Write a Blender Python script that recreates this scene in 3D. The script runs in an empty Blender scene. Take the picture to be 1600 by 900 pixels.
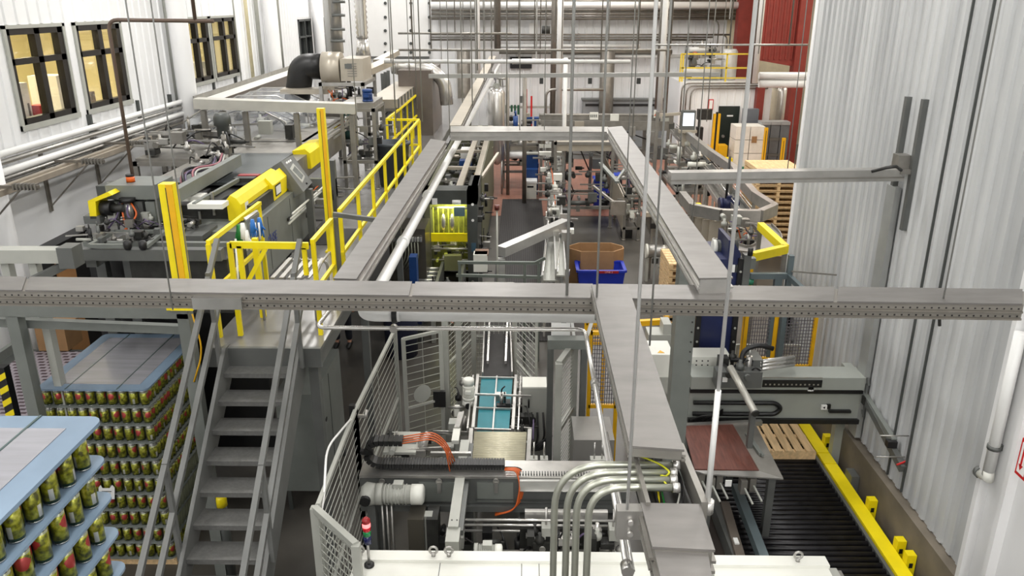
import bpy, bmesh, math, random
from mathutils import Vector, Matrix
random.seed(7)
SC = bpy.context.scene
COL = SC.collection
# ---------------- camera
F, PITCH, YAW, H = 1251.0, math.radians(19.66), math.radians(0.73), 6.3
cd = bpy.data.cameras.new('camera'); cam = bpy.data.objects.new('camera', cd); COL.objects.link(cam)
cam.location = (0, 0, H); cam.rotation_euler = (math.pi/2-PITCH, 0, YAW)
cd.sensor_width = 36; cd.lens = 36*F/1600; cd.clip_start = .05; cd.clip_end = 200
SC.camera = cam
R = Matrix.Rotation(YAW, 3, 'Z') @ Matrix.Rotation(math.pi/2-PITCH, 3, 'X')
CO = Vector((0, 0, H))
def ray(px, py): return R @ Vector(((px-800)/F, (450-py)/F, -1))
def Z(px, py, z): r = ray(px, py); return CO + r*((z-H)/r.z)          # pixel -> point on a level plane
def Y(px, py, y): r = ray(px, py); return CO + r*(y/r.y)              # pixel -> point at a distance down the hall
def X(px, py, x): r = ray(px, py); return CO + r*(x/r.x)              # pixel -> point on a side plane
# ---------------- world, exposure
W = bpy.data.worlds.new('world'); SC.world = W; W.use_nodes = True
W.node_tree.nodes['Background'].inputs[0].default_value = (.95, .97, 1, 1)
W.node_tree.nodes['Background'].inputs[1].default_value = .25
SC.view_settings.view_transform = 'Standard'; SC.view_settings.look = 'None'
SC.view_settings.exposure = 0.0; SC.view_settings.gamma = 1; SC.view_settings.use_curve_mapping = False
# ---------------- high-bay lamps under the ceiling (above the frame)
def lamp(x, y, z, sx, sy, w, c=(1, .98, .95)):
    l = bpy.data.lights.new('ceiling_or_fill_lamp', 'AREA'); l.shape = 'RECTANGLE'; l.size = sx; l.size_y = sy
    l.energy = w; l.color = c
    o = bpy.data.objects.new('ceiling_or_fill_lamp', l); COL.objects.link(o); o.location = (x, y, z); return o
for x in (-5.6, -.8, 3.2):
    for y, w in ((-5, 150), (-2, 150), (1.5, 110), (7.5, 95), (14, 200), (21, 230), (28, 230), (35, 170)):  # the two rows behind the viewer are added to brighten camera-facing faces
        lamp(x, y, 9.6, .7, 2.2, w)
for x, y in ((8, 17), (8, 24), (8, 31), (12.5, 20), (12.5, 29)): lamp(x, y, 9.6, .7, 2.2, 220, (1, .95, .85))
# ---------------- materials
MT = {}
def mat(n, c, rough=.5, metal=0., var=.08, sc=4., bump=0., emit=0., alpha=1., trans=0., str_=(1, 1, 1)):
    if n in MT: return MT[n]
    m = bpy.data.materials.new(n); m.use_nodes = True; nt = m.node_tree; b = nt.nodes['Principled BSDF']
    c = tuple((v/12.92 if v <= .04045 else ((v+.055)/1.055)**2.4) for v in [k/255 for k in c])
    b.inputs['Roughness'].default_value = rough; b.inputs['Metallic'].default_value = metal
    if trans: b.inputs['Transmission Weight'].default_value = trans
    if alpha < 1: b.inputs['Alpha'].default_value = alpha
    if emit: b.inputs['Emission Color'].default_value = (*c, 1); b.inputs['Emission Strength'].default_value = emit
    if var:
        tc = nt.nodes.new('ShaderNodeTexCoord'); mp = nt.nodes.new('ShaderNodeMapping'); mp.inputs['Scale'].default_value = str_
        no = nt.nodes.new('ShaderNodeTexNoise'); no.inputs['Scale'].default_value = sc; no.inputs['Detail'].default_value = 5
        cr = nt.nodes.new('ShaderNodeValToRGB')
        cr.color_ramp.elements[0].position = .3; cr.color_ramp.elements[1].position = .7
        cr.color_ramp.elements[0].color = (*[v*(1-var) for v in c], 1); cr.color_ramp.elements[1].color = (*[min(1, v*(1+var)) for v in c], 1)
        nt.links.new(tc.outputs['Object'], mp.inputs[0]); nt.links.new(mp.outputs[0], no.inputs[0])
        nt.links.new(no.outputs[0], cr.inputs[0]); nt.links.new(cr.outputs[0], b.inputs['Base Color'])
        if bump:
            bp = nt.nodes.new('ShaderNodeBump'); bp.inputs['Strength'].default_value = bump; bp.inputs['Distance'].default_value = .01
            nt.links.new(no.outputs[0], bp.inputs['Height']); nt.links.new(bp.outputs[0], b.inputs['Normal'])
    else: b.inputs['Base Color'].default_value = (*c, 1)
    MT[n] = m; return m
STEEL = mat('stainless_steel', (176, 174, 170), .33, .75, .12, 6, .05)
STEELD = mat('dull_stainless_steel', (142, 139, 133), .42, .6, .15, 5, .05)
TRAYM = mat('galvanised_cover', (122, 119, 116), .42, .45, .14, 3, .05, str_=(1, 3, 3))
GALV = mat('galvanised_side', (128, 123, 115), .45, .5, .14, 5)
CHROME = mat('polished_pipe', (212, 210, 206), .24, .7, .05, 5)
PIPEW = mat('white_pipe', (232, 232, 230), .4, 0, .03, 3)
INSUL = mat('pipe_lagging', (206, 206, 204), .55, .1, .08, 3)
YEL = mat('yellow_paint', (240, 218, 10), .42, 0, .06, 5)
YELO = mat('amber_paint', (232, 176, 10), .45, 0, .08, 5)
GRAYP = mat('grey_paint', (118, 122, 118), .45, .1, .08, 4)
GRAYD = mat('dark_grey_paint', (72, 75, 73), .45, .1, .12, 4)
GRAYL = mat('light_grey_paint', (172, 173, 166), .45, .1, .05, 4)
GRAYM = mat('machine_grey_paint', (98, 100, 98), .42, .2, .1, 4)
STAIRM = mat('stair_grey_paint', (112, 113, 111), .45, .2, .08, 5)
OFFW = mat('off_white_paint', (226, 226, 218), .4, 0, .03, 3)
BLACK = mat('black_plastic', (24, 24, 25), .45, 0, .15, 6)
RUBBER = mat('black_rubber', (40, 38, 38), .7, 0, .2, 8)
DARK = mat('dark_machinery', (52, 52, 50), .5, .3, .3, 9)
GREENG = mat('olive_machine_paint', (105, 106, 84), .45, .2, .1, 4)
NAVY = mat('navy_paint', (30, 38, 78), .4, 0, .1, 5)
BLUE = mat('blue_plastic', (30, 52, 170), .4, 0, .06, 5)
BLUED = mat('dark_blue_plastic', (24, 62, 120), .4, 0, .08, 5)
TEAL = mat('teal_belt', (28, 120, 132), .5, 0, .08, 6)
RED = mat('red_paint', (200, 30, 30), .4, 0, .05, 5)
OXRED = mat('red_oxide_steel', (128, 48, 40), .55, 0, .12, 3)
ORANGE = mat('orange_cable', (205, 96, 40), .45, 0, .05, 5)
CARD = mat('cardboard', (158, 122, 84), .8, 0, .1, 5)
WOOD = mat('pallet_wood', (222, 190, 144), .7, 0, .2, 3, .1, str_=(8, 1, 8))
WHITE = mat('white_plastic', (236, 236, 234), .4, 0, .02, 3)
WALLW = mat('white_wall_panel', (232, 232, 232), .55, 0, .03, 1.2)
GREEN = mat('green_plastic', (16, 120, 50), .4, 0, .05, 5)
RODM = mat('zinc_rod', (150, 150, 146), .4, .25, 0)
MESHW = mat('pale_wire', (168, 170, 162), .45, .2, 0)
# ---------------- mesh builder
class M:
    def __init__(s): s.b = bmesh.new(); s.mi = 0
    def face(s, pts):
        f = s.b.faces.new([s.b.verts.new(p) for p in pts]); f.material_index = s.mi; return s
    def solid(s, bot, top):
        v0 = [s.b.verts.new(p) for p in bot]; v1 = [s.b.verts.new(p) for p in top]; n = len(v0)
        fs = [s.b.faces.new(v0[::-1]), s.b.faces.new(v1)]
        for i in range(n): fs.append(s.b.faces.new((v0[i], v0[(i+1) % n], v1[(i+1) % n], v1[i])))
        for f in fs: f.material_index = s.mi
        return s
    def box(s, x0, x1, y0, y1, z0, z1):
        return s.solid([(x0, y0, z0), (x1, y0, z0), (x1, y1, z0), (x0, y1, z0)], [(x0, y0, z1), (x1, y0, z1), (x1, y1, z1), (x0, y1, z1)])
    def prism(s, pts, vec):
        vec = Vector(vec); pts = [Vector(p) for p in pts]
        return s.solid(pts, [p+vec for p in pts])
    def bar(s, p, q, w, h=None, up=(0, 0, 1)):
        h = h or w; p, q = Vector(p), Vector(q); d = (q-p).normalized(); up = Vector(up)
        if abs(d.dot(up)) > .98: up = Vector((0, 1, 0))
        u = d.cross(up).normalized(); v = u.cross(d)
        c = [u*(a*w/2)+v*(b*h/2) for a, b in ((-1, -1), (1, -1), (1, 1), (-1, 1))]
        return s.solid([p+k for k in c], [q+k for k in c])
    def ring(s, c, d, r, n, ref):
        u = d.cross(ref).normalized(); v = u.cross(d)
        return [s.b.verts.new(c+u*(r*math.cos(2*math.pi*i/n))+v*(r*math.sin(2*math.pi*i/n))) for i in range(n)]
    def tube(s, pts, r, n=8, cap=True):
        pts = [Vector(p) for p in pts]; rs = r if isinstance(r, (list, tuple)) else [r]*len(pts)
        ds = []
        for i in range(len(pts)):
            a = (pts[i]-pts[i-1]).normalized() if i else (pts[1]-pts[0]).normalized()
            b = (pts[i+1]-pts[i]).normalized() if i < len(pts)-1 else a
            k = a+b; ds.append(k.normalized() if k.length > 1e-6 else a)
        ref = Vector((0, 0, 1)) if abs(ds[0].z) < .9 else Vector((0, 1, 0))
        prev = None; first = None
        for p, d, q in zip(pts, ds, rs):
            u = d.cross(ref)
            if u.length < 1e-4: u = d.cross(Vector((1, .1, 0)))
            u.normalize(); v = u.cross(d); ref = v
            rg = [s.b.verts.new(p+u*(q*math.cos(2*math.pi*i/n))+v*(q*math.sin(2*math.pi*i/n))) for i in range(n)]
            if prev:
                for i in range(n):
                    f = s.b.faces.new((prev[i], prev[(i+1) % n], rg[(i+1) % n], rg[i])); f.smooth = True; f.material_index = s.mi
            else: first = rg
            prev = rg
        if cap:
            for g in (first[::-1], prev): s.b.faces.new(g).material_index = s.mi
        return s
    def cyl(s, a, b, r, n=16, r2=None): return s.tube([a, b], [r, r if r2 is None else r2], n)
    def lathe(s, c, prof, n=16, axis=(0, 0, 1)):
        c = Vector(c); ax = Vector(axis).normalized()
        return s.tube2([(c+ax*h, r) for r, h in prof], ax, n)
    def tube2(s, pr, ax, n):
        ref = Vector((1, 0, 0)) if abs(ax.x) < .9 else Vector((0, 1, 0))
        u = ax.cross(ref).normalized(); v = u.cross(ax); prev = None
        for p, r in pr:
            rg = [s.b.verts.new(p+u*(max(r, .0005)*math.cos(2*math.pi*i/n))+v*(max(r, .0005)*math.sin(2*math.pi*i/n))) for i in range(n)]
            if prev:
                for i in range(n):
                    f = s.b.faces.new((prev[i], prev[(i+1) % n], rg[(i+1) % n], rg[i])); f.smooth = True; f.material_index = s.mi
            else: s.b.faces.new(rg[::-1]).material_index = s.mi
            prev = rg
        s.b.faces.new(prev).material_index = s.mi
        return s
    def build(s, name, m, parent=None, bev=0., label=None, kind=None, loc=None):
        if bev:
            sharp = [e for e in s.b.edges if len(e.link_faces) == 2 and e.calc_face_angle(0) > .6]
            try: bmesh.ops.bevel(s.b, geom=sharp, offset=bev, segments=1, affect='EDGES', clamp_overlap=True)
            except Exception: pass
        bmesh.ops.recalc_face_normals(s.b, faces=s.b.faces)
        o0 = None
        if parent is not None:
            o0 = Vector(parent['_o']) if '_o' in parent.keys() else Vector((0, 0, 0))
        else:
            if loc is not None: o0 = Vector(loc)
            else:
                xs = [v.co for v in s.b.verts]
                o0 = Vector((sum(v.x for v in xs)/len(xs), sum(v.y for v in xs)/len(xs), min(v.z for v in xs)))
        bmesh.ops.translate(s.b, verts=s.b.verts, vec=-o0)
        me = bpy.data.meshes.new(name); s.b.to_mesh(me); s.b.free()
        for k in (m if isinstance(m, (list, tuple)) else [m]): me.materials.append(k)
        o = bpy.data.objects.new(name, me); COL.objects.link(o); o['_o'] = tuple(o0)
        if parent is not None: o.parent = parent
        else: o.location = o0
        if label: o['label'] = label
        if kind: o['kind'] = kind
        return o
def thing(name, label, cat, loc, group=None):
    o = bpy.data.objects.new(name, None); COL.objects.link(o); o.location = loc; o.empty_display_size = .1
    o['_o'] = tuple(loc); o['label'] = label; o['category'] = cat
    if group: o['group'] = group
    return o
def tag(o, label, cat, group=None, kind=None):
    o['label'] = label; o['category'] = cat
    if group: o['group'] = group
    if kind: o['kind'] = kind
    return o
def dup(t, delta, label=None, group=None):
    d = Vector(delta)
    def cp(o, par):
        c = o.copy(); COL.objects.link(c)
        if par: c.parent = par
        for k in KIDS.get(o.name, []): cp(k, c)
        return c
    KIDS = {}
    for o in COL.objects:
        if o.parent: KIDS.setdefault(o.parent.name, []).append(o)
    r = cp(t, None); r.location = t.location + d
    if label: r['label'] = label
    if group: r['group'] = group
    return r
def structure(o): o['kind'] = 'structure'; return o
def arc(pts, rad, n=5):
    """round the corners of a polyline"""
    pts = [Vector(p) for p in pts]; out = [pts[0]]
    for i in range(1, len(pts)-1):
        a, b, c = pts[i-1], pts[i], pts[i+1]; u, v = (a-b), (c-b)
        r = min(rad, u.length*.45, v.length*.45); p, q = b+u.normalized()*r, b+v.normalized()*r
        for k in range(n+1):
            t = k/n; out.append(p*(1-t)**2+b*2*t*(1-t)+q*t*t)
    out.append(pts[-1]); return out
def mesh_panel(mb, a, b, z0, z1, nx, nz, r=.004, frame=.03):
    """framed wire panel between plan points a and b"""
    a, b = Vector((a[0], a[1], 0)), Vector((b[0], b[1], 0)); e = Vector((0, 0, 1))
    for k in range(1, nx): p = a.lerp(b, k/nx); mb.bar(p+e*z0, p+e*z1, r*2)
    for k in range(1, nz): z = z0+(z1-z0)*k/nz; mb.bar(a+e*z, b+e*z, r*2)
    return mb
def frame_rect(mb, a, b, z0, z1, w=.04):
    a, b = Vector((a[0], a[1], 0)), Vector((b[0], b[1], 0)); e = Vector((0, 0, 1))
    for z in (z0, z1): mb.bar(a+e*z, b+e*z, w)
    for p in (a, b): mb.bar(p+e*z0, p+e*z1, w)
    return mb
def V(*a): return Vector(a)
def txt(name, s, loc, size, rot, m, parent=None, align='CENTER'):
    c = bpy.data.curves.new(name, 'FONT'); c.body = s; c.size = size; c.extrude = .002; c.align_x = align; c.align_y = 'CENTER'
    tmp = bpy.data.objects.new(name, c); COL.objects.link(tmp); bpy.context.view_layer.update()
    me = bpy.data.meshes.new_from_object(tmp.evaluated_get(bpy.context.evaluated_depsgraph_get()))
    bpy.data.objects.remove(tmp); bpy.data.curves.remove(c); me.name = name; me.materials.clear(); me.materials.append(m)
    o = bpy.data.objects.new(name, me); COL.objects.link(o)
    pl = Vector(parent['_o']) if parent is not None else Vector((0, 0, 0))
    o.location = Vector(loc)-pl; o.rotation_euler = rot
    if parent is not None: o.parent = parent
    return o
# ================= THE SETTING
def floor_mat():
    m = bpy.data.materials.new('polished_concrete'); m.use_nodes = True; nt = m.node_tree; b = nt.nodes['Principled BSDF']
    tc = nt.nodes.new('ShaderNodeTexCoord'); no = nt.nodes.new('ShaderNodeTexNoise'); no.inputs['Scale'].default_value = .9; no.inputs['Detail'].default_value = 8
    cr = nt.nodes.new('ShaderNodeValToRGB'); cr.color_ramp.elements[0].color = (.05, .046, .04, 1); cr.color_ramp.elements[1].color = (.095, .088, .077, 1)
    cr.color_ramp.elements[0].position = .35; cr.color_ramp.elements[1].position = .65
    nt.links.new(tc.outputs['Object'], no.inputs[0]); nt.links.new(no.outputs[0], cr.inputs[0]); nt.links.new(cr.outputs[0], b.inputs['Base Color'])
    b.inputs['Roughness'].default_value = .35; return m
CONC = floor_mat()
structure(M().box(-7.6, 15, -7, 38.1, -.15, 0).build('floor', CONC))
def tile_mat():
    m = bpy.data.materials.new('red_brick_tile'); m.use_nodes = True; nt = m.node_tree; b = nt.nodes['Principled BSDF']
    tc = nt.nodes.new('ShaderNodeTexCoord'); br = nt.nodes.new('ShaderNodeTexBrick'); br.inputs['Scale'].default_value = 1
    br.inputs['Brick Width'].default_value = .3; br.inputs['Row Height'].default_value = .15; br.inputs['Mortar Size'].default_value = .006
    br.inputs['Color1'].default_value = (.34, .15, .1, 1); br.inputs['Color2'].default_value = (.27, .115, .078, 1); br.inputs['Mortar'].default_value = (.15, .08, .06, 1)
    nt.links.new(tc.outputs['Object'], br.inputs[0]); nt.links.new(br.outputs[0], b.inputs['Base Color']); b.inputs['Roughness'].default_value = .4; return m
TILE = tile_mat()
fl = M()
ya = Z(900, 338, 0).y
fl.box(-2.2, 14, ya, 33.9, 0, .012)
structure(fl.build('floor_tiles', TILE))
structure(M().box(-7.6, 15, -7, 38.1, 10, 10.15).build('ceiling', mat('ceiling_white', (236, 236, 234), .7)))
# ribbed cladding
def ribs(mb, p, d, nrm, n, pitch, z0, z1, dep, frac=.45):
    """vertical trapezoid ribs from p along d, n ribs, raised along nrm"""
    p, d, nrm = Vector(p), Vector(d), Vector(nrm)
    for i in range(n):
        a = p+d*(i*pitch); s = pitch*frac; e = pitch*.08
        q = [a, a+d*s, a+d*(s-e)+nrm*dep, a+d*e+nrm*dep]
        mb.solid([Vector((k.x, k.y, z0)) for k in q], [Vector((k.x, k.y, z1)) for k in q])
XL, XR, YE, YB = -7.5, 4.45, 12.8, 38.0
RIBW = mat('white_ribbed_cladding', (236, 237, 238), .5, .05, .03, 1)
RIBR = None
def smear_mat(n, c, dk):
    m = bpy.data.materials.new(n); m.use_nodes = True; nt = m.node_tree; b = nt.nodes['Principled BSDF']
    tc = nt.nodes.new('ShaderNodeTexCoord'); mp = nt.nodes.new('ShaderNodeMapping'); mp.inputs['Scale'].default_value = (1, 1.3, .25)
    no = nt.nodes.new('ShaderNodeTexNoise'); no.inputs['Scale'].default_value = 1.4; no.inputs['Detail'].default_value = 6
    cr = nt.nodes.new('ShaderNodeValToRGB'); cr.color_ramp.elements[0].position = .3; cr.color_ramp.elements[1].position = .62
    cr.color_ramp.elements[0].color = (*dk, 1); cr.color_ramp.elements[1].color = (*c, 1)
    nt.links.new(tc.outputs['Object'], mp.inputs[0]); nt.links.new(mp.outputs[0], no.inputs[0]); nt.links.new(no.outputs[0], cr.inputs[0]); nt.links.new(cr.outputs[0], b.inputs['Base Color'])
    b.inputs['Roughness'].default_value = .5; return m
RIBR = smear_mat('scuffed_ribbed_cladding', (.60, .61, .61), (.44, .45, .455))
# left wall with window openings   (upper ribbed, lower smooth)
wins = []
for (xa, xb, yt, yb) in ((20, 108, 48, 190), (126, 194, 43, 164), (290, 328, 35, 130), (332, 369, 32, 118)):
    wins.append((X(xa, (yt+yb)/2, XL).y, X(xb, (yt+yb)/2, XL).y))
ZS, ZT = 4.55, 5.93
dwins = [(X(467, 60, XL).y, X(487, 60, XL).y), (X(491, 60, XL).y, X(509, 60, XL).y)]
allw = [(a, b, ZS, ZT) for a, b in wins]+[(a, b, 3.95, 5.75) for a, b in dwins]
wl = M(); zr = 3.9
wl.box(XL-.15, XL, -7, YB+.1, 0, zr)
cur = -7
for a, b, s, t in allw:
    wl.box(XL-.15, XL, cur, a, zr, 10); wl.box(XL-.15, XL, a, b, zr, s); wl.box(XL-.15, XL, a, b, t, 10); cur = b
wl.box(XL-.15, XL, cur, YB+.1, zr, 10)
def wribs(a, b, z0, z1):
    n = int((b-a)/.28)
    if n > 0: ribs(wl, (XL, a+.04, 0), (0, 1, 0), (1, 0, 0), n, (b-a)/n, z0, z1, .022, .35)
cur = 2.5
for a, b, s, t in allw:
    if a < 40: wribs(cur, a-.06, zr+.02, 10); wribs(a, b, zr+.02, s-.08); wribs(a, b, t+.06, 10); cur = b+.06
wribs(cur, YB, zr+.02, 10)
structure(wl.build('wall_left', RIBW))
# right wall
wr = M(); wr.box(XR, XR+.2, -7, YE, 0, 10)
n = int((YE-1)/.2); ribs(wr, (XR, .9, 0), (0, 1, 0), (-1, 0, 0), n, (YE-1.0)/n, .92, 10, .03, .5)
structure(wr.build('wall_right', RIBR))
structure(M().box(XR-.02, XR+.28, YE, YE+.12, 0, 10).build('trim_1', WALLW))
KERB = mat('stained_concrete', (112, 104, 92), .8, 0, .3, 2, .1)
structure(M().box(XR-.12, XR, -1, YE, 0, .9).build('baseboard_right', KERB))
seam = M()
for (x, y) in ((1481, 225), (1512, 225)):
    p = X(x, y, XR-.04); seam.box(XR-.055, XR-.03, p.y-.008, p.y+.008, .95, 10)
structure(seam.build('trim_2', GRAYD))
# back wall
wb = M(); wb.box(XL-.1, 15, YB, YB+.15, 0, 10)
xb0 = Y(672, 60, YB).x
n = int((14.5-xb0)/.35); ribs(wb, (xb0, YB, 0), (1, 0, 0), (0, -1, 0), n, .35, 0, 10, .04, .3)
structure(wb.build('wall_back', RIBW))
structure(M().box(15, 15.15, YE, YB, 0, 10).build('wall_right_far', mat('cream_cladding', (222, 214, 190), .6)))
structure(M().box(XR+.2, 15, YE-.1, YE, 0, 10).build('wall_front_far', WALLW))
structure(M().box(XL-.1, XR+.2, -7.15, -7, 0, 10).build('wall_front', WALLW))
# ---- windows of the office
WF = mat('dark_window_frame', (38, 34, 30), .4, .2, .1, 5)
GLASS = mat('clear_glass', (255, 255, 255), .02, 0, 0, trans=1.)
CREAM = mat('cream_office_wall', (240, 232, 196), .6, 0, .03, 2)
offs = []
for i, (a, b) in enumerate(wins):
    t = thing('window_%d' % (i+1), '', '', (XL, (a+b)/2, ZS)); del t['label']; del t['category']; structure(t)
    m = M(); w = .09
    m.box(XL-.1, XL+.02, a, a+w, ZS, ZT); m.box(XL-.1, XL+.02, b-w*1.6, b, ZS, ZT)
    m.box(XL-.1, XL+.02, a, b, ZS, ZS+w); m.box(XL-.1, XL+.02, a, b, ZT-w, ZT)
    c = a+(b-a)*.52; m.box(XL-.1, XL+.02, c-.07, c+.07, ZS, ZT)
    z = ZS+(ZT-ZS)*.66; m.box(XL-.1, XL+.02, a, b, z-.045, z+.045)
    structure(m.build('window_frame', WF, t))
    structure(M().box(XL-.06, XL-.05, a, b, ZS, ZT).build('window_pane', GLASS, t))
    m = M()
    m.box(XL, XL+.035, a-.07, a, ZS-.08, ZT+.05); m.box(XL, XL+.035, b, b+.07, ZS-.08, ZT+.05); m.box(XL, XL+.035, a-.07, b+.07, ZT, ZT+.05)
    m.box(XL, XL+.05, a-.07, b+.07, ZS-.08, ZS)
    structure(m.build('window_trim', GRAYL, t))
for i, (a, b) in enumerate(dwins):
    t = thing('window_%d' % (i+5), '', '', (XL, (a+b)/2, 3.95)); del t['label']; del t['category']; structure(t)
    m = M(); w = .07; s, e = 3.95, 5.75
    m.box(XL-.1, XL+.03, a, a+w, s, e); m.box(XL-.1, XL+.03, b-w, b, s, e); m.box(XL-.1, XL+.03, a, b, s, s+w); m.box(XL-.1, XL+.03, a, b, e-w, e)
    c = (a+b)/2; m.box(XL-.1, XL+.03, c-.03, c+.03, s, e); m.box(XL-.1, XL+.03, a, b, 5.15, 5.2)
    structure(m.build('window_frame', GRAYD, t))
    structure(M().box(XL-.08, XL-.07, a, b, s, e).build('window_pane', mat('dark_glass', (22, 24, 26), .08, 0, 0), t))
# the lit office behind the windows: shell
of = M(); ya, yb = wins[0][0]-.6, wins[3][1]+.5; xo = XL-2.6
of.box(xo-.05, xo, ya, yb, ZS-1, ZT+.3); of.box(xo, XL-.15, ya-.05, ya, ZS-1, ZT+.3); of.box(xo, XL-.15, yb, yb+.05, ZS-1, ZT+.3)
of.box(xo, XL-.15, ya, yb, ZS-1.05, ZS-1); of.box(xo, XL-.15, ya, yb, ZT+.3, ZT+.35)
ym = (wins[1][1]+wins[2][0])/2; of.box(xo, XL-.15, ym-.05, ym+.05, ZS-1, ZT+.3)
structure(of.build('wall_office', CREAM))
for y in ((wins[0][0]+wins[1][1])/2-.8, (wins[0][0]+wins[1][1])/2+.9, (wins[2][0]+wins[3][1])/2): lamp(XL-1.2, y, ZT+.25, .3, 1.2, 46, (1, .88, .58))
# columns on the left wall
def column(px, py, x, w, nm, lab=None):
    p = X(px, py, x); structure(M().box(XL, x, p.y-w, p.y+w, 0, 10).build(nm, WALLW, bev=.02))
for i, (px, py, w) in enumerate(((285, 100, .1), (425, 60, .13), (498, 60, .1))): 
    p = X(px, py, XL+.28); structure(M().tube([(XL+.3, p.y, 0), (XL+.3, p.y, 10)], .2, 16).build('trim_%d' % (i+3), WALLW))
p = X(25, 380, XL+.3); structure(M().tube([(XL+.16, p.y, 0), (XL+.16, p.y, 4.9)], .15, 12).build('trim_6', WALLW))
# side room with the black door at the right back
a, b = Y(1058, 200, 34).x, Y(1200, 200, 34).x
zt = Y(1100, 128, 34).z
r_ = M().box(a, b, 34, YB, 0, zt); n = int((b-a)/.3); ribs(r_, (a, 34, 0), (1, 0, 0), (0, -1, 0), n, (b-a)/n, 0, zt, .03, .3)
structure(r_.build('wall_side_room', RIBW))
dx0, dx1 = Y(1121, 200, 33.9).x, Y(1153, 200, 33.9).x
dz = Y(1130, 166, 33.9).z
t = thing('door_1', '', '', ((dx0+dx1)/2, 33.9, 0)); del t['label']; del t['category']; structure(t)
structure(M().box(dx0, dx1, 33.9, 33.96, 0, dz).build('door_leaf', mat('dark_green_door', (30, 40, 36), .4), t))
structure(M().box(dx0+.35, dx0+.6, 33.88, 33.9, dz-.42, dz-.36).build('door_sign', WHITE, t))
structure(M().cyl((dx0+.25, 33.9, 1.0), (dx0+.25, 33.8, 1.0), .06, 8).build('door_handle', STEEL, t))
# red steel: upper wall, columns, cream wall of the side hall
p, q = Y(1151, 60, 36.2), Y(1183, 60, 36.2); structure(M().box(p.x, q.x, 36.2, 36.7, 0, 10).build('trim_7', OXRED))
p, q = Y(1234, 160, 33), Y(1252, 160, 33); structure(M().box(p.x, q.x, 33, 33.5, 0, 10).build('trim_8', OXRED)); xr2 = p.x
p, q = Y(1178, 160, 34), Y(1189, 160, 34); structure(M().box(q.x-.3, q.x, 33.6, 33.95, 0, 3.0).build('trim_10', OXRED))
p, q = Y(1186, 93, 33.2), Y(1240, 104, 33.2)
ry = M(); ry.solid([(p.x-.2, 33.2, p.z), (p.x-.2, 33.3, p.z), (q.x, 33.3, q.z), (q.x, 33.2, q.z)], [(p.x-.2, 33.2, 10), (p.x-.2, 33.3, 10), (q.x, 33.3, 10), (q.x, 33.2, 10)])
ribs(ry, (p.x-.1, 33.2, 0), (1, 0, 0), (0, -1, 0), 7, .22, p.z, 10, .05, .4)
structure(ry.build('wall_red_upper', OXRED))
structure(M().box(xr2-1.6, 14.9, YB-.15, YB-.05, 0, 10).build('wall_side_hall', mat('cream_cladding', (222, 214, 190), .6)))
# right foreground jamb (white frame at the frame's edge)
m = M()
yj = X(1552, 675, XR-.05).y; m.box(XR-.05, XR+.0, yj-2.5, yj, 0, 10)
for yy in (yj-.05, yj-.42): m.box(XR-.14, XR-.05, yy-.06, yy, 0, 10)
structure(m.build('trim_9', WALLW))
# ================= OVERHEAD TRAYS, PIPES, RODS
ZC = 10.0
def slot_mat():
    m = bpy.data.materials.new('slotted_side'); m.use_nodes = True; nt = m.node_tree; b = nt.nodes['Principled BSDF']; L = nt.links.new
    tc = nt.nodes.new('ShaderNodeTexCoord'); sp = nt.nodes.new('ShaderNodeSeparateXYZ'); L(tc.outputs['Object'], sp.inputs[0])
    def mth(op, a, bb, c=None):
        n = nt.nodes.new('ShaderNodeMath'); n.operation = op
        for i, v in enumerate((a, bb, c)):
            if v is None: continue
            if isinstance(v, (int, float)): n.inputs[i].default_value = v
            else: L(v, n.inputs[i])
        return n.outputs[0]
    fx = mth('ABSOLUTE', mth('SUBTRACT', mth('MODULO', mth('ADD', sp.outputs[0], 40.), .05), .025), 0)
    w = mth('LESS_THAN', fx, .0065)
    z1 = mth('LESS_THAN', mth('ABSOLUTE', mth('SUBTRACT', sp.outputs[2], .072), 0), .0055)
    z2 = mth('LESS_THAN', mth('ABSOLUTE', mth('SUBTRACT', sp.outputs[2], .016), 0), .006)
    k = mth('MULTIPLY', w, mth('MAXIMUM', z1, z2))
    mx = nt.nodes.new('ShaderNodeMix'); mx.data_type = 'RGBA'; L(k, mx.inputs[0])
    mx.inputs[6].default_value = (.24, .225, .2, 1); mx.inputs[7].default_value = (.012, .012, .012, 1)
    L(mx.outputs[2], b.inputs['Base Color']); b.inputs['Metallic'].default_value = .4; b.inputs['Roughness'].default_value = .45; return m
SLOT = slot_mat()
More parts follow.
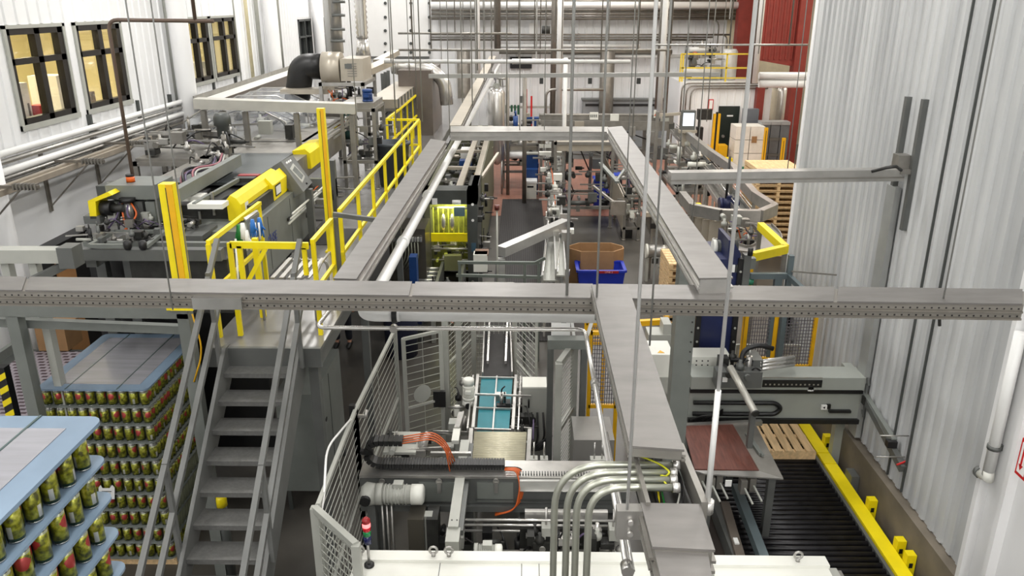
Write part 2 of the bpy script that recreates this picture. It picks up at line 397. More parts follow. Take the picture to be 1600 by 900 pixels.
def tray(label, a0, a1, b0, b1, z, h, group=None, cover=TRAYM, side=GALV, holes=None, seams=(), name='cable_tray', hang=False):
    """covered tray: top given by its two long edges a0-a1 and b0-b1 (plan points at height z)"""
    t = thing(name, label, 'cable tray', (a0.x, a0.y, z-h), group)
    up, dn = V(0, 0, .012), V(0, 0, -h)
    cuts = [0]+list(seams)+[1]
    for s, e in zip(cuts[:-1], cuts[1:]):
        g = .0015 if len(cuts) > 2 else 0
        p = [a0.lerp(a1, s+g), a0.lerp(a1, e-g), b0.lerp(b1, e-g), b0.lerp(b1, s+g)]
        M().prism(p, up).build('cover', cover, t)
    c = [(a0+b0)/2, (a1+b1)/2]; 
    sh = M()
    p = [q.lerp(k, .04) for q, k in ((a0, b0), (a1, b1), (b1, a1), (b0, a0))]
    sh.prism([q+dn for q in p], V(0, 0, h-.001)); sh.build('side_rail', side, t)
    for u, v in ((a0, a1), (b0, b1)):
        for zz in (-h, -h*.5): M().bar(u+V(0, 0, zz), v+V(0, 0, zz), .018, .014).build('flange', GALV if side is SLOT else side, t)
    if hang:
        for f in (.2, .5, .8):
            for u, v in ((a0, a1), (b0, b1)): q = u.lerp(v, f); M().cyl(q-V(0, 0, h), V(q.x, q.y, ZC), .012, 6).build('hanger', RODM, t)
    return t
# main tray across the hall
zA = 4.3
A0, A1, B0, B1 = Z(-60, 463, zA), Z(1608, 476, zA), Z(-60, 435, zA), Z(1608, 455, zA)
A0 = Z(0, 455, zA); A1 = Z(1600, 477, zA); B0 = Z(0, 434, zA); B1 = Z(1600, 454, zA)
e = (A0-A1).normalized(); A0 = A0+e*.8; B0 = B0+e*.8; A1.x = min(A1.x, XR+.06); B1.x = min(B1.x, XR+.06)
mt = tray('long covered cable tray crossing the whole hall, perforated along its near side', A0, A1, B0, B1, zA, .105, seams=(.12, .47, .63, .84), side=SLOT)
p = Z(345, 470, zA-.05); M().box(p.x-.2, p.x+.16, p.y-.03, p.y+.02, zA-.108, zA-.02).build('joint_plate', STEEL, mt)
# tray coming towards the camera, cover pieces, open gap with cables
zB = 4.2
tray('wide scratched cable tray cover running from the crossing tray towards the viewer', Z(924, 447, 4.33), Z(984, 700, 4.33), Z(980, 446, 4.33), Z(1069, 706, 4.33), 4.33, .045, side=STEELD)
t = thing('cable_tray', 'open end of the tray with loose cables and four conduits entering', 'cable tray', (.7, 2.9, zB-.14))
l0, l1, r0, r1 = Z(986, 704, zB-.02), Z(1012, 800, zB-.02), Z(1062, 706, zB-.02), Z(1100, 800, zB-.02)
M().bar(l0, l1, .02, .1).bar(r0, r1, .03, .1).build('side_rail', STEELD, t)
M().prism([l0+V(0, 0, -.1), l1+V(0, 0, -.1), r1+V(0, 0, -.1), r0+V(0, 0, -.1)], V(0, 0, -.01)).build('tray_floor', DARK, t)
random.seed(3)
for k, mm in enumerate((BLACK, BLACK, YEL, BLACK, GREEN, GRAYL, BLACK, RUBBER)):
    f = (k+1)/9.5; a = l0.lerp(r0, f)+V(0, 0, -.07); b = l1.lerp(r1, f*.8+.1)+V(0, 0, -.07); mdp = a.lerp(b, .5)+V(random.uniform(-.04, .05), 0, random.uniform(-.01, .04))
    M().tube(arc([a, a.lerp(mdp, .5)+V(.01, 0, .02), mdp, b.lerp(mdp, .4)+V(-.02, 0, .01), b], .1), .008 if mm in (BLACK, RUBBER) else .005, 6).build('cable', mm, t)
ya_ = [Z(990, 710, zB+.02), Z(1010, 716, zB+.03), Z(1035, 727, zB+.02), Z(1047, 738, zB+.03), Z(1040, 745, zB), Z(1032, 742, zB), Z(1040, 756, zB), Z(1048, 762, zB-.03)]
M().tube(arc(ya_, .05), .005, 6).build('ground_wire', mat('yellow_green_wire', (190, 190, 40), .4), t)
tray('short flat cover piece at the near end of the tray', Z(1001, 789, zB), Z(1019, 858, zB), Z(1094, 791, zB), Z(1117, 863, zB), zB, .1, side=STEELD)
tray('lowest cover piece of the tray, cut off by the photo edge', Z(1021, 860, zB-.02), Z(1034, 915, zB-.02), Z(1105, 862, zB-.02), Z(1114, 915, zB-.02), zB-.03, .1, side=STEELD)
# bracket under it
p = Z(985, 806, zB-.05)
t = thing('strut_bracket', 'slotted steel strut bracket bolted on the left of the near tray', 'bracket', (p.x, p.y, zB-.2))
M().box(p.x-.06, p.x+.06, p.y-.01, p.y+.05, zB-.17, zB-.02).build('strut', STEEL, t, bev=.004)
for k in (0, .06): M().cyl((p.x, p.y-.03, zB-.13+k), (p.x, p.y-.01, zB-.13+k), .013, 8).build('bolt', CHROME, t)
# far tray on the right
zC2 = 4.42
tray('flat grey cable tray running back from its free end above the crossing tray', Z(1092, 437, zC2), Z(949, 200, zC2), Z(1145, 436, zC2), Z(972, 198, zC2), zC2, .13, side=STEEL)
p = Z(1115, 446, 4.3); M().box(p.x-.1, p.x+.1, p.y-.02, p.y+.02, 4.3, 4.42).build('box_x', GALV) if 0 else None
# far duct across between both trays
zD = 4.35
p, q = Z(704, 207, zD), Z(950, 207, zD)
tray('grey cable tray joining both long trays in the middle of the hall', p, q, Z(704, 198, zD), Z(950, 199, zD), zD, .12, side=STEEL, cover=STEELD)
# long left tray: near part and far part
tray('long cable tray beside the yellow walkway rail, nearer half', Z(557, 438, zA), Z(697, 222, zA), Z(521, 437, zA), Z(673, 218, zA), zA, .12, side=STEEL)
tray('long cable tray beside the yellow walkway rail, far half reaching the back wall', Z(720, 197, zA), Z(775, 88, 4.6), Z(702, 197, zA), Z(765, 88, 4.6), zA, .1, side=STEELD, cover=mat('tray_beige', (168, 160, 146), .45, .4, .1, 3), hang=True)
# white main pipe: down the hall, elbow, across under the main tray
a, b, c, d_ = Z(785, 92, 3.95), Z(597, 440, 3.95), Z(566, 491, 3.95), Z(935, 494, 3.95)
t = thing('drain_pipe', 'fat white pipe running down the hall and turning right under the crossing tray', 'pipe', tuple(c))
M().tube([a, b, Z(590, 452, 3.95)], .052, 14).build('pipe_run', PIPEW, t)
M().tube(arc([Z(590, 452, 3.95), c, Z(625, 491, 3.95)], .2, 8), .06, 14).build('elbow', PIPEW, t)
M().tube([Z(622, 491, 3.95), d_], .056, 14).build('pipe_run', PIPEW, t)
for px, py in ((668, 305), (630, 378)):
    q = Z(px, py, 3.95); dd = (b-a).normalized()*.05; M().tube([q-dd, q+dd], .063, 14).build('coupling', PIPEW, t)
for px in (617, 881):
    q = Z(px, 492, 3.95); M().tube([q+V(-.02, 0, 0), q+V(.02, 0, 0)], .066, 12).build('clamp', BLACK, t)
# second insulated grey pipe/duct edge running with it
# polished stainless pipe loop
zP = 3.83
pts = [Z(545, 430, zP), Z(498, 500, zP), Z(500, 513, zP), Z(912, 516, zP), Z(915, 530, zP), Z(945, 675, zP), Z(981, 892, zP)]
pts = [Z(560, 425, zP), Z(494, 512, zP), Z(914, 515, zP), Z(981, 892, zP)]
t = thing('steel_tube', 'thin polished steel tube bending right then towards the viewer below the trays', 'pipe', tuple(pts[1]))
M().tube(arc(pts, .09, 6), .0175, 10).build('tube_run', CHROME, t)
for px, py in ((615, 513), (929, 600), (980, 888)):
    q = Z(px, py, zP); M().tube([q+V(0, -.03, 0), q+V(0, .03, 0)], .03, 10).build('clamp', STEEL, t)
q0, q1 = Z(948, 676, zP), Z(990, 892, zP)
tag(M().tube([q0, q1], .008, 8).build('steel_tube', CHROME), 'slimmer steel tube lying close beside the polished tube at the bottom centre', 'pipe')
# four conduits
CON = mat('conduit_steel', (178, 180, 168), .3, .7, .1, 6)
for k, (y0, xb, x1, lab) in enumerate(((727, 868, 1050, 'uppermost of the four bent conduits entering the open tray'), (739, 888, 1046, 'second from the top of the four bent conduits'),
        (750, 903, 1046, 'third from the top of the four bent conduits'), (762, 922, 1050, 'lowest of the four bent conduits entering the open tray'))):
    zc = zB-.0; a = Z(x1, y0, zc); b = Z(xb, y0+3, zc); b.y = a.y
    t = thing('conduit', lab, 'conduit', (b.x, b.y, 1.7), 'bent conduits above the white cabinet')
    M().tube(arc([a, b, V(b.x, b.y, 1.7)], .3, 9), .0175, 12).build('conduit_run', CON, t)
    M().tube([a+V(.002, 0, 0), a+V(.035, 0, 0)], .024, 12).build('coupling', CHROME, t)
BZ = mat('bright_zinc', (206, 206, 204), .35, .3, 0)
# ---- hanger rods   (px,py of bottom, depth y, radius, label)
rods = [
 (270, 484, 5.4, .006, 'thin hanger rod at the left holding the crossing tray'),
 (302, 468, 5.95, .006, 'thin hanger rod just right of the leftmost one'),
 (885, 490, 5.42, .011, 'thicker grey hanger pole left of the near tray joint'),
 (931, 500, 5.3, .008, 'hanger rod passing the joint of near and crossing tray'),
 (980, 796, 3.0, .0075, 'bright hanger rod in front of the scratched tray cover, reaching the strut bracket'),
 (1015, 540, 5.1, .007, 'thin rod right of the bright rod over the scratched tray'),
 (1468, 498, 5.38, .007, 'lone hanger rod in front of the ribbed wall at right'),
 (978, 306, 8.5, .006, 'thin rod hanging over the middle of the far right tray'),
 (1058, 300, 10.5, .008, 'thin rod right of the far right tray, above the boxes'),
 (1082, 345, 9.2, .006, 'thin rod above the bend of the side conveyor'),
 (1230, 268, 9.8, .006, 'thin rod hooked on the big horizontal pipe near the wall corner'),
 (1240, 272, 9.6, .005, 'very thin rod closest to the end of the ribbed wall'),
 (838, 92, 22, .02, 'brownish rod dropping to the white pipe at the back'),
 (850, 235, 13, .006, 'thin wire hanging left of the grey pole'),
 (812, 210, 13, .007, 'thin rod over the left end of the joining tray'),
 (1185, 84, 20, .012, 'short rod in front of the red column'),
 (611, 96, 16, .01, 'thin rod left of centre above the machine hood'),
 (619, 200, 15, .012, 'longer rod beside the first one over the walkway start'),
 (660, 190, 14, .011, 'rod in front of the grey duct above the yellow rail'),
 (652, 170, 17, .008, 'slim rod next to the duct above the yellow rail'),
 (560, 230, 12, .008, 'rod hanging by the blower and the blue motor'),
 (690, 96, 19, .008, 'thin rod over the left edge of the far tray'),
 (703, 215, 13.2, .007, 'rod at the corner where the far tray meets the joining tray'),
 (768, 120, 21, .01, 'rod above the silver tank at the back'),
 (792, 200, 14, .009, 'rod right of the silver tank'),
 (1104, 190, 17, .01, 'thin rod right of the touch screen'),
 (724, 55, 26, .012, 'short rod at the far left of the pipe rack'),
 (746, 110, 20, .018, 'thicker pale rod crossing the pipe rack'),
 (867, 66, 22, .012, 'slim rod just left of the white riser pipe'),
 (987, 235, 12.8, .009, 'rod right above the start of the far right tray'),
 (951, 62, 24, .014, 'rod holding the pipe rack right of the centre'),
 (1018, 130, 19, .01, 'thin rod left of the side room'),
 (1128, 84, 21, .01, 'rod above the yellow railing at the back'),
 (1140, 30, 24, .02, 'dark short rod at the right of the pipe rack'),
 (572, 96, 20, .01, 'rod just right of the silver stack'),
 (640, 120, 18, .008, 'rod left of the grey duct hanging over the oven'),
]
for px, py, y, r, lab in rods:
    p = Y(px, py, y)
    t = tag(M().tube([p, (p.x, p.y, ZC)], r, 6).build('hanger_rod', BZ if r == .0075 else RODM if r < .02 else INSUL, loc=p), lab, 'rod')
for px, py, y, r, lab, cat in ((985, 800, 3.0, .0, '', ''),): pass
# two stout bright tubes
p = Y(1104, 800, 3.05)
t = thing('strut_post', 'stout bright vertical tube passing in front of the near tray end at right', 'post', tuple(p))
pm_ = Y(1117, 610, 3.05).z; M().tube([V(p.x, p.y, pm_), (p.x, p.y, ZC)], .0085, 10).build('hanger_rod', mat('bright_zinc', (206, 206, 204), .35, .3, 0), t); M().tube([p, (p.x, p.y, pm_)], .0135, 10).build('post_tube', mat('bright_zinc', (206, 206, 204), .35, .3, 0), t)
M().tube([p, p+V(0, 0, .06)], .03, 10).build('socket', CHROME, t)
# small hook bracket on rod at right
p = Y(1468, 488, 5.36)
t = thing('tray_bracket', 'small triangular bracket under the tray before the ribbed wall', 'bracket', tuple(p))
M().prism([Y(1452, 492, 5.36), Y(1474, 500, 5.36), Y(1474, 488, 5.36), Y(1455, 488, 5.36)], (0, .03, 0)).build('plate', GALV, t)
M().tube([Y(1468, 490, 5.34), Y(1468, 509, 5.34)], .012, 8).build('stud', DARK, t)
# pipe arm from the wall bracket
a, b = Y(1040, 278, 8.8), X(1418, 271, XR-.18)
a = Z(1046, 277, 4.46); b = Z(1408, 272, 4.46); b.x = min(b.x, XR-.12)
t = thing('square_duct', 'large square grey duct reaching from the tray to the bracket on the ribbed wall', 'duct', tuple(a))
M().bar(a, b, .16, .13).build('duct_body', STEEL, t, bev=.03)
M().bar(a+V(0, -.083, -.02), b+V(0, -.083, -.02), .012, .02).build('flange', STEELD, t)
t2 = M().tube([Z(1362, 268, 4.54), Z(1385, 262, 4.6), Z(1400, 260, 4.62), Z(1408, 266, 4.55)], .018, 8)
t2.build('cable', DARK, t)
# twin struts on the ribbed wall
t = thing('wall_strut', 'pair of upright dark steel struts with shelf arm fixed to the ribbed wall', 'bracket', tuple(X(1400, 350, XR-.05)))
for (x0, y0, x1, y1, w) in ((1418, 151, 1386, 345, .05), (1444, 155, 1409, 359, .06)):
    a, b = X(x0, y0, XR-.07), X(x1, y1, XR-.07); M().box(XR-.09, XR-.03, a.y-.035, a.y+.03, b.z, a.z).build('strut', GRAYM, t)
p = X(1412, 264, XR-.1); M().box(XR-.2, XR-.05, p.y-.16, p.y+.14, p.z-.03, p.z+.02).build('arm', STEELD, t)
M().box(XR-.22, XR-.08, p.y-.1, p.y+.06, p.z+.02, p.z+.17).build('clamp', STEELD, t)
# grey downpipe on the ribbed wall below it
p, q = X(1400, 290, XR-.04), X(1372, 452, XR-.04)
tag(M().box(XR-.1, XR-.031, p.y-.13, p.y+.1, .95, p.z).build('wall_channel', mat('pale_grey_channel', (158, 160, 158), .45, .2)), 'flat pale grey channel running down the ribbed wall beneath the twin struts', 'channel')
# left wall service pipes
for k, (x0, y0, x1, y1, r, mm, lab) in enumerate((
    (60, 224, 500, 101, .05, PIPEW, 'topmost white pipe along the office wall under the windows'),
    (55, 238, 500, 112, .04, STEEL, 'silver pipe just below the topmost white pipe on the left wall'),
    (15, 266, 500, 122, .055, PIPEW, 'second white pipe along the left wall'),
    (5, 280, 500, 130, .035, STEEL, 'slim steel pipe below the second white pipe'),
    (0, 292, 290, 193, .035, GALV, 'lowest thin grey pipe on the left wall'))):
    zz = X(x0, y0, XL+.2).z; a = X(x0, y0, XL+.2); b = X(x1, y1, XL+.2); b.z = a.z; b.y = min(b.y, 24)
    a.y = a.y-3
    t = thing('wall_pipe', lab, 'pipe', tuple(a))
    M().tube([a, V(a.x, 23.5, a.z)], r, 10).build('pipe_run', mm, t)
    M().box(XL, a.x, 9, 9.05, a.z-.02, a.z+.02).box(XL, a.x, 14, 14.05, a.z-.02, a.z+.02).build('hanger', GALV, t)
for k, (x, y) in enumerate(((206, 205), (146, 188), (220, 165), (338, 135), (372, 125), (270, 155))):
    p = X(x, y, XL+.1)
    tag(M().box(XL, XL+.07, p.y-.03, p.y+.03, p.z-.25, p.z+.1).build('pipe_support', GRAYD), ('small dark strut under the first office window', 'small dark strut below the second office window', 'dark strut on the wall between second and third window', 'strut under the third office window', 'strut under the fourth office window', 'strut left of the white wall column')[k], 'bracket')
# beige strut tray lower on the left wall with brackets
a, b = X(0, 302, XL+.55), X(245, 213, XL+.55); b.z = a.z = (a.z+b.z)/2
t = thing('ladder_tray', 'beige strut tray on arms along the left wall below the pipes', 'cable tray', tuple(a))
for dx in (0, .14): M().box(a.x-dx-.025, a.x-dx+.025, a.y-2.5, b.y, a.z-.04, a.z+.04).build('side_rail', mat('tray_beige2', (166, 156, 142), .5, .3), t)
rm = M()
for k in range(28): y = a.y-2+k*(b.y-a.y+2)/28; rm.box(a.x-.14, a.x, y, y+.12, a.z-.03, a.z)
rm.build('rung', MT['tray_beige2'], t)
for yy in (a.y-1, (a.y+b.y)/2, b.y-.1): M().box(XL, a.x, yy, yy+.04, a.z-.08, a.z-.04).build('wall_arm', GALV, t)
for k, (x, y, lab) in enumerate(((55, 292, 'nearest threaded arm bracket on the left wall'), (158, 252, 'second threaded arm bracket on the left wall'), (228, 224, 'third threaded arm bracket, by the end of the beige tray'))):
    p = X(x, y, XL+.95)
    t = thing('arm_bracket', lab, 'bracket', (XL, p.y, p.z-.6))
    M().bar((XL, p.y, p.z), (XL+1.0, p.y, p.z), .04).build('arm', GALV, t)
    for j in range(7): M().box(XL+.66+j*.05, XL+.68+j*.05, p.y-.045, p.y+.045, p.z-.04, p.z+.045).build('clip', STEELD, t)
    M().bar((XL, p.y, p.z-.75), (XL+.75, p.y, p.z-.03), .02).build('brace', GALV, t)
    M().box(XL, XL+.04, p.y-.03, p.y+.03, p.z-.8, p.z+.15).build('wall_plate', GALV, t)
for k, (px, m_, r, lab) in enumerate(((389, mat('cream_pipe', (214, 204, 168), .5), .05, 'thin cream pipe rising between the fourth window and the next column'), (405, GRAYL, .06, 'grey pipe rising just left of the second white column'), (370, GRAYL, .02, 'very thin conduit rising right of the fourth window'), (268, GRAYL, .09, 'grey down pipe hugging the left of the first white column'), (437, GRAYL, .07, 'grey down pipe hugging the right of the second white column'))):
    p = X(px, 60, XL+.12); tag(M().cyl((p.x, p.y, 4.1), (p.x, p.y, ZC), r, 10).build('riser_pipe', m_), lab, 'pipe')
# brown conduit drop to the beacon
CB = mat('brown_conduit', (104, 88, 78), .5, .3)
dB = 9.6
pts = [Y(334, 33, dB), Y(168, 31, dB), Y(203, 274, dB)]; pts[2].x = pts[1].x
t = thing('conduit_drop', 'brown conduit crossing left over the windows then dropping to the orange beacon', 'conduit', tuple(pts[2]))
M().tube(arc(pts, .12, 5), .022, 8).build('conduit_run', CB, t)
p = Y(305, 32, dB); M().tube([p, (p.x, p.y, ZC)], .022, 8).build('support_tube', CB, t)
# ---- pipe rack and lines in front of the back wall
def hpipe(x0, x1, py, y, r, mm, lab, py2=None, n=8, cat='pipe', name='overhead_pipe'):
    a, b = Y(x0, py, y), Y(x1, py2 if py2 is not None else py, y); b.z = a.z if py2 is None else b.z
    o = tag(M().tube([a, b], r, n).build(name, mm), lab, cat)
    for f in (.12, .5, .88):
        q = a.lerp(b, f)
        if y > 36: M().box(q.x-.03, q.x+.03, q.y, YB, q.z-.03, q.z+.03).build('wall_bracket', GALV, o)
        else: M().tube([q, V(q.x, q.y, ZC)], .014, 6).build('hanger', GALV, o)
    return o
hpipe(672, 1200, 8, 36.5, .14, PIPEW, 'thickest white pipe high on the back wall')
for k, (y, r, mm) in enumerate(((2, .07, GALV), (16, .05, GALV), (19, .04, STEEL), (22, .05, GALV), (25, .035, STEEL), (29, .06, GALV))):
    hpipe(674, 1150, y, 37+.12*(k % 3), r, mm, ('highest grey pipe of the rack on the back wall', 'grey pipe right under the thick white pipe', 'steel pipe second under the thick white pipe', 'grey pipe third under the thick white pipe', 'thin steel pipe fourth under the thick white pipe', 'lowest grey pipe of the rack on the back wall')[k])
rk = M()
a, b = Y(674, 31, 37.6), Y(1150, 31, 37.6); rk.box(a.x, b.x, 37.6, 37.7, a.z, Y(800, 13, 37.6).z)
tag(rk.build('backing_sheet', mat('rack_grey', (140, 138, 138), .5, .2, .2, 6)), 'grey backing strip behind the high pipe rack', 'panel')
for k, (x0, x1, y, r, mm, lab) in enumerate(((672, 1140, 54, .04, GALV, 'grey pipe row lower on the back wall, upper line'), (672, 1115, 58, .04, STEELD, 'grey pipe row lower on the back wall, middle line'),
   (672, 1105, 62, .05, GALV, 'grey pipe row lower on the back wall, bottom line'), (780, 1000, 72, .08, INSUL, 'scalloped pale pipe above the dark window'), (780, 1050, 81, .1, GALV, 'wide grey pipe right above the dark window'),
   (880, 1100, 88, .09, INSUL, 'lagged pipe running towards the yellow railing'))):
    hpipe(x0, x1, y, 37.2+.1*(k % 3), r, mm, lab)
hpipe(623, 1048, 78, 21, .03, STEELD, 'thin support rail crossing above the tank, upper'); hpipe(600, 985, 96, 19, .045, INSUL, 'pale pipe crossing above the dark far window')
hpipe(800, 888, 96, 22, .07, PIPEW, 'short bright white pipe below the brown rod')
hpipe(622, 800, 52, 24, .03, STEELD, 'thin steel line high over the oven')
hpipe(1018, 1262, 70, 15.0, .018, STEEL, 'thin straight steel line ending at the ribbed wall corner')
a, b = Y(670, 119, 18), Y(1125, 116, 18)
t = thing('strut_rail', 'long pale strut beam crossing the hall in front of the back wall', 'beam', tuple(a))
M().bar(a, b, .1, .085).build('beam', RODM, t, bev=.01)
for x in (922, 998, 846): p = Y(x, 122, 17.9); M().box(p.x-.04, p.x+.04, 17.85, 17.95, p.z-.12, p.z).build('clip', DARK, t)
# vertical risers at back
for x0, y0, y1, y, r, mm, lab in ((876, 8, 178, 30, .11, PIPEW, 'tall white riser pipe left of the grey panels'), (866, 20, 180, 35, .12, GALV, 'broad grey riser behind the white riser'), (746, 14, 130, 33, .09, PIPEW, 'white riser pipe above the far tray'),
    (884, 90, 180, 24, .06, INSUL, 'crooked pale riser with valve at the centre back'), (793, 120, 200, 27.2, .06, GALV, 'grey riser right of the silver tank'), (820, 118, 190, 26, .07, GALV, 'grey post left of the red pipe stand'),
    (1040, 12, 185, 26, .09, PIPEW, 'white riser pipe left of the side room'), (1049, 14, 185, 27, .07, GALV, 'grey riser beside the white one at the side room'), (1034, 20, 170, 28, .06, STEELD, 'steel riser further left by the side room'),
    (724, 80, 130, 36.8, .3, GALV, 'wide grey duct piece left of the far tray end'), (950, 78, 160, 36.8, .32, GALV, 'wide grey post above the grey roller door'), (1191, 8, 130, 29, .1, PIPEW, 'white riser pipe in front of the red column'), (1183, 16, 130, 29.3, .08, GALV, 'grey riser beside the red column'), 
    (777, 10, 80, 35, .14, GALV, 'dark grey conduit trunk at the centre back')):
    a, b = Y(x0, y0, y), Y(x0, y1, y)
    if y0 < 26: a.z = ZC
    else: b.z = 0
    tag(M().tube([a, V(a.x, a.y, b.z)], r, 10).build('riser_pipe', mm), lab, 'pipe')
# bent conduits on the side room and back wall
for k, (x0, x1, yt, yb) in enumerate(((1066, 1200, 130, 175), (1073, 1200, 134, 175), (1080, 1200, 138, 175))):
    a = Y(x1, yt, 33.9); b = Y(x0, yt, 33.9); b.z = a.z; c = V(b.x, b.y, Y(x0, yb, 33.9).z)
    tag(M().tube(arc([a, b, c], .35), .03, 6).build('wall_conduit', STEELD), ('outermost', 'middle', 'innermost')[k]+' of the three bent conduits on the side room wall', 'conduit')
for k, (x0, x1, yt, yb) in enumerate(((960, 1124, 30, 82), (960, 1137, 54, 80), (1030, 1084, 60, 90))):
    a = Y(x0, yt, 37.3); b = Y(x1, yt, 37.3); b.z = a.z; c = V(b.x, b.y, Y(x1, yb, 37.3).z)
    tag(M().tube(arc([a, b, c], .4), .035, 6).build('wall_conduit', STEELD), ('highest', 'second', 'lowest')[k]+' conduit bending down above the yellow railing', 'conduit')
p, q = Y(853, 140, 30), Y(943, 140, 30); p.z = q.z
tag(M().tube(arc([V(p.x, 30, p.z-1.5), p, q], .3), .05, 8).build('wall_conduit', STEELD), 'thin pipe rising then running right at the centre back', 'pipe')
# ================= CANS ON PALLETS
def can_mat():
    """printed can: yellow green art, red emblem on one side, barcode patch on the other, dark foot"""
    m = bpy.data.materials.new('printed_can'); m.use_nodes = True; nt = m.node_tree; b = nt.nodes['Principled BSDF']; L = nt.links.new
    def mth(op, a, bb=0.):
        n = nt.nodes.new('ShaderNodeMath'); n.operation = op
        for i, v in enumerate((a, bb)):
            if isinstance(v, (int, float)): n.inputs[i].default_value = v
            else: L(v, n.inputs[i])
        return n.outputs[0]
    def mix(f, a, c):
        n = nt.nodes.new('ShaderNodeMix'); n.data_type = 'RGBA'; L(f, n.inputs[0])
        for k, v in ((6, a), (7, c)):
            if isinstance(v, tuple): n.inputs[k].default_value = v
            else: L(v, n.inputs[k])
        return n.outputs[2]
    tc = nt.nodes.new('ShaderNodeTexCoord'); sp = nt.nodes.new('ShaderNodeSeparateXYZ'); L(tc.outputs['Object'], sp.inputs[0]); x, y, z = sp.outputs
    oi = nt.nodes.new('ShaderNodeObjectInfo'); va = nt.nodes.new('ShaderNodeVectorMath'); va.operation = 'ADD'; L(tc.outputs['Object'], va.inputs[0]); L(oi.outputs['Location'], va.inputs[1])
    n1 = nt.nodes.new('ShaderNodeTexNoise'); n1.inputs['Scale'].default_value = 34; n1.inputs['Detail'].default_value = 3; L(va.outputs[0], n1.inputs[0])
    r1 = nt.nodes.new('ShaderNodeValToRGB'); e = r1.color_ramp.elements
    e[0].position = .36; e[0].color = (.07, .07, .015, 1); e[1].position = .56; e[1].color = (.3, .31, .02, 1); q = e.new(.7); q.color = (.5, .46, .1, 1)
    L(n1.outputs[0], r1.inputs[0])
    dx = mth('DIVIDE', mth('ABSOLUTE', y), .03); dz = mth('DIVIDE', mth('SUBTRACT', z, .115), .032)
    wob = mth('ADD', mth('ADD', mth('MULTIPLY', dx, dx), mth('MULTIPLY', dz, dz)), mth('MULTIPLY', n1.outputs[0], 1.2))
    red = mth('MULTIPLY', mth('LESS_THAN', wob, 1.8), mth('GREATER_THAN', x, .005))
    c = mix(red, r1.outputs[0], (.36, .045, .04, 1))
    bar = mth('MULTIPLY', mth('LESS_THAN', x, -.02), mth('MULTIPLY', mth('LESS_THAN', mth('ABSOLUTE', y), .011), mth('LESS_THAN', mth('ABSOLUTE', mth('SUBTRACT', z, .06)), .03)))
    c = mix(bar, c, (.6, .6, .56, 1))
    c = mix(mth('LESS_THAN', z, .028), c, (.02, .05, .03, 1)); c = mix(mth('GREATER_THAN', z, .158), c, (.3, .32, .22, 1))
    L(c, b.inputs['Base Color']); b.inputs['Metallic'].default_value = .4; b.inputs['Roughness'].default_value = .28; return m
CANP = can_mat(); CANS = mat('bare_aluminium', (190, 190, 186), .25, .85, 0)
CR, CH, PIT = .044, .2, .222
def can_mesh(n, CR=CR):
    m = M()
    m.mi = 1; m.lathe((0, 0, 0), [(CR*.78, 0), (CR*.95, .008), (CR, .014)], n)
    m.mi = 0; m.lathe((0, 0, 0), [(CR, .014), (CR, CH*.86)], n)
    m.mi = 1; m.lathe((0, 0, 0), [(CR, CH*.86), (CR*.98, CH*.9), (CR*.8, CH*.965), (CR*.86, CH), (CR*.8, CH), (CR*.78, CH-.01)], n)
    me = bpy.data.meshes.new('drinks_can'); bmesh.ops.recalc_face_normals(m.b, faces=m.b.faces); m.b.to_mesh(me); m.b.free()
    me.materials.append(CANP); me.materials.append(CANS); return me
CM1, CM2 = can_mesh(20, .037), can_mesh(10)
SHEET = mat('translucent_slip_sheet', (120, 126, 122), .35, 0, .08, 3)
SHEETB = mat('pale_blue_top_sheet', (116, 136, 156), .45, 0, .12, 2.5)
SHEETG = mat('grey_film_centre', (150, 150, 156), .25, .15, .14, 2, str_=(.6, 6, 1))
ORD = ['top', 'second', 'third', 'fourth', 'fifth', 'sixth', 'seventh', 'eighth', 'ninth', 'tenth', 'eleventh']
def round_sheet(m, x0, x1, y0, y1, z0, z1, r=.07):
    c = []
    for cx, cy, a in ((x1-r, y1-r, 0), (x0+r, y1-r, 90), (x0+r, y0+r, 180), (x1-r, y0+r, 270)):
        for k in range(5): t = math.radians(a+k*22.5); c.append((cx+r*math.cos(t), cy+r*math.sin(t)))
    return m.solid([(x, y, z0) for x, y in c], [(x, y, z1) for x, y in c])
def top_frame(t, x0, x1, y0, y1, z, blue):
    """blue rimmed sheet with grey inset"""
    round_sheet(M(), x0, x1, y0, y1, z, z+.02).build('rim', blue, t)
    M().box(x0+.13, x1-.13, y0+.13, y1-.13, z+.0205, z+.0235).build('film_centre', SHEETG, t)
    for y in (): pass
    for fx in (.27, .73):
        x = x0+(x1-x0)*fx; M().box(x-.006, x+.006, y0, y1, z+.0205, z+.026).build('strap', mat('dark_strap', (60, 80, 78), .4), t)
def lone(me, name, loc, label, grp, rot=None):
    o = bpy.data.objects.new(name, me); COL.objects.link(o); o.location = loc; o.rotation_euler = (0, 0, random.random()*6.28 if rot is None else rot)
    o['label'] = label; o['category'] = 'can'; o['group'] = grp; return o
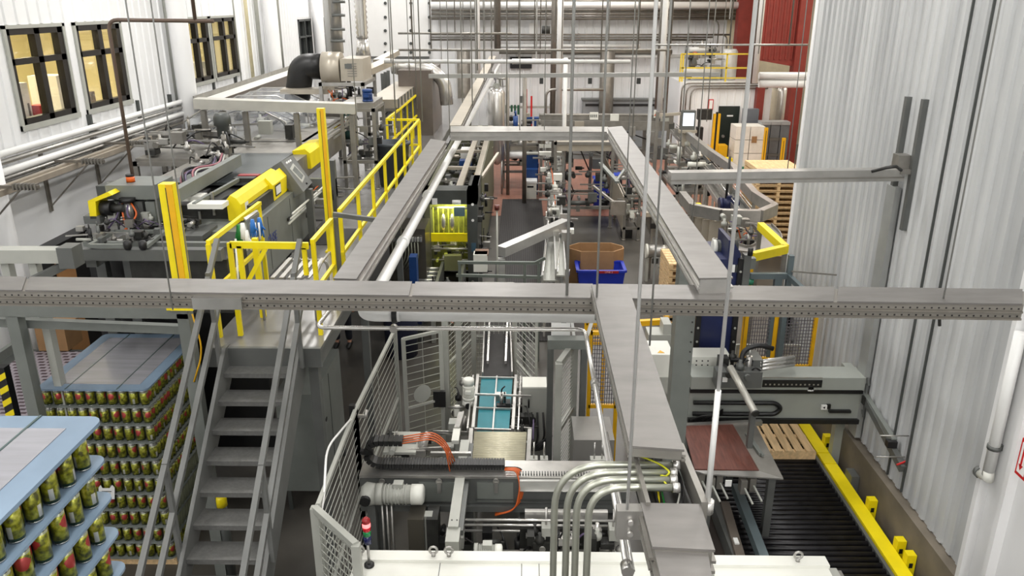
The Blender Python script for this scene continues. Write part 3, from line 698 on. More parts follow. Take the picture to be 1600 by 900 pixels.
# farther pallet
mx0, mx1, my0, my1, mzt = -5.24, -4.08, 7.76, 9.24, 2.35
nl = 10
t = thing('pallet', 'pallet under the farther tall stack of cans', 'pallet', ((mx0+mx1)/2, (my0+my1)/2, 0))
zb = mzt-nl*PIT
for k in range(3): y = my0+.05+k*(my1-my0-.2)/2; M().box(mx0, mx1, y, y+.1, 0, zb-.03).build('bearer', WOOD, t)
M().box(mx0, mx1, my0, my1, zb-.03, zb-.012).build('deck', WOOD, t)
hid = M(); npos = 0
for L in range(nl):
    z = mzt-(L+1)*PIT
    s = M(); round_sheet(s, mx0-.012, mx1+.012, my0-.012, my1+.012, z-.012, z-.001)
    tag(s.build('slip_sheet', SHEET), 'thin plastic sheet under the %s layer of cans of the farther stack' % ORD[L], 'sheet', 'slip sheets of the farther stack')
    nx = 10; px = (mx1-mx0-2*CR)/(nx-1)
    for i in range(nx):
        lone(CM2, 'drinks_can', (mx0+CR+i*px, my0+CR, z), 'drinks can in the front row of the %s layer of the farther stack' % ORD[L], 'cans of the farther stack')
    ny = 18; py_ = (my1-my0-2*CR)/(ny-1)
    for j in range(1, ny):
        if L < 6: lone(CM2, 'drinks_can', (mx1-CR, my0+CR+j*py_, z), 'drinks can on the right side of the %s layer of the farther stack' % ORD[L], 'cans of the farther stack')
    if L >= 6:
        for j in range(1, ny): hid.lathe((mx1-CR, my0+CR+j*py_, z), [(CR*.8, 0), (CR, .012), (CR, CH*.87), (CR*.8, CH*.97), (CR*.84, CH)], 8)
    # recessed cans: stuff
    for i in range(nx-1):
        x, y = mx0+CR+(i+.5)*px, my0+CR+.075
        hid.lathe((x, y, z), [(CR*.8, 0), (CR, .012), (CR, CH*.87), (CR*.8, CH*.97), (CR*.84, CH)], 8)
    for j in range(2, 18):
        x, y = mx1-CR-.08, my0+CR+(j-.5)*py_
        hid.lathe((x, y, z), [(CR*.8, 0), (CR, .012), (CR, CH*.87), (CR*.8, CH*.97), (CR*.84, CH)], 8)
tag(hid.build('drinks_cans', CANP), 'green cans packed behind the outer rows of the farther stack', 'can', 'cans of the farther stack', 'stuff')
t = thing('top_frame', 'grey and blue cover sheet lying on the farther can stack', 'sheet', ((mx0+mx1)/2, (my0+my1)/2, mzt-.02))
top_frame(t, mx0-.03, mx1+.03, my0-.03, my1+.03, mzt-.02, SHEETB)
# nearer pallet (raised on a lift)
nx1 = Z(143, 662, 4.3).x; ny1 = Z(143, 658, 4.3).y+.02; nx0, ny0, nzt = nx1-1.16, ny1-1.5, 4.3
t = thing('lift_table', 'grey lift table under the nearer can stack', 'lift table', ((nx0+nx1)/2, (ny0+ny1)/2, 0))
zl = nzt-6*PIT-.12
M().box(nx0+.2, nx1-.2, ny0+.2, ny1-.2, 0, zl-.1).build('column', GRAYM, t); M().box(nx0, nx1, ny0, ny1, zl-.1, zl).build('deck', GRAYM, t)
t = thing('pallet', 'pallet under the nearer blue topped can stack', 'pallet', ((nx0+nx1)/2, (ny0+ny1)/2, zl))
for k in range(3): y = ny0+.05+k*(ny1-ny0-.2)/2; M().box(nx0, nx1, y, y+.1, zl, zl+.08).build('bearer', WOOD, t)
M().box(nx0, nx1, ny0, ny1, zl+.08, zl+.105).build('deck', WOOD, t)
hid = M()
for L in range(6):
    z = nzt-(L+1)*PIT
    s = M(); round_sheet(s, nx0-.02, nx1+.02, ny0-.02, ny1+.02, z-.014, z)
    tag(s.build('slip_sheet', SHEETB), 'pale blue plastic sheet under the %s layer of cans of the nearer stack' % ORD[L], 'sheet', 'slip sheets of the nearer stack')
    ny = 21; py_ = (ny1-ny0-2*CR)/(ny-1)
    for j in range(9, ny):
        y = ny0+CR+j*py_
        x = nx1-CR-(.045 if j % 2 == 0 else 0)
        if L < 5: lone(CM1, 'drinks_can', (x, y, z), 'green printed can on the right of the %s layer of the nearer stack' % ORD[L], 'cans of the nearer stack')
    for i in range(1, 9): hid.lathe((nx1-CR-i*.1, ny1-CR, z), [(CR*.8, 0), (CR, .012), (CR, CH*.87), (CR*.8, CH*.97), (CR*.84, CH)], 10)
    for j in range(ny): hid.lathe((nx1-CR*3-.05, ny0+CR+j*py_, z), [(CR*.8, 0), (CR, .012), (CR, CH*.87), (CR*.8, CH*.97), (CR*.84, CH)], 10)
    for i in range(1, 9): hid.lathe((nx1-CR-i*.1, ny0+CR, z), [(CR*.8, 0), (CR, .012), (CR, CH*.87), (CR*.8, CH*.97), (CR*.84, CH)], 10)
tag(hid.build('drinks_cans', CANP), 'cans packed behind the outer row of the nearer stack', 'can', 'cans of the nearer stack', 'stuff')
t = thing('top_frame', 'pale blue cover frame lying on the nearer can stack', 'sheet', ((nx0+nx1)/2, (ny0+ny1)/2, nzt-.02))
top_frame(t, nx0-.03, nx1+.03, ny0-.03, ny1+.03, nzt-.02, SHEETB)
# paper tag on the farther stack
p = Y(166, 770, my0-.03)
t = thing('paper_tag', 'small white printed tag stuck on the front of the farther can stack', 'label', tuple(p))
M().prism([Y(154, 780, my0-.03), Y(179, 780, my0-.03), Y(179, 762, my0-.03), Y(175, 758, my0-.03), Y(171, 763, my0-.03), Y(160, 763, my0-.03), Y(157, 758, my0-.03), Y(154, 762, my0-.03)], (0, .004, 0)).build('tag_sheet', WHITE, t)
for k in range(3):
    a = Y(159, 768+k*3.2, my0-.034); b = Y(174-k*2, 768+k*3.2, my0-.034); M().box(a.x, b.x, my0-.034, my0-.031, a.z-.005, a.z+.005).build('text_line', GRAYD, t)
# ================= STEEL PLATFORM, STAIR, YELLOW RAILS
zK = 2.86; dX0, dX1 = -3.33, -2.12
PLATE = mat('walkway_plate', (146, 145, 144), .26, .45, .16, 2.2, .06)
pf = thing('platform', 'grey steel walkway platform running down the hall from the stair top', 'platform', (-2.7, 16, 0))
M().box(dX0, dX1, 7.75, 13, zK-.03, zK).build('deck_plate', PLATE, pf)
M().box(-5.6, dX1, 13, 31, zK-.03, zK).build('deck_plate', PLATE, pf)
M().box(dX1-.06, dX1, 7.75, 31, zK-.2, zK-.03).build('edge_beam', GRAYM, pf)
M().box(dX0, dX1, 7.7, 7.75, zK-.22, zK-.0).build('edge_beam', GRAYM, pf)
M().box(dX0, dX0+.06, 7.75, 13, zK-.2, zK-.03).build('edge_beam', GRAYM, pf)
M().box(-5.6, -5.5, 13, 31, zK-.2, zK-.03).build('edge_beam', GRAYM, pf)
for y in (7.85, 10.6, 14, 18, 22, 26, 30.5):
    for x in (dX1-.12, -5.5):
        if x < -5 and y < 13: continue
        lg_ = M().box(x-.05, x+.05, y-.05, y+.05, 0, zK-.2).build('leg', GRAYM, pf); M().box(x-.11, x+.11, y-.11, y+.11, 0, .015).build('foot_plate', GRAYM, lg_)
# stair
st = thing('stair', 'grey steel stair with open treads and double handrails climbing to the platform', 'stairs', (-2.73, 6, 0))
ns = 14; sx0, sx1 = -3.1, -2.36
TREAD = mat('tread_plate', (112, 112, 110), .4, .25, .12, 30, .3)
rise, go = zK/ns, .235
for k in range(1, ns):
    z = zK-rise*k; y = 7.75-go*k
    s = M().box(sx0, sx1, y-.0, y+go+.035, z-.03, z); s.box(sx0, sx1, y-.002, y+.012, z-.05, z-.03)
    s.build('tread', TREAD, st)
ye = 7.75-go*ns
for x in (sx0-.04, sx1):
    M().prism([(x, ye-.05, 0), (x, ye+.25, 0), (x, 7.78, zK-.3), (x, 7.78, zK+.02), (x, 7.65, zK+.02)], (.04, 0, 0)).build('stringer', STAIRM, st)
sl = (7.75-ye, zK)
for x in (sx0-.06, sx1+.06):
    for hh in (1.02, .52):
        a = V(x, 7.95, zK+hh+.1); b = V(x, ye+.25, hh+.2)
        M().bar(a, b, .05, .045).build('handrail', STAIRM, st, bev=.01)
    for f in (.03, .5, .93):
        y = 7.7-(7.6-ye)*f; z = zK*(y-ye)/(7.75-ye); M().box(x-.022, x+.022, y-.022, y+.022, z-.05, z+1.0).build('rail_post', STAIRM, st)
# yellow rails
def rail(lab, pts, zb, zt, mid=True, posts=None, w=.045, kick=False, mat_=YEL):
    t = thing('guard_rail', lab, 'railing', (pts[0][0], pts[0][1], zb))
    for a, b in zip(pts[:-1], pts[1:]):
        M().bar((a[0], a[1], zt), (b[0], b[1], zt), w).build('top_rail', mat_, t, bev=.006)
        if mid: M().bar((a[0], a[1], (zb+zt)/2), (b[0], b[1], (zb+zt)/2), w*.9).build('mid_rail', mat_, t, bev=.006)
    for q in (posts if posts is not None else pts):
        M().box(q[0]-w/2, q[0]+w/2, q[1]-w/2, q[1]+w/2, zb, zt-w*.4).build('post', mat_, t)
    return t
zR = zK+1.07; Xr = -2.2
g = rail('yellow guard rail running down the right side of the walkway platform', [(Xr, 9.35), (Xr, 17.2)], zK, zR, posts=[(Xr, 9.4+1.1*k) for k in range(8)])
rail('yellow guard rail at the far end enclosing the bin, around the walkway corner', [(Xr, 17.3), (-2.9, 17.3), (-2.85, 24.6)], zK, zR, posts=[(-2.9, 17.3+1.04*k) for k in range(8)]+[(Xr, 17.3)])
rail('short yellow rail left of the stair top with gloves hung on it', [(-3.28, 8.0), (-3.28, 9.75)], zK, zR, posts=[(-3.28, 8.0), (-3.28, 9.7)])
c = rail('short yellow rail on the right of the stair top gate', [(Xr, 8.05), (Xr, 8.95)], zK, zR, posts=[(Xr, 8.08), (Xr, 8.92)])
gt = thing('safety_gate', 'yellow swing gate with diagonal brace across the stair top', 'gate', (-2.7, 8.0, zK))
M().bar((-3.05, 8.0, zR-.02), (Xr-.03, 8.0, zR-.03), .04, .07).build('top_bar', YEL, gt, bev=.006)
M().box(-2.98, -2.93, 7.98, 8.02, zK+.35, zR-.03).build('upright', YEL, gt)
M().box(-3.08, -3.03, 7.98, 8.02, zK+.02, zR-.0).build('hinge_post', YEL, gt)
M().bar((-2.95, 8.0, zR-.5), (-2.68, 8.0, zR-.06), .03, .045).build('brace', YEL, gt)
M().box(Xr-.1, Xr-.055, 7.98, 8.02, zR-.35, zR-.05).build('upright', YEL, gt)
M().bar((-2.95, 8.0, zK+.37), (Xr-.06, 8.0, zR-.36), .03, .02).build('lower_bar', STEELD, gt)
# yellow bollard-like guard by the column (light curtain) and tall yellow post
def guard_post(px0, py0, px1, y, w, lab, dp=.12, py1=None, m=YEL):
    a = Y(px0, py0, y); zb = Y(px1, py1, y).z if py1 else zK
    t = thing('light_curtain_post', lab, 'post', (a.x, y, zb))
    M().box(a.x-w/2, a.x+w/2, y-dp/2, y+dp/2, zb+.02, a.z).build('housing', m, t, bev=.012)
    M().box(a.x+w*.02, a.x+w*.47, y-dp/2-.012, y-dp/2, zb+.1, a.z-.0).build('amber_cover', YELO, t)
    M().box(a.x+w*.0, a.x+w*.06, y-dp/2-.014, y-dp/2, zb+.1, a.z-.03).build('lens_strip', DARK, t)
    M().box(a.x-w*.8, a.x+w*.8, y-dp*.8, y+dp*.8, zb, zb+.02).build('base_plate', m, t)
    return t
guard_post(262, 286, 288, 7.3, .135, 'wide yellow light curtain post standing at the left, nearest of its kind', .12, 480)
guard_post(501, 169, 512, 11.2, .1, 'tall slender yellow light curtain post in the middle of the walkway', .1)
# dark rubber mat & other deck items
p, q = Z(455, 383, zK), Z(523, 358, zK)
tag(M().box(p.x, p.x+.8, p.y, q.y, zK, zK+.012).build('rubber_mat', RUBBER), 'dark rubber mat lying on the platform beside the grey machine', 'mat')
# grey threshold frame between rails
t = thing('toe_guard', 'thin grey steel frame post and bar closing the rail gap', 'frame', (Xr, 9.1, zK))
M().bar((Xr+.04, 8.98, zK), (Xr+.04, 8.98, zR+.02), .05, .05).build('upright', GRAYM, t); M().bar((Xr+.0, 9.05, zR+.04), (Xr+.75, 9.05, zR-.06), .05, .05).build('arm', GRAYM, t)
# low aluminium step stool by the gate
t = thing('step_stool', 'small aluminium step with ribbed top and bent handle frame beside the gate', 'step', (-2.6, 8.7, zK))
z0 = zK+.5
for k in range(5): x = -2.85+k*.1; M().box(x, x+.05, 8.55, 9.3, z0-.02, z0+.0).build('slat', STEEL, t)
M().tube(arc([V(-2.95, 8.5, zK), V(-2.95, 8.5, z0-.06), V(-2.35, 8.5, z0-.06), V(-2.35, 8.5, zK)], .1), .017, 8).build('leg_frame', STEEL, t)
M().tube(arc([V(-2.95, 8.5, z0-.3), V(-2.35, 8.5, z0-.3)], .1), .015, 8).build('cross_tube', STEEL, t)
M().tube(arc([V(-2.92, 9.3, zK), V(-2.92, 9.3, z0-.03), V(-2.38, 9.3, z0-.03), V(-2.38, 9.3, zK)], .1), .017, 8).build('leg_frame', STEEL, t)
M().tube(arc([V(-2.34, 8.6, z0), V(-2.3, 8.7, z0+.12), V(-2.3, 9.2, z0+.12), V(-2.3, 9.3, z0-.1)], .1), .015, 8).build('grab_handle', STEEL, t)
# ================= DEPALLETISER FRAME (left)
fr = thing('depalletizer', 'grey steel frame with two cross bars standing over the farther can stack', 'frame', (-5, 7.4, 0))
y = 7.5
def pbar(a, b, y, w, dp, mm, par, nm):
    p, q = Y(*a, y), Y(*b, y); return M().bar(p, q, dp, w).build(nm, mm, par, bev=.006)
pbar((-60, 483), (296, 487), y, .12, .1, GRAYP, fr, 'cross_bar'); pbar((-60, 500), (284, 514), y+.15, .09, .08, GRAYP, fr, 'cross_bar')
for px, py in ((288, 488), (22, 492)):
    p = Y(px, py, y); 
    lg_ = M().box(p.x-.06, p.x+.06, y-.05, y+.07, 0, p.z).build('post', GRAYP, fr, bev=.008); M().box(p.x-.12, p.x+.12, y-.12, y+.12, 0, .02).build('foot_plate', GRAYP, lg_)
p = Y(288, 488, y); M().tube(arc([V(p.x+.1, y-.05, p.z), V(p.x+.16, y-.05, p.z-.4), V(p.x+.02, y-.06, p.z-.75)], .2), .009, 6).build('cable', YELO, fr)
M().box(p.x-.14, p.x-.02, y-.08, y+.02, p.z+.05, p.z+.09).build('yellow_connector', YEL, fr)
# dark diagonal and left beam
t = thing('infeed_beam', 'pale grey box beam ending above the left of the crossing tray', 'beam', (-6, 7.9, 0))
a, b = Y(-40, 398, 7.8), Y(101, 398, 7.8); M().bar(a, b, .16, .14).build('beam', GRAYL, t, bev=.01)
M().box(b.x-.02, b.x+.14, 7.7, 7.9, b.z-.12, b.z+.1).build('end_bracket', GRAYM, t)
M().bar(b+V(.05, .05, -.08), Y(48, 440, 7.6), .06, .08).build('diagonal_strut', GRAYM, t)
for px in (12, 55): p = Y(px, 415, 7.85); M().box(p.x-.04, p.x+.04, 7.8, 7.9, 0, p.z+.1).build('leg', GRAYL, t)
# things at far left under the crossing tray
t = thing('roller_table', 'dark steel roller table with perforated top at the far left', 'conveyor', (-6.6, 9, 0))
a = Z(48, 572, 1.7); b = Z(120, 540, 1.7)
M().box(-7.2, -5.65, 8.2, 10.4, 1.55, 1.62).build('table_top', GRAYD, t)
pm = bpy.data.materials.new('perforated_plate'); pm.use_nodes = True; nt = pm.node_tree; vo = nt.nodes.new('ShaderNodeTexBrick'); tc = nt.nodes.new('ShaderNodeTexCoord'); nt.links.new(tc.outputs['Object'], vo.inputs[0])
vo.inputs['Scale'].default_value = 1; vo.inputs['Brick Width'].default_value = .12; vo.inputs['Row Height'].default_value = .09; vo.inputs['Mortar Size'].default_value = .022
vo.inputs['Color1'].default_value = (.05, .03, .04, 1); vo.inputs['Color2'].default_value = (.06, .03, .04, 1); vo.inputs['Mortar'].default_value = (.3, .27, .3, 1)
nt.links.new(vo.outputs[0], nt.nodes['Principled BSDF'].inputs['Base Color'])
M().box(-7.0, -5.75, 8.3, 10.3, 1.62, 1.635).build('perforated_deck', pm, t)
for x in (-7.25, -5.65): M().box(x, x+.07, 8.1, 10.5, 1.5, 1.75).build('side_rail', GRAYP, t)
for x in (-7.2, -5.62):
    for y in (8.2, 10.3): M().box(x-.04, x+.05, y-.05, y+.05, 0, 1.5).build('leg', GRAYD, t)
p = Y(12, 610, 7.9)
t = thing('hazard_post', 'short post with yellow and black stripes at the far left', 'post', (p.x, 7.9, 0))
M().box(p.x-.05, p.x+.05, 7.85, 7.95, 0, Y(8, 572, 7.9).z).build('post_body', BLACK, t)
for k in range(9): z = Y(8, 572, 7.9).z-.1-k*.15; M().prism([(p.x-.052, 7.846, z-.08), (p.x+.052, 7.846, z-.02), (p.x+.052, 7.846, z+.05), (p.x-.052, 7.846, z-.01)], (0, .003, 0)).build('yellow_stripe', YEL, t)
p = Z(85, 548, 1.64)
t = thing('cardboard_carton', 'brown cardboard carton on the roller table behind the frame post', 'box', (p.x, p.y, 1.636))
M().box(p.x-.22, p.x+.2, p.y, p.y+.4, 1.636, 2.0).build('carton_body', CARD, t, bev=.005); M().box(p.x-.03, p.x+.03, p.y-.002, p.y, 1.64, 2.0).build('tape', mat('tape', (190, 160, 120), .3), t)
# dark openings in the lower left wall
t = thing('wall_cabinet', 'black cabinet against the smooth lower left wall with an orange brown panel', 'cabinet', (XL, 11, 0))
a, b = X(49, 390, XL), X(116, 350, XL); 
M().box(XL, XL+.25, a.y, b.y, 0, a.z).build('cabinet_body', BLACK, t)
M().box(XL+.25, XL+.27, a.y+.1, a.y+.6, .8, a.z-.15).build('front_panel', mat('orange_brown', (178, 130, 84), .5), t)
# ================= helpers for machines
def frame3(par, x0, x1, y0, y1, z0, z1, w, m, top=True, mid=None, feet=True):
    for x in (x0, x1):
        for y in (y0, y1):
            lg_ = M().box(x-w/2, x+w/2, y-w/2, y+w/2, z0, z1).build('leg', m, par)
            if feet: M().cyl((x, y, z0), (x, y, z0+.03), w*.9, 8).build('foot', m, lg_)
    for z in ([z1-w/2] if top else [])+([mid] if mid else []):
        for y in (y0, y1): M().box(x0-w/2, x1+w/2, y-w/2, y+w/2, z-w/2, z+w/2).build('cross_beam', m, par)
        for x in (x0, x1): M().box(x-w/2, x+w/2, y0, y1, z-w/2, z+w/2).build('side_beam', m, par)
def conv(lab, pts, w, belt=GRAYM, rail=STEEL, legs=True, rh=.12, name='conveyor', leg_m=None, leg_every=1.6, zb=0, rt=.02, guide=False, group=None):
    """belt conveyor along plan points (x,y,z)"""
    pts = [Vector(p) for p in pts]; t = thing(name, lab, 'conveyor', (pts[0].x, pts[0].y, zb), group)
    L, R_ = [], []
    for i, p in enumerate(pts):
        d = (pts[min(i+1, len(pts)-1)]-pts[max(i-1, 0)]); d.z = 0; d.normalize(); n = Vector((d.y, -d.x, 0)); L.append(p-n*w/2); R_.append(p+n*w/2)
    m = M()
    for i in range(len(pts)-1): m.solid([L[i]+V(0, 0, -.03), R_[i]+V(0, 0, -.03), R_[i+1]+V(0, 0, -.03), L[i+1]+V(0, 0, -.03)], [L[i], R_[i], R_[i+1], L[i+1]])
    m.build('belt', belt, t)
    for S, s in ((L, -1), (R_, 1)):
        m = M(); e = V(0, 0, rh*.6)
        for i in range(len(S)-1):
            k = rt; d = (S[i+1]-S[i]).normalized(); n = Vector((d.y, -d.x, 0))*s*k
            m.solid([S[i]+V(0, 0, -rh*.4), S[i]+n+V(0, 0, -rh*.4), S[i+1]+n+V(0, 0, -rh*.4), S[i+1]+V(0, 0, -rh*.4)], [S[i]+e, S[i]+n+e, S[i+1]+n+e, S[i+1]+e])
        m.build('side_rail', rail, t)
        if guide:
            m = M(); m.tube([q+V(0, 0, rh*.6+.08) for q in S], .012, 6); m.build('guide_rail', CHROME, t)
    if legs:
        tot = 0; nxt = .2
        for i in range(len(pts)-1):
            seg = (pts[i+1]-pts[i]).length
            while nxt < tot+seg:
                f = (nxt-tot)/seg
                for S in (L, R_):
                    p = S[i].lerp(S[i+1], f); M().box(p.x-.025, p.x+.025, p.y-.025, p.y+.025, zb, p.z-rh*.4).build('leg', leg_m or rail, t)
                nxt += leg_every
            tot += seg
    return t
def clutter(par, x0, x1, y0, y1, z0, z1, n, seed=1, hoses=3, mats=None, s=1.):
    rd = random.Random(seed); u = rd.uniform; mats = mats or (STEEL, DARK, GRAYM, STEELD, BLACK, GRAYL)
    for k in range(n):
        x, y, z = u(x0, x1), u(y0, y1), u(z0, z1); m = rd.choice(mats); q = rd.random()
        if q < .35:
            a, b, c = u(.03, .09)*s, u(.03, .09)*s, u(.03, .1)*s; M().box(x-a, x+a, y-b, y+b, z-c, z+c).build('bracket', m, par, bev=.006)
        elif q < .65:
            ax = rd.choice((V(1, 0, 0), V(0, 1, 0), V(0, 0, 1))); l = u(.06, .16)*s; r = u(.02, .045)*s; p = V(x, y, z)
            m1 = M(); m1.tube([p-ax*l, p+ax*l], r, 10).tube([p+ax*l, p+ax*l*1.6], r*.4, 6); m1.build('air_cylinder', m, par)
        elif q < .8:
            p = V(x, y, z); M().lathe(p, [(.03*s, 0), (.05*s, .02*s), (.05*s, .07*s), (.02*s, .09*s), (.02*s, .13*s)], 10).build('sensor_head', m, par)
        else:
            l = u(.15, .4)*s; M().bar((x-l, y, z), (x+l, y, z+u(-.05, .05)), .025*s).build('rod', STEEL, par)
    for k in range(hoses):
        a = V(u(x0, x1), u(y0, y1), u(z0, z1)); b = V(u(x0, x1), u(y0, y1), u(z0, z1)); md = a.lerp(b, .5)+V(0, -.05, u(.05, .2)*s)
        M().tube(arc([a, md, b], .4, 6), .011*s, 6).build('hose', rd.choice((BLACK, mat('violet_cable', (92, 78, 110), .5), BLACK, ORANGE if seed % 3 == 0 else RUBBER)), par)
def motor(par_or_lab, p, ax, r, l, m=GRAYL, gear=True, name='gear_motor'):
    """finned motor with gearbox along ax"""
    p, ax = Vector(p), Vector(ax).normalized()
    t = thing(name, par_or_lab, 'motor', tuple(p)) if isinstance(par_or_lab, str) else par_or_lab
    hs_ = M().tube([p+ax*l*.35, p+ax*l*.8], r, 16).build('motor_housing', m, t)
    for k in range(7): M().tube([p+ax*l*(.38+.055*k), p+ax*l*(.38+.055*k+.02)], r*1.1, 16).build('cooling_fin', m, hs_)
    M().tube([p+ax*l*.8, p+ax*l*.97, p+ax*l], [r*1.08, r*1.08, r*.8], 16).build('fan_cover', OFFW if m in (GRAYL, OFFW) else m, t)
    u = ax.cross(V(0, 0, 1)); u = u if u.length > .1 else V(1, 0, 0); u.normalize()
    M().tube([p+ax*l*.24, p+ax*l*.35], r*1.15, 16).build('flange', m, t)
    if gear:
        gb_ = M().tube([p, p+ax*l*.08, p+ax*l*.24], [r*.8, r*1.25, r*1.1], 14).build('gearbox', m, t)
        M().cyl(p+ax*l*.1-V(0, r*1.5, 0), p+ax*l*.1+V(0, r*1.2, 0), r*.55, 12).build('output_shaft', BLACK, gb_)
    q = p+ax*l*.6+V(0, 0, r*1.15) if abs(ax.z) < .5 else p+ax*l*.6+V(0, -r*1.2, 0)
    M().box(q.x-r*.5, q.x+r*.5, q.y-r*.45, q.y+r*.45, q.z-r*.25, q.z+r*.3).build('terminal_box', m, hs_, bev=.006)
    return t
# ================= MACHINE AT LEFT ON ITS OWN LEGS (sleeving machine)
m1 = thing('packing_machine', 'large grey packing machine with yellow covers and touch panel left of the walkway', 'machine', (-4.6, 11, 0))
yb = 8.5
a, b = Y(113, 398, yb), Y(345, 398, yb)
M().box(a.x, b.x, yb, yb+.12, a.z-.07, a.z+.06).build('front_beam', GRAYM, m1, bev=.01)
M().box(a.x, b.x, yb+.25, yb+.32, a.z+.02, a.z+.07).build('front_beam', GRAYP, m1)
M().box(a.x+.55, b.x, yb+.15, yb+1.6, a.z-.75, a.z-.1).build('underframe', DARK, m1)
for px in (157, 200): p = Y(px, 415, 9.4); M().box(p.x-.06, p.x+.06, 9.4, 9.52, 0, a.z-.06).build('leg', GRAYM, m1); M().box(p.x-.06, p.x+.06, yb+.1, 9.4, a.z-.18, a.z-.06).build('cantilever', GRAYM, m1); M().box(p.x-.12, p.x+.12, 9.35, 9.58, 0, .02).build('foot', GRAYM, m1)
zt1 = a.z
for px, py in ((202, 395), (226, 397), (281, 396)): p = Y(px, py+4, yb); M().lathe((p.x, yb, zt1+.06), [(.03, 0), (.045, .03), (.045, .09), (.02, .11)], 10).build('black_foot', BLACK, m1)
# inner square frame
f = frame_rect
z = zt1+.1
M().bar(Z(140, 384, z), Z(178, 362, z), .05, .04).build('inner_bar', GRAYP, m1); M().bar(Z(142, 384, z), Z(205, 384, z), .05, .04).build('inner_bar', GRAYP, m1)
M().bar(Z(178, 362, z), Z(250, 362, z), .05, .04).build('inner_bar', GRAYP, m1); M().bar(Z(228, 385, z), Z(262, 358, z), .05, .04).build('inner_bar', GRAYP, m1)
M().box(-4.35, -3.75, 9.0, 9.5, z-.08, z-.02).build('tray_plate', GRAYM, m1)
def blob(px, py, y, w, h, n, seed, **k): 
    k.setdefault('s', .62)
    p = Y(px, py, y); q = Y(px+w, py-h, y); clutter(m1, min(p.x, q.x), max(p.x, q.x), y, y+.3, p.z, q.z, n, seed, **k)
blob(112, 388, 8.7, 50, 22, 14, 2, hoses=2); blob(190, 384, 8.7, 45, 14, 14, 4, hoses=1)
blob(155, 360, 9.1, 110, 10, 12, 5, hoses=9)
# head with column box
p, q = Y(174, 350, 9.4), Y(240, 290, 9.4)
M().box(p.x, q.x, 9.4, 9.95, q.z-.17, q.z).build('head_box', GRAYP, m1, bev=.01)
M().box(p.x+.03, q.x-.03, 9.5, 9.9, p.z, q.z-.17).build('head_column', GRAYP, m1); M().box(p.x+.2, p.x+.36, 9.45, 9.5, p.z, q.z-.2).build('dark_recess', DARK, m1)
for fx, w, mm in ((.1, .05, GRAYP), (.34, .045, GRAYL), (.62, .05, GRAYM), (.86, .055, GRAYP)):
    x = p.x+(q.x-p.x)*fx; M().box(x-w, x+w, 9.4, 9.52, p.z-.02, q.z-.2).build('guide_column', mm, m1)
x = p.x+(q.x-p.x)*.45; M().cyl((x, 9.36, p.z+.05), (x, 9.36, q.z-.18), .05, 12).build('air_cylinder', CHROME, m1); M().cyl((x, 9.36, q.z-.19), (x, 9.36, q.z-.14), .09, 14).build('cylinder_cap', BLACK, m1)
for fx in (.12, .78): x = p.x+(q.x-p.x)*fx; M().box(x-.05, x+.05, 9.3, 9.38, p.z, p.z+.16).build('terminal_box', GRAYL, m1, bev=.006)
for k in range(6):
    x = p.x+(q.x-p.x)*(.3+.06*k); M().tube(arc([V(x, 9.33, q.z-.2), V(x+random.uniform(-.1, .1), 9.28, p.z+.15), V(x+random.uniform(-.25, .25), 9.15, p.z-.03)], .2), .012, 6).build('hose', (mat('violet_cable', (92, 78, 110), .5), ORANGE, BLACK)[k % 3], m1)
# orange beacon
bc = thing('beacon', 'orange warning beacon on top of the grey head of the packing machine', 'beacon', tuple(Y(205, 287, 9.6)))
p = Y(205, 287, 9.6); M().cyl(p, p+V(0, 0, .025), .055, 14).build('beacon_base', BLACK, bc); M().cyl(p+V(0, 0, .025), p+V(0, 0, .09), .05, 14).build('beacon_lens', mat('orange_lens', (220, 96, 20), .25), bc); M().cyl(p+V(0, 0, .09), p+V(0, 0, .12), .05, 14).build('beacon_cap', BLACK, bc)
# yellow arm at left
M().prism([Y(137, 314, 9.2), Y(141, 342, 9.2), Y(151, 342, 9.2), Y(149, 314, 9.2)], (0, .3, 0)).build('yellow_arm_plate', YEL, m1, bev=.008)
M().prism([Y(137, 314, 9.2), Y(149, 315, 9.2), Y(175, 305, 9.2), Y(168, 300, 9.2)], (0, .25, 0)).build('yellow_arm', YEL, m1, bev=.008)
p = Y(160, 325, 9.3); M().cyl(p, p+V(.12, 0, 0), .09, 14).build('arm_motor', BLACK, m1); M().cyl(p+V(.1, 0, 0), p+V(.26, 0, 0), .05, 12).build('arm_shaft', DARK, m1)
p, q = Y(132, 350, 9.2), Y(155, 338, 9.2); M().box(p.x, q.x, 9.2, 9.5, p.z, q.z).build('arm_bracket', GRAYM, m1)
p = Y(163, 298, 9.8); M().box(p.x-.1, p.x+.15, 9.8, 10.1, p.z-.08, p.z+.06).build('rear_box', GRAYD, m1, bev=.01)
# rear long side beams (run down the hall)
for (x0, y0, x1, y1, z_, w, h, mm) in ((263, 312, 372, 250, 4.1, .1, .16, GRAYP), (303, 320, 372, 281, 3.98, .04, .05, GRAYP), (300, 296, 360, 262, 4.0, .06, .1, GRAYM)):
    M().bar(Z(x0, y0, z_), Z(x1, y1, z_), w, h).build('side_beam', mm, m1, bev=.01)
a = Z(272, 312, 3.98); b = Z(372, 254, 3.98)
for k in range(9):
    o = V(random.uniform(-.15, .1), 0, random.uniform(.02, .12)); M().tube(arc([a+V(.1, .4, 0)+o, a.lerp(b, .35)+V(-.1, 0, .12)+o, a.lerp(b, .6)+V(.05, 0, .05)+o, a.lerp(b, .95)+V(-.2, 0, .05)+o], .3), .014, 6).build('hose', (mat('violet_cable', (92, 78, 110), .5), BLACK, mat('pink_cable', (150, 84, 96), .5), GRAYL)[k % 4], m1)
clutter(m1, b.x-.5, b.x-.05, b.y-.8, b.y+1.2, 4.0, 4.3, 22, 11, 5, mats=(CHROME, STEEL, DARK, STEELD))
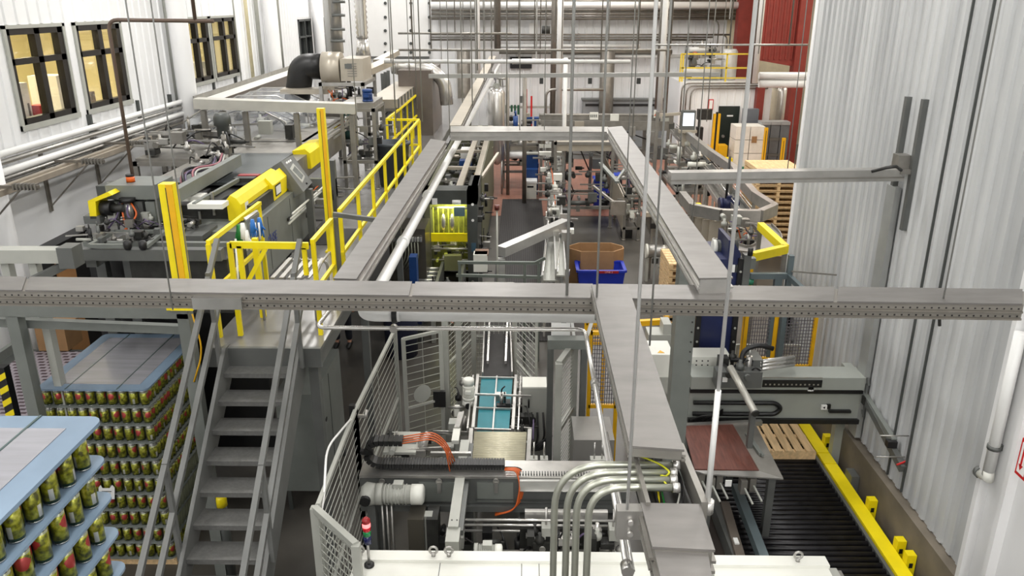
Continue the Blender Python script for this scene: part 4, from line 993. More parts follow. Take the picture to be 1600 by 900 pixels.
# bed deck, dark pit with white trims
M().box(-5.05, -3.45, 9.9, 11.3, 3.3, 3.86).build('bed_box', DARK, m1)
for (xa, ya_, xb, yb_) in ((268, 306, 322, 301), (292, 318, 356, 312)):
    p, q = Z(xa, ya_, 4.0), Z(xb, yb_, 4.0); M().box(p.x, q.x, p.y, p.y+.22, 3.93, 3.99).build('white_guide', OFFW, m1, bev=.01)
M().box(-5.3, -3.6, 11.3, 16.2, 3.55, 3.9).build('bed_cover', STEELD, m1, bev=.02)
M().box(-4.9, -3.8, 10.9, 13.2, 3.9, 3.94).build('bed_plate', mat('bluish_bed', (92, 98, 100), .35, .4), m1)
p, q = Z(371, 274, 4.0), Z(412, 268, 4.0); M().box(p.x, q.x, p.y, p.y+.12, 3.92, 4.0).build('red_strip', mat('dark_red', (150, 30, 36), .4), m1); M().box(p.x, q.x, p.y-.2, p.y-.05, 3.94, 4.0).build('dark_strip', DARK, m1)
for k, (px, py, l) in enumerate(((312, 330, .5), (331, 300, .4))): p = Y(px, py, 9.9); M().box(p.x-.015, p.x+.015, 9.88, 9.91, p.z-.3, p.z).build('thin_rod', STEEL, m1)
blob(262, 372, 9.2, 40, 28, 12, 8, hoses=5)
# yellow long cover
pA = [Y(353, 309, 9.7), Y(357, 345, 9.7), Y(377, 341, 9.7), Y(372, 306, 9.7)]
zc0, zc1 = pA[1].z, pA[0].z; xc1 = pA[3].x; xc0 = pA[0].x
prof = [(xc0, zc0), (xc1+.02, zc0), (xc1+.02, zc1-.09), (xc1-.03, zc1-.01), (xc0+.05, zc1+.03), (xc0, zc1-.03)]
ye_ = Z(430, 266, zc1).y
M().prism([(x, 9.7, z) for x, z in prof], (0, ye_-9.7, 0)).build('yellow_cover', YEL, m1, bev=.012)
y0 = Z(400, 290, zc1-.1).y
M().prism([(xc1-.02, y0, zc0-.05), (xc1+.08, y0, zc0-.02), (xc1+.08, y0, zc1-.1), (xc1-.02, y0, zc1+.01)], (0, .7, 0)).build('bulged_cover', YEL, m1, bev=.02)
bk = M(); bk.prism([(xc1+.083, y0+.08, zc0+.02), (xc1+.083, y0+.34, zc0+.02), (xc1+.083, y0+.34, zc1-.12), (xc1+.083, y0+.08, zc1-.12)], (.003, 0, 0)); bk.build('sticker_border', BLACK, m1)
M().prism([(xc1+.087, y0+.1, zc0+.04), (xc1+.087, y0+.32, zc0+.04), (xc1+.087, y0+.32, zc1-.14), (xc1+.087, y0+.1, zc1-.14)], (.003, 0, 0)).build('white_sticker', WHITE, m1)
M().box(xc1+.02, xc1+.024, 9.85, 9.97, zc1-.2, zc1-.1).build('small_sticker', WHITE, m1)
M().box(xc1+.0, xc1+.05, y0+.0, y0+.3, zc0-.1, zc0-.06).build('red_handle', RED, m1)
# lower cabinet with logo
xs = Z(392, 345, 3.75).x
cb = M().box(xs-.9, xs, 9.3, 12.3, zK+.01, zc0-.03).build('side_cabinet', GRAYP, m1, bev=.01)
for yy in (10.2, 11.25): M().box(xs, xs+.004, yy, yy+.012, zK+.05, zc0-.08).build('door_seam', GRAYD, m1)
M().box(xs, xs+.02, 11.05, 11.16, 3.35, 3.39).build('door_latch', BLACK, m1)
lg = mat('blue_logo_ink', (60, 72, 130), .5)
pl = X(425, 374, xs)
lo = M()
for a, b in (((-.2, -.09), (.2, -.06)), ((-.2, -.09), (-.15, .05)), ((-.15, .05), (-.05, .09)), ((.2, -.06), (.1, -.09))): lo.bar((xs+.004, pl.y+a[0], pl.z+a[1]), (xs+.004, pl.y+b[0], pl.z+b[1]), .003, .012)
lo.build('logo_outline', lg, m1)
txt('logo_text', 'CHSE', (xs+.004, pl.y+.02, pl.z+.01), .17, (math.pi/2, 0, math.pi/2), lg, m1)
M().box(-5.55, -3.4, 9.7, 9.8, .2, 3.3).build('shade_sheet', BLACK, m1)  # black sheet added to stand in for the shade beneath the machine
# touch panel box
A_, B_, C_, D_, E_, F_ = Y(426, 260, 11.6), Y(439, 252, 11.6), Y(457, 242, 12.3), Y(488, 285, 12.1), Y(474, 300, 11.45), Y(459, 309, 11.45)
v = C_-B_
M().solid([A_, B_, E_, F_], [A_+v, C_, D_, F_+v]).build('panel_housing', GRAYM, m1, bev=.01)
n_ = (D_-C_).cross(B_-C_).normalized(); n_ = n_ if n_.x > 0 else -n_
def on(u, w, e=.0): return B_.lerp(C_, u).lerp(E_.lerp(D_, u), w)+n_*e
bz_ = M().prism([on(.15, .3), on(.6, .22), on(.75, .72), on(.3, .8)], n_*.012).build('screen_bezel', GRAYL, m1)
M().prism([on(.25, .37, .012), on(.55, .31, .012), on(.66, .67, .012), on(.38, .72, .012)], n_*.004).build('screen', mat('dark_screen', (90, 96, 92), .2), bz_)
for k in range(3): M().prism([on(.2+.16*k, .1), on(.3+.16*k, .08), on(.32+.16*k, .13), on(.22+.16*k, .15)], n_*.01).build('button', WHITE, m1)
M().cyl(on(.55, .9), on(.55, .9, .02), .015, 8).build('knob', BLACK, m1)
p = Y(483, 300, 11.8); M().box(p.x-.05, p.x+.05, 11.75, 11.85, zK, p.z+.05).build('panel_post', GRAYM, m1)
# second yellow cover behind
a, b = Y(459, 262, 13.3), Y(484, 236, 13.3)
M().prism([(a.x, 13.3, a.z), (b.x, 13.3, a.z-.02), (b.x, 13.3, b.z-.04), (b.x-.08, 13.3, b.z+.03), (a.x, 13.3, b.z+.0)], (0, 1.1, 0)).build('yellow_cover', YEL, m1, bev=.012)
for (px, py, y) in ((517, 250, 12.8),):
    p = Y(px, py, y); M().box(p.x-.06, p.x+.06, y-.06, y+.06, zK, p.z).build('support_post', GRAYM, m1); M().box(p.x-.45, p.x+.06, y-.05, y+.05, p.z-.6, p.z-.3).build('support_plate', GRAYP, m1)
# lower open area with white rods
fr_ = frame3
for k in range(4): M().bar(Z(448+k*3, 358-8*k, 3.2+.1*k), Z(505+k*2, 305-6*k, 3.2+.1*k), .02).build('white_rod', OFFW, m1)
clutter(m1, -3.5, -3.1, 11.9, 13.6, 3.1, 3.6, 20, 21, 2)
# gloves hanger on rail
t = thing('glove_rack', 'small steel rack hung with green, white and blue gloves on the yellow rail', 'rack', tuple(Z(392, 345, zR)))
p = Y(392, 338, 8.9); M().prism([Y(381, 343, 8.9), Y(401, 330, 9.4), Y(404, 332, 9.4), Y(385, 346, 8.9)], (0, 0, .02)).build('rack_top', STEEL, t)
M().prism([Y(384, 346, 8.9), Y(404, 332, 9.4), Y(404, 365, 9.4), Y(389, 372, 8.9)], (.01, 0, 0)).build('rack_plate', GRAYP, t)
def glove(px, py, y, m, s=1., nm='glove'):
    p = Y(px, py, y); g = M()
    g.tube([p+V(0, 0, .07*s), p, p-V(.005, 0, .08*s)], [.02*s, .032*s, .036*s], 8)
    for k in range(4): g.tube([p+V((k-1.5)*.017*s, -.01, -.07*s), p+V((k-1.5)*.022*s, -.012, -(.13+.015*(k % 2))*s)], [.01*s, .008*s], 6)
    g.tube([p+V(.02*s, -.01, -.02*s), p+V(.055*s, -.012, -.06*s)], [.012*s, .009*s], 6); return g.build(nm, m, t)
glove(374, 362, 8.8, GREEN, 1.2); glove(380, 360, 8.8, WHITE, 1.2); glove(386, 370, 8.8, WHITE, 1.1); glove(395, 352, 8.85, mat('bright_blue_glove', (40, 110, 190), .5), 1.0); glove(406, 350, 9.1, mat('bright_blue_glove', (40, 110, 190), .5), 1.1); glove(371, 372, 8.8, GREEN, .8)
for px in (392, 398, 404): a = Y(px, 348, 8.9); M().tube([a, a-V(0, 0, .2)], .012, 6).build('white_tube', WHITE, t)
a, b = Y(368, 373, 8.75), Y(376, 470, 8.6)
tag(M().tube([Z(376, 500, zK+.02) , a], .013, 8).build('broom_handle', OFFW), 'white broom handle standing behind the stair top gate', 'broom')
# yellow post behind the gate
p = Y(398, 372, 8.6); tag(M().box(p.x-.03, p.x+.03, 8.57, 8.63, zK, p.z).build('rail_post', YEL), 'single yellow post standing under the gloves behind the gate', 'post')
# wastebin on walkway
p = Z(628, 262, zK); 
t = thing('waste_bin', 'dark round waste bin standing inside the yellow rail on the walkway', 'bin', (p.x-.3, p.y+.3, zK))
c = V(-2.55, 15.7, zK); M().lathe(c, [(.27, 0), (.33, .8), (.36, .81), (.36, .86), (.31, .86), (.3, .3)], 22).build('bin_body', mat('dark_bin', (58, 64, 70), .5), t); M().lathe(c, [(.29, .55), (.3, .56)], 20).build('liner', BLACK, t)
# green/black pump cart with yellow
p = Z(522, 262, zK)
t = thing('pump_unit', 'small dark green pump unit with yellow cover on a bench on the platform', 'pump', (p.x, p.y, zK))
M().box(p.x-.3, p.x+.75, p.y, p.y+.6, zK+.55, zK+.6).build('bench_top', GRAYM, t)
for x in (p.x-.25, p.x+.7):
    for y in (p.y+.05, p.y+.55): M().box(x-.03, x+.03, y-.03, y+.03, zK, zK+.55).build('leg', STEELD, t)
M().lathe((p.x+.3, p.y+.3, zK+.6), [(.14, 0), (.16, .1), (.14, .4), (.1, .45), (.1, .55)], 14).build('pump_body', mat('dark_green_paint', (24, 60, 52), .4), t)
M().box(p.x-.05, p.x+.1, p.y+.1, p.y+.4, zK+.6, zK+.95).build('yellow_cover', YEL, t, bev=.01)
clutter(t, p.x, p.x+.6, p.y, p.y+.5, zK+.65, zK+1.1, 8, 33, 3)
# ================= LINE 2: long conveyor line with clear hoods, d 15..25
ACR = mat('clear_acrylic', (226, 232, 240), .08, 0, 0, alpha=.22)
t = thing('hooded_line', 'long steel processing line with clear plastic hoods behind the packing machine', 'machine', (-5.4, 17, 0))
frame3(t, -6.6, -4.0, 14.6, 18.6, zK, 3.9, .08, STEELD, mid=3.3)
M().box(-6.5, -4.1, 14.6, 18.6, 3.75, 3.82).build('bed_plate', STEELD, t)
a0, a1, a2, a3 = Z(330, 240, 4.1), Z(392, 190, 4.4), Z(500, 196, 4.4), Z(470, 245, 4.1)
M().prism([V(-6.3, 15, 3.9), V(-6.3, 15, 4.2), V(-5.8, 15, 4.5), V(-5.0, 15, 4.5), V(-4.4, 15, 4.2), V(-4.4, 15, 3.9)], (0, 3.2, 0)).build('clear_hood', ACR, t)
for k in range(5): y = 15+.8*k; M().tube([(-6.3, y, 3.9), (-6.3, y, 4.2), (-5.8, y, 4.5), (-5.0, y, 4.5), (-4.4, y, 4.2), (-4.4, y, 3.9)], .015, 6).build('hood_rib', STEEL, t)
clutter(t, -6.4, -4.2, 14.7, 18.4, 3.85, 4.15, 46, 41, 10, mats=(STEEL, CHROME, DARK, STEELD, GRAYL), s=1.3)
t = thing('infeed_conveyor', 'steel conveyor table against the left wall before the clear hoods', 'conveyor', (-6.6, 13, 0))
frame3(t, -6.3, -5.0, 12.9, 14.3, 0, 3.85, .07, STEELD, mid=2.9)
M().box(-6.3, -5.0, 12.9, 14.3, 3.85, 3.9).build('table_top', STEELD, t); clutter(t, -6.2, -5.1, 13, 14.2, 3.95, 4.25, 30, 44, 6, mats=(CHROME, STEEL, DARK, STEELD), s=1.2)
p = Y(349, 205, 13.4); M().lathe((p.x, 13.4, p.z-.12), [(.07, 0), (.1, .05), (.1, .2), (.14, .22), (.14, .34), (.1, .42)], 16).build('dark_drum', GRAYD, t)
# long dark duct along the left wall beneath the pipes
a = V(-6.7, 17.2, 4.3)
t = thing('wall_conveyor', 'dark sided overhead conveyor climbing along the left wall to the blower', 'conveyor', tuple(a))
a, b = V(-6.7, 17.2, 4.3), V(-6.65, 25.5, 4.4)
M().bar(a, b, .45, .05).build('belt', OFFW, t); M().bar(a+V(.25, 0, -.12), b+V(.25, 0, -.12), .03, .32).build('side_plate', mat('bronze_side', (120, 112, 102), .3, .6), t); M().bar(a+V(-.25, 0, 0), b+V(-.25, 0, 0), .03, .25).build('side_plate', STEELD, t)
for f in (.1, .4, .7, .95): q = a.lerp(b, f); M().box(q.x-.02, q.x+.02, q.y-.02, q.y+.02, 0, q.z-.1).build('leg', GRAYM, t)
# white cross beam
a, b = Y(306, 160, 13.2), Y(556, 169, 13.2); b.z = a.z
a, b = Y(306, 161, 14), Y(556, 169, 14.2)
t = thing('cross_trough', 'long pale steel trough spanning across the line in front of the blower', 'beam', tuple(a))
M().bar(a, b, .3, .17).build('trough', mat('pale_steel', (190, 188, 180), .35, .4), t, bev=.015)
for f in (.04, .16, .3, .62, .97): q = a.lerp(b, f); M().box(q.x-.04, q.x+.04, q.y-.05, q.y+.05, zK if f > .4 else 0, q.z-.12).build('leg', STEELD, t)
# blower unit with black elbow
y = 17.5
t = thing('blower_unit', 'beige blower housing with a fat black elbow duct near the left wall', 'blower', tuple(Y(520, 130, y)))
BG = mat('beige_sheet_steel', (176, 168, 154), .4, .35, .08, 3)
p, q = Y(533, 127, y), Y(566, 92, y); M().box(p.x, q.x, y, y+1.0, p.z, q.z).build('housing', BG, t, bev=.02)
for k in range(6): z = p.z+.1+k*.05; M().box(p.x+.15, p.x+.35, y-.01, y, z, z+.02).build('louvre', STEELD, t)
M().box(p.x+.1, p.x+.25, y-.012, y, q.z-.2, q.z-.1).build('name_plate', GRAYM, t)
c = Y(520, 108, y+.3); M().cyl(c+V(-.2, 0, 0), c+V(.2, 0, 0), .36, 24).build('scroll', BG, t); M().box(c.x-.2, c.x+.2, y+.1, y+.6, c.z-.42, c.z-.2).build('scroll_foot', BG, t)
e0 = c+V(-.22, 0, .05); M().tube(arc([e0, e0+V(-.45, 0, .02), e0+V(-.62, .0, -.75)], .5, 8), .27, 18).build('black_elbow', BLACK, t)
frame3(t, Y(506, 128, y).x, Y(600, 128, y).x-.4, y-.3, y+1.1, zK, p.z, .07, STEEL, mid=p.z-.5)
x0_, x1_ = Y(506, 128, y).x, Y(600, 128, y).x-.4
clutter(t, x0_, x1_, y-.3, y+.6, p.z-.5, p.z-.1, 24, 51, 5)
M().box(x0_-.9, x0_+.1, y-.2, y+.3, p.z-.25, p.z-.15).build('side_shelf', BG, t)
# exhaust stacks
p = Y(528, 83, 18.2); t = thing('exhaust_stack', 'dark banded steel exhaust stack rising from the blower', 'duct', tuple(p))
M().tube([p, (p.x, p.y, ZC)], .13, 14).build('stack_pipe', STEEL, t)
for py in (5, 26, 48, 66): q = Y(528, py, 18.2); M().tube([q, q+V(0, 0, .06)], .16, 14).build('band', GRAYM, t)
p = Y(517, 80, 18.6); tag(M().tube([p, (p.x, p.y, ZC)], .1, 12).build('white_stack', PIPEW), 'white vertical pipe left of the banded exhaust stack', 'pipe')
p = Y(568, 92, 20.5); t = thing('spiral_duct', 'ribbed silver duct rising right of the exhaust stack', 'duct', tuple(p))
M().tube([p, p+V(0, 0, .5)], [.2, .13], 14).build('cone', CHROME, t)
rr = M(); k = 0; zz = p.z+.5; pts, rs = [], []
while zz < ZC: pts.append(V(p.x, p.y, zz)); rs.append(.13 if k % 2 else .155); zz += .06; k += 1
M().tube(pts, rs, 14).build('ribbed_pipe', CHROME, t)
# oven / dryer
t = thing('dryer_hood', 'dark grey sheet steel dryer with a shiny round duct on top behind the walkway', 'machine', tuple(Z(640, 165, zK)))
y = 22
p, q = Y(624, 166, y), Y(674, 110, y); M().box(p.x, q.x, y, y+2.5, zK, q.z).build('dryer_body', mat('brown_grey_sheet', (112, 104, 98), .4, .4), t, bev=.02)
a, b = Y(612, 105, y+.6), Y(668, 104, y+.6); M().tube(arc([a, V(b.x, b.y, a.z), V(b.x+.45, b.y, a.z-.35), V(b.x+.5, b.y, a.z-1.0)], .4, 6), .18, 16).build('round_duct', CHROME, t)
for f in (.15, .5): c = a.lerp(b, f); M().tube([c-V(.03, 0, 0), c+V(.03, 0, 0)], .2, 16).build('duct_band', STEEL, t)
for k in range(3): M().box(p.x-.5-.0, p.x-.42, y+.2+.5*k, y+.28+.5*k, zK, q.z-.1).build('leg', GRAYM, t)
frame3(t, Y(580, 150, 19.5).x, Y(625, 150, 19.5).x, 19.0, 23.5, zK, zK+1.1, .07, STEELD, mid=zK+.5)
x0_, x1_ = Y(580, 150, 19.5).x, Y(625, 150, 19.5).x
M().box(x0_, x1_, 19, 23.5, zK+1.1, zK+1.3).build('conveyor_bed', BG, t)
for k in range(8): y_ = 19.1+k*.55; M().box(x1_-.02, x1_+.03, y_, y_+.06, zK+.3, zK+1.3).build('guide_bracket', GRAYM, t)
clutter(t, x0_, x1_, 19, 23, zK+.5, zK+1.0, 16, 55, 2)
# motor on stand (blue)
p = Y(575, 164, 15.6); motor('blue motor standing on the line frame left of the walkway', p, (0, 0, 1), .09, .3, BLUED, gear=False, name='drive_motor')
t = thing('drive_stand', 'steel drive frame with chutes under the blue motor', 'frame', (p.x, 15.6, zK))
frame3(t, p.x-.45, p.x+.15, 15.3, 16.4, zK, p.z-.03, .06, STEELD, mid=3.4); M().box(p.x-.45, p.x+.15, 15.3, 16.4, p.z-.03, p.z+.07).build('top_plate', STEELD, t)
clutter(t, p.x-.5, p.x+.2, 15.2, 16.3, 3.3, 4.1, 22, 61, 5, mats=(BLACK, DARK, STEEL, GRAYM))
for k in range(4): M().bar((p.x-1.2+.05*k, 15.1, 3.5+.1*k), (p.x-.4+.05*k, 15.4, 4.0+.1*k), .03).build('guide_bar', STEEL, t)
t = thing('ceiling_chute', 'pale steel chute sloping above the oven behind the blower', 'chute', tuple(Y(600, 104, 19)))
M().bar(Y(572, 112, 18.6), Y(608, 96, 19.6), .3, .14).build('chute', BG, t); M().bar(Y(590, 97, 19.6), Y(618, 82, 21), .22, .12).build('chute', BG, t)
M().box(Y(585, 110, 19).x-.03, Y(585, 110, 19).x+.03, 18.9, 19, zK, Y(585, 106, 19).z).build('leg', STEELD, t)
# ================= FENCED PALLETISING CELL (bottom centre)
def fence(lab, pts, zt, zb=.12, nh=19, nv=2, w=.05, m=GRAYL, wm=None, post=True, name='wire_fence', wr=.0035, mid=True):
    wm = wm or MESHW
    for (a, b), l in zip(zip(pts[:-1], pts[1:]), lab):
        t = thing(name, l, 'fence', (a[0], a[1], 0)); A, B = V(a[0], a[1], 0), V(b[0], b[1], 0)
        M().bar(A+V(0, 0, zt), B+V(0, 0, zt), w*.8).build('top_rail', m, t, bev=.005); M().bar(A+V(0, 0, zb), B+V(0, 0, zb), w*.8).build('bottom_rail', m, t)
        if mid: M().bar(A+V(0, 0, zb+(zt-zb)*.48), B+V(0, 0, zb+(zt-zb)*.48), w*.6).build('mid_rail', m, t)
        for q in (A, B): M().box(q.x-w/2, q.x+w/2, q.y-w/2, q.y+w/2, 0, zt+.01).build('post', m, t)
        mm = M(); mesh_panel(mm, A, B, zb, zt, nv, nh, wr); mm.build('wire_mesh', wm, t)
    return t
zf = 2.1
fp = [Z(497, 790, zf), Z(555, 642, zf), Z(617, 515, zf)]
fence(('pale wire fence panel left of the gear motor, nearer one', 'pale wire fence panel further back on the left of the cell'), [(p.x, p.y) for p in fp], zf)
p = Z(497, 790, zf); q = Z(556, 852, zf)
fence(('angled wire mesh fence panel at the bottom left corner of the cell',), [(p.x-.02, p.y-.04), (q.x, q.y)], zf, nh=24, nv=9, w=.07)
p = Z(500, 815, 1.9); tag(M().tube(arc([Z(548, 655, zf+.04), Z(510, 700, 2.2), Z(506, 780, 2.1), V(p.x, p.y-.1, 1.9)], .2), .012, 6).build('white_cable', WHITE), 'white cable draped along the left fence', 'cable')
p = Z(555, 640, zf); t = thing('door_lock', 'black safety lock with steel bolt on the left fence joint', 'lock', tuple(p))
M().box(p.x-.06, p.x, p.y-.03, p.y+.03, p.z-.15, p.z+.06).build('lock_body', BLACK, t, bev=.006); M().bar(p+V(0, -.03, -.06), p+V(.12, -.03, -.06), .03).build('bolt', STEEL, t); M().cyl(p+V(.12, -.05, -.08), p+V(.12, -.0, 0), .02, 8).build('knob', STEEL, t)
a, b = Z(630, 530, zf), Z(688, 517, zf)
fence(('hinged wire gate with a round pale plate in the middle of the cell fence',), [(a.x, a.y), (b.x, b.y)], zf, w=.05, name='wire_gate')
c = a.lerp(b, .42); c.z = 1.25; d = (b-a).normalized(); n = Vector((d.y, -d.x, 0)); 
tag(M().prism([c+n*.03+d*(.13*math.cos(k*math.pi/8))+V(0, 0, .13*math.sin(k*math.pi/8)) for k in range(16)], n*.004).build('round_plate', GRAYL), 'round pale plate fixed on the hinged wire gate', 'plate')
q = b.copy(); q.z = 1.1; tag(M().box(q.x-.12, q.x+.05, q.y-.08, q.y-.02, q.z-.12, q.z+.12).build('gate_latch', BLACK, bev=.01), 'black latch on the right edge of the hinged wire gate', 'latch')
# posts and back mesh
for px, y, lab in ((695, 10.6, 'tall pale aluminium post right of the hinged gate'), (716, 11.2, 'second pale aluminium post behind the hinged gate'), (740, 12.2, 'pale post at the left end of the rear mesh')):
    p = Y(px, 520, y); tag(M().box(p.x-.04, p.x+.04, y-.04, y+.04, 0, Y(px, 505, y).z+.15).build('fence_post', GRAYL), lab, 'post')
a, b, c = Y(700, 560, 11.3), Y(742, 560, 12.4), Y(802, 560, 12.4)
fence(('narrow rear wire mesh left of the dark belt', 'rear wire mesh above the dark belt'), [(a.x, a.y), (b.x, b.y), (c.x, c.y)], 1.95, nh=22, nv=8, w=.04)
a, b = Y(806, 560, 11.4), Y(838, 560, 10.6)
fence(('wire mesh panel right of the teal belts',), [(a.x, a.y), (b.x, b.y)], 2.0, nh=20, nv=6, w=.04)
# portal
y = 9.6; t = thing('steel_portal', 'dark grey portal frame right of the teal belts', 'frame', (Y(888, 540, y).x, y, 0))
p, q = Y(862, 535, y), Y(915, 535, y)
M().box(p.x-.05, q.x+.05, y, y+.16, p.z-.1, p.z+.03).build('lintel', GRAYP, t, bev=.006)
for x in (p.x, q.x): M().box(x-.05, x+.03, y, y+.16, 0, p.z-.1).build('post', GRAYM, t)
M().box(p.x, p.x+.25, y+.2, y+.24, p.z, p.z+.35).build('white_panel', WHITE, t)
for k in (0, 1): M().bar((p.x+.3+.18*k, y+.2, p.z+.02), (p.x+.25+.32*k, y+.2, p.z+.35), .04).build('white_strut', WHITE, t)
a, b = Y(872, 600, 9.3), Y(902, 600, 9.9)
fence(('pale aluminium framed glazed door panel inside the portal',), [(a.x, 9.2), (b.x-.05, 9.9)], 2.0, nh=34, nv=1, w=.09, name='cell_door')
p = Y(912, 640, 9.2); M().box(0, .01, 0, .01, 0, .01).b.free()
t = thing('grey_cabinet', 'plain grey sheet metal cabinet behind the curved steel tube', 'cabinet', (p.x+.1, 9.0, 0))
M().box(p.x-.15, p.x+.35, 8.7, 9.3, .05, 1.2).build('cabinet_body', mat('warm_grey_sheet', (142, 140, 136), .4, .3), t, bev=.01); M().box(p.x-.14, p.x+.34, 8.71, 9.29, 0, .05).build('plinth', BLACK, t)
t = thing('junction_box', 'grey box with loose black cables right of the teal belts', 'box', (Y(835, 640, 10).x, 10, 0))
p = Y(835, 630, 10); M().box(p.x-.17, p.x+.17, 10, 10.3, 0, 1.25).build('box_body', GRAYL, t, bev=.01); M().box(p.x-.17, p.x+.17, 10, 10.32, 1.25, 1.27).build('lid', OFFW, t)
for k in range(6): M().tube(arc([V(p.x-.2+.08*k, 9.95, .9), V(p.x-.25+.1*k, 9.85, .5), V(p.x+.1-.05*k, 9.8, .35), V(p.x+.25, 9.85, .6)], .15), .014, 6).build('loose_cable', BLACK, t)
clutter(t, p.x-.5, p.x-.2, 9.8, 10.1, .7, 1.3, 10, 71, 3, mats=(BLACK, DARK, STEEL))
# teal belt conveyor
zc = 1.05
a, b, c, d = Z(745, 674, zc), Z(795, 676, zc), Z(752, 590, zc), Z(801, 591, zc)
t = thing('belt_conveyor', 'twin teal belt conveyor running down to the pale roller table', 'conveyor', (a.x, a.y, 0))
mA, mC = a.lerp(b, .5), c.lerp(d, .5)
for (p0, p1, q0, q1) in ((a, mA-V(.012, 0, 0), c, mC-V(.012, 0, 0)), (mA+V(.012, 0, 0), b, mC+V(.012, 0, 0), d)):
    M().solid([p0-V(0, 0, .05), p1-V(0, 0, .05), q1-V(0, 0, .05), q0-V(0, 0, .05)], [p0, p1, q1, q0]).build('teal_belt', TEAL, t)
M().bar(mA, mC, .02, .08).build('divider', STEEL, t)
for f in (.02, .38, .98): M().bar(a.lerp(c, f)+V(-.06, 0, .02), b.lerp(d, f)+V(.06, 0, .02), .025).build('cross_bar', STEEL, t)
for s_, (u, v) in ((-1, (a, c)), (1, (b, d))):
    M().bar(u+V(.05*s_, 0, 0), v+V(.05*s_, 0, 0), .04, .12).build('side_rail', STEEL, t)
    M().bar(u+V(.12*s_, 0, .02), v+V(.12*s_, 0, .02), .02, .05).build('guide_rail', CHROME, t)
    for f in (.1, .9): q = u.lerp(v, f); M().box(q.x+.05*s_-.03, q.x+.05*s_+.03, q.y-.03, q.y+.03, 0, q.z-.06).build('leg', GRAYL, t)
clutter(t, a.x-.4, a.x-.12, a.y, c.y, .75, 1.05, 12, 73, 2, mats=(GRAYL, STEEL, BLACK, OFFW))
clutter(t, b.x+.1, b.x+.35, b.y, d.y, .7, 1.0, 12, 74, 3, mats=(BLACK, STEEL, DARK))
p = Y(733, 636, 10.0); motor('small white gear motor standing left of the teal belts', V(p.x, 9.95, 1.0), (0, 0, 1), .075, .42, OFFW)
p = Y(733, 625, 9.9); tag(M().cyl(V(p.x-.3, 9.9, 1.0), V(p.x-.05, 9.9, 1.0), .018, 8).build('drive_shaft', STEEL), 'short steel shaft left of the small white gear motor', 'shaft')
p, q = Z(714, 672, 1.15), Z(721, 648, 1.15); t = thing('guide_profile', 'upright silver profile left of the roller table', 'profile', (p.x, p.y, 0)); M().bar(p, q, .07, .09).build('profile', STEEL, t); M().bar(p-V(0, .3, 0), p, .09, .05).build('profile_cap', OFFW, t); M().box(p.x-.03, p.x+.03, p.y, p.y+.06, 0, 1.1).build('leg', GRAYL, t)
# dark belt behind
a, b = Z(777, 590, 1.05), Z(777, 500, 1.05)
conv('dark belt conveyor with silver edges feeding the teal belts from behind', [(a.x, a.y+.05, 1.05), (b.x, b.y, 1.05)], .42, RUBBER, STEEL, True, leg_m=GRAYL)
for px in (762, 790): p = Z(px, 566, 1.12); q = Z(px+3, 500, 1.12); tag(M().bar(p, q, .03, .05).build('belt_guide', CHROME), 'bright guide bar on the %s of the dark belt' % ('left' if px == 762 else 'right'), 'guide')
# slat roller table
zt_ = 1.1
a, b, c, d = Z(737, 735, zt_), Z(819, 735, zt_), Z(741, 676, zt_), Z(823, 677, zt_)
t = thing('roller_table', 'table of close set cream rollers in front of the teal belts', 'conveyor', (a.x, a.y, 0))
CR_ = mat('cream_roller', (206, 200, 176), .35, .2, .15, 3)
for k in range(22): f = k/21; M().cyl(a.lerp(c, f), b.lerp(d, f), .0165, 8).build('roller', CR_, t)
for s_, (u, v) in ((-1, (a, c)), (1, (b, d))):
    M().bar(u+V(.04*s_, -.05, -.03), v+V(.04*s_, .05, -.03), .05, .14).build('side_rail', STEEL, t)
    for f in (.05, .95): q = u.lerp(v, f); M().box(q.x-.03, q.x+.03, q.y-.03, q.y+.03, 0, q.z-.1).build('leg', GRAYL, t)
# gantry beam
yg = 7.35
xL_, xR_ = Y(562, 760, yg).x, Y(985, 760, yg).x
zt_, zb_ = Y(700, 744, yg).z, Y(700, 797, yg).z
t = thing('gantry_beam', 'wide grey gantry beam carrying the black energy chain across the cell', 'beam', ((xL_+xR_)/2, yg, 0))
M().box(xL_, xR_, yg, yg+.32, zt_-.03, zt_).build('top_plate', STEEL, t); M().box(xL_, xR_, yg+.02, yg+.3, zb_+.08, zt_-.03).build('beam_body', GRAYM, t)
M().box(xL_, xR_, yg-.03, yg+.3, zb_, zb_+.07).build('lower_flange', GRAYM, t)
x = xL_+.15; px_ = Y(728, 770, yg).x
for x0, x1 in ((Y(655, 770, yg).x, px_-.08), (px_+.12, Y(802, 770, yg).x)): M().box(x0, x1, yg, yg+.02, zb_+.11, zt_-.08).build('cover_panel', GRAYP, t, bev=.004)
for px in (597, 686, 775): q = Y(px, 752, yg); M().cyl((q.x, yg-.015, q.z-.0), (q.x, yg+.0, q.z), .035, 12).build('eye_lug', STEEL, t); M().box(q.x-.02, q.x+.02, yg-.02, yg, q.z-.14, q.z).build('hinge_strap', STEEL, t)
for x in (xL_+.2, xR_-.2, px_): M().box(x-.06, x+.06, yg+.08, yg+.2, 0, zb_).build('post', GRAYM, t)
M().box(Y(812, 750, yg).x, xR_, yg-.05, yg-.01, Y(850, 764, yg).z, Y(850, 748, yg).z).build('aluminium_profile', mat('bright_profile', (214, 214, 210), .25, .6, .03), t)
rk = M(); x0 = Y(812, 745, yg).x
for k in range(40): x = x0+k*(xR_-x0)/40; rk.box(x, x+.012, yg+.02, yg+.07, zt_, zt_+.025)
rk.build('toothed_rack', GRAYD, t)
M().box(px_+.1, xR_, yg-.02, yg-.012, Y(850, 780, yg).z-.005, Y(850, 780, yg).z+.005).build('seam', GRAYD, t)
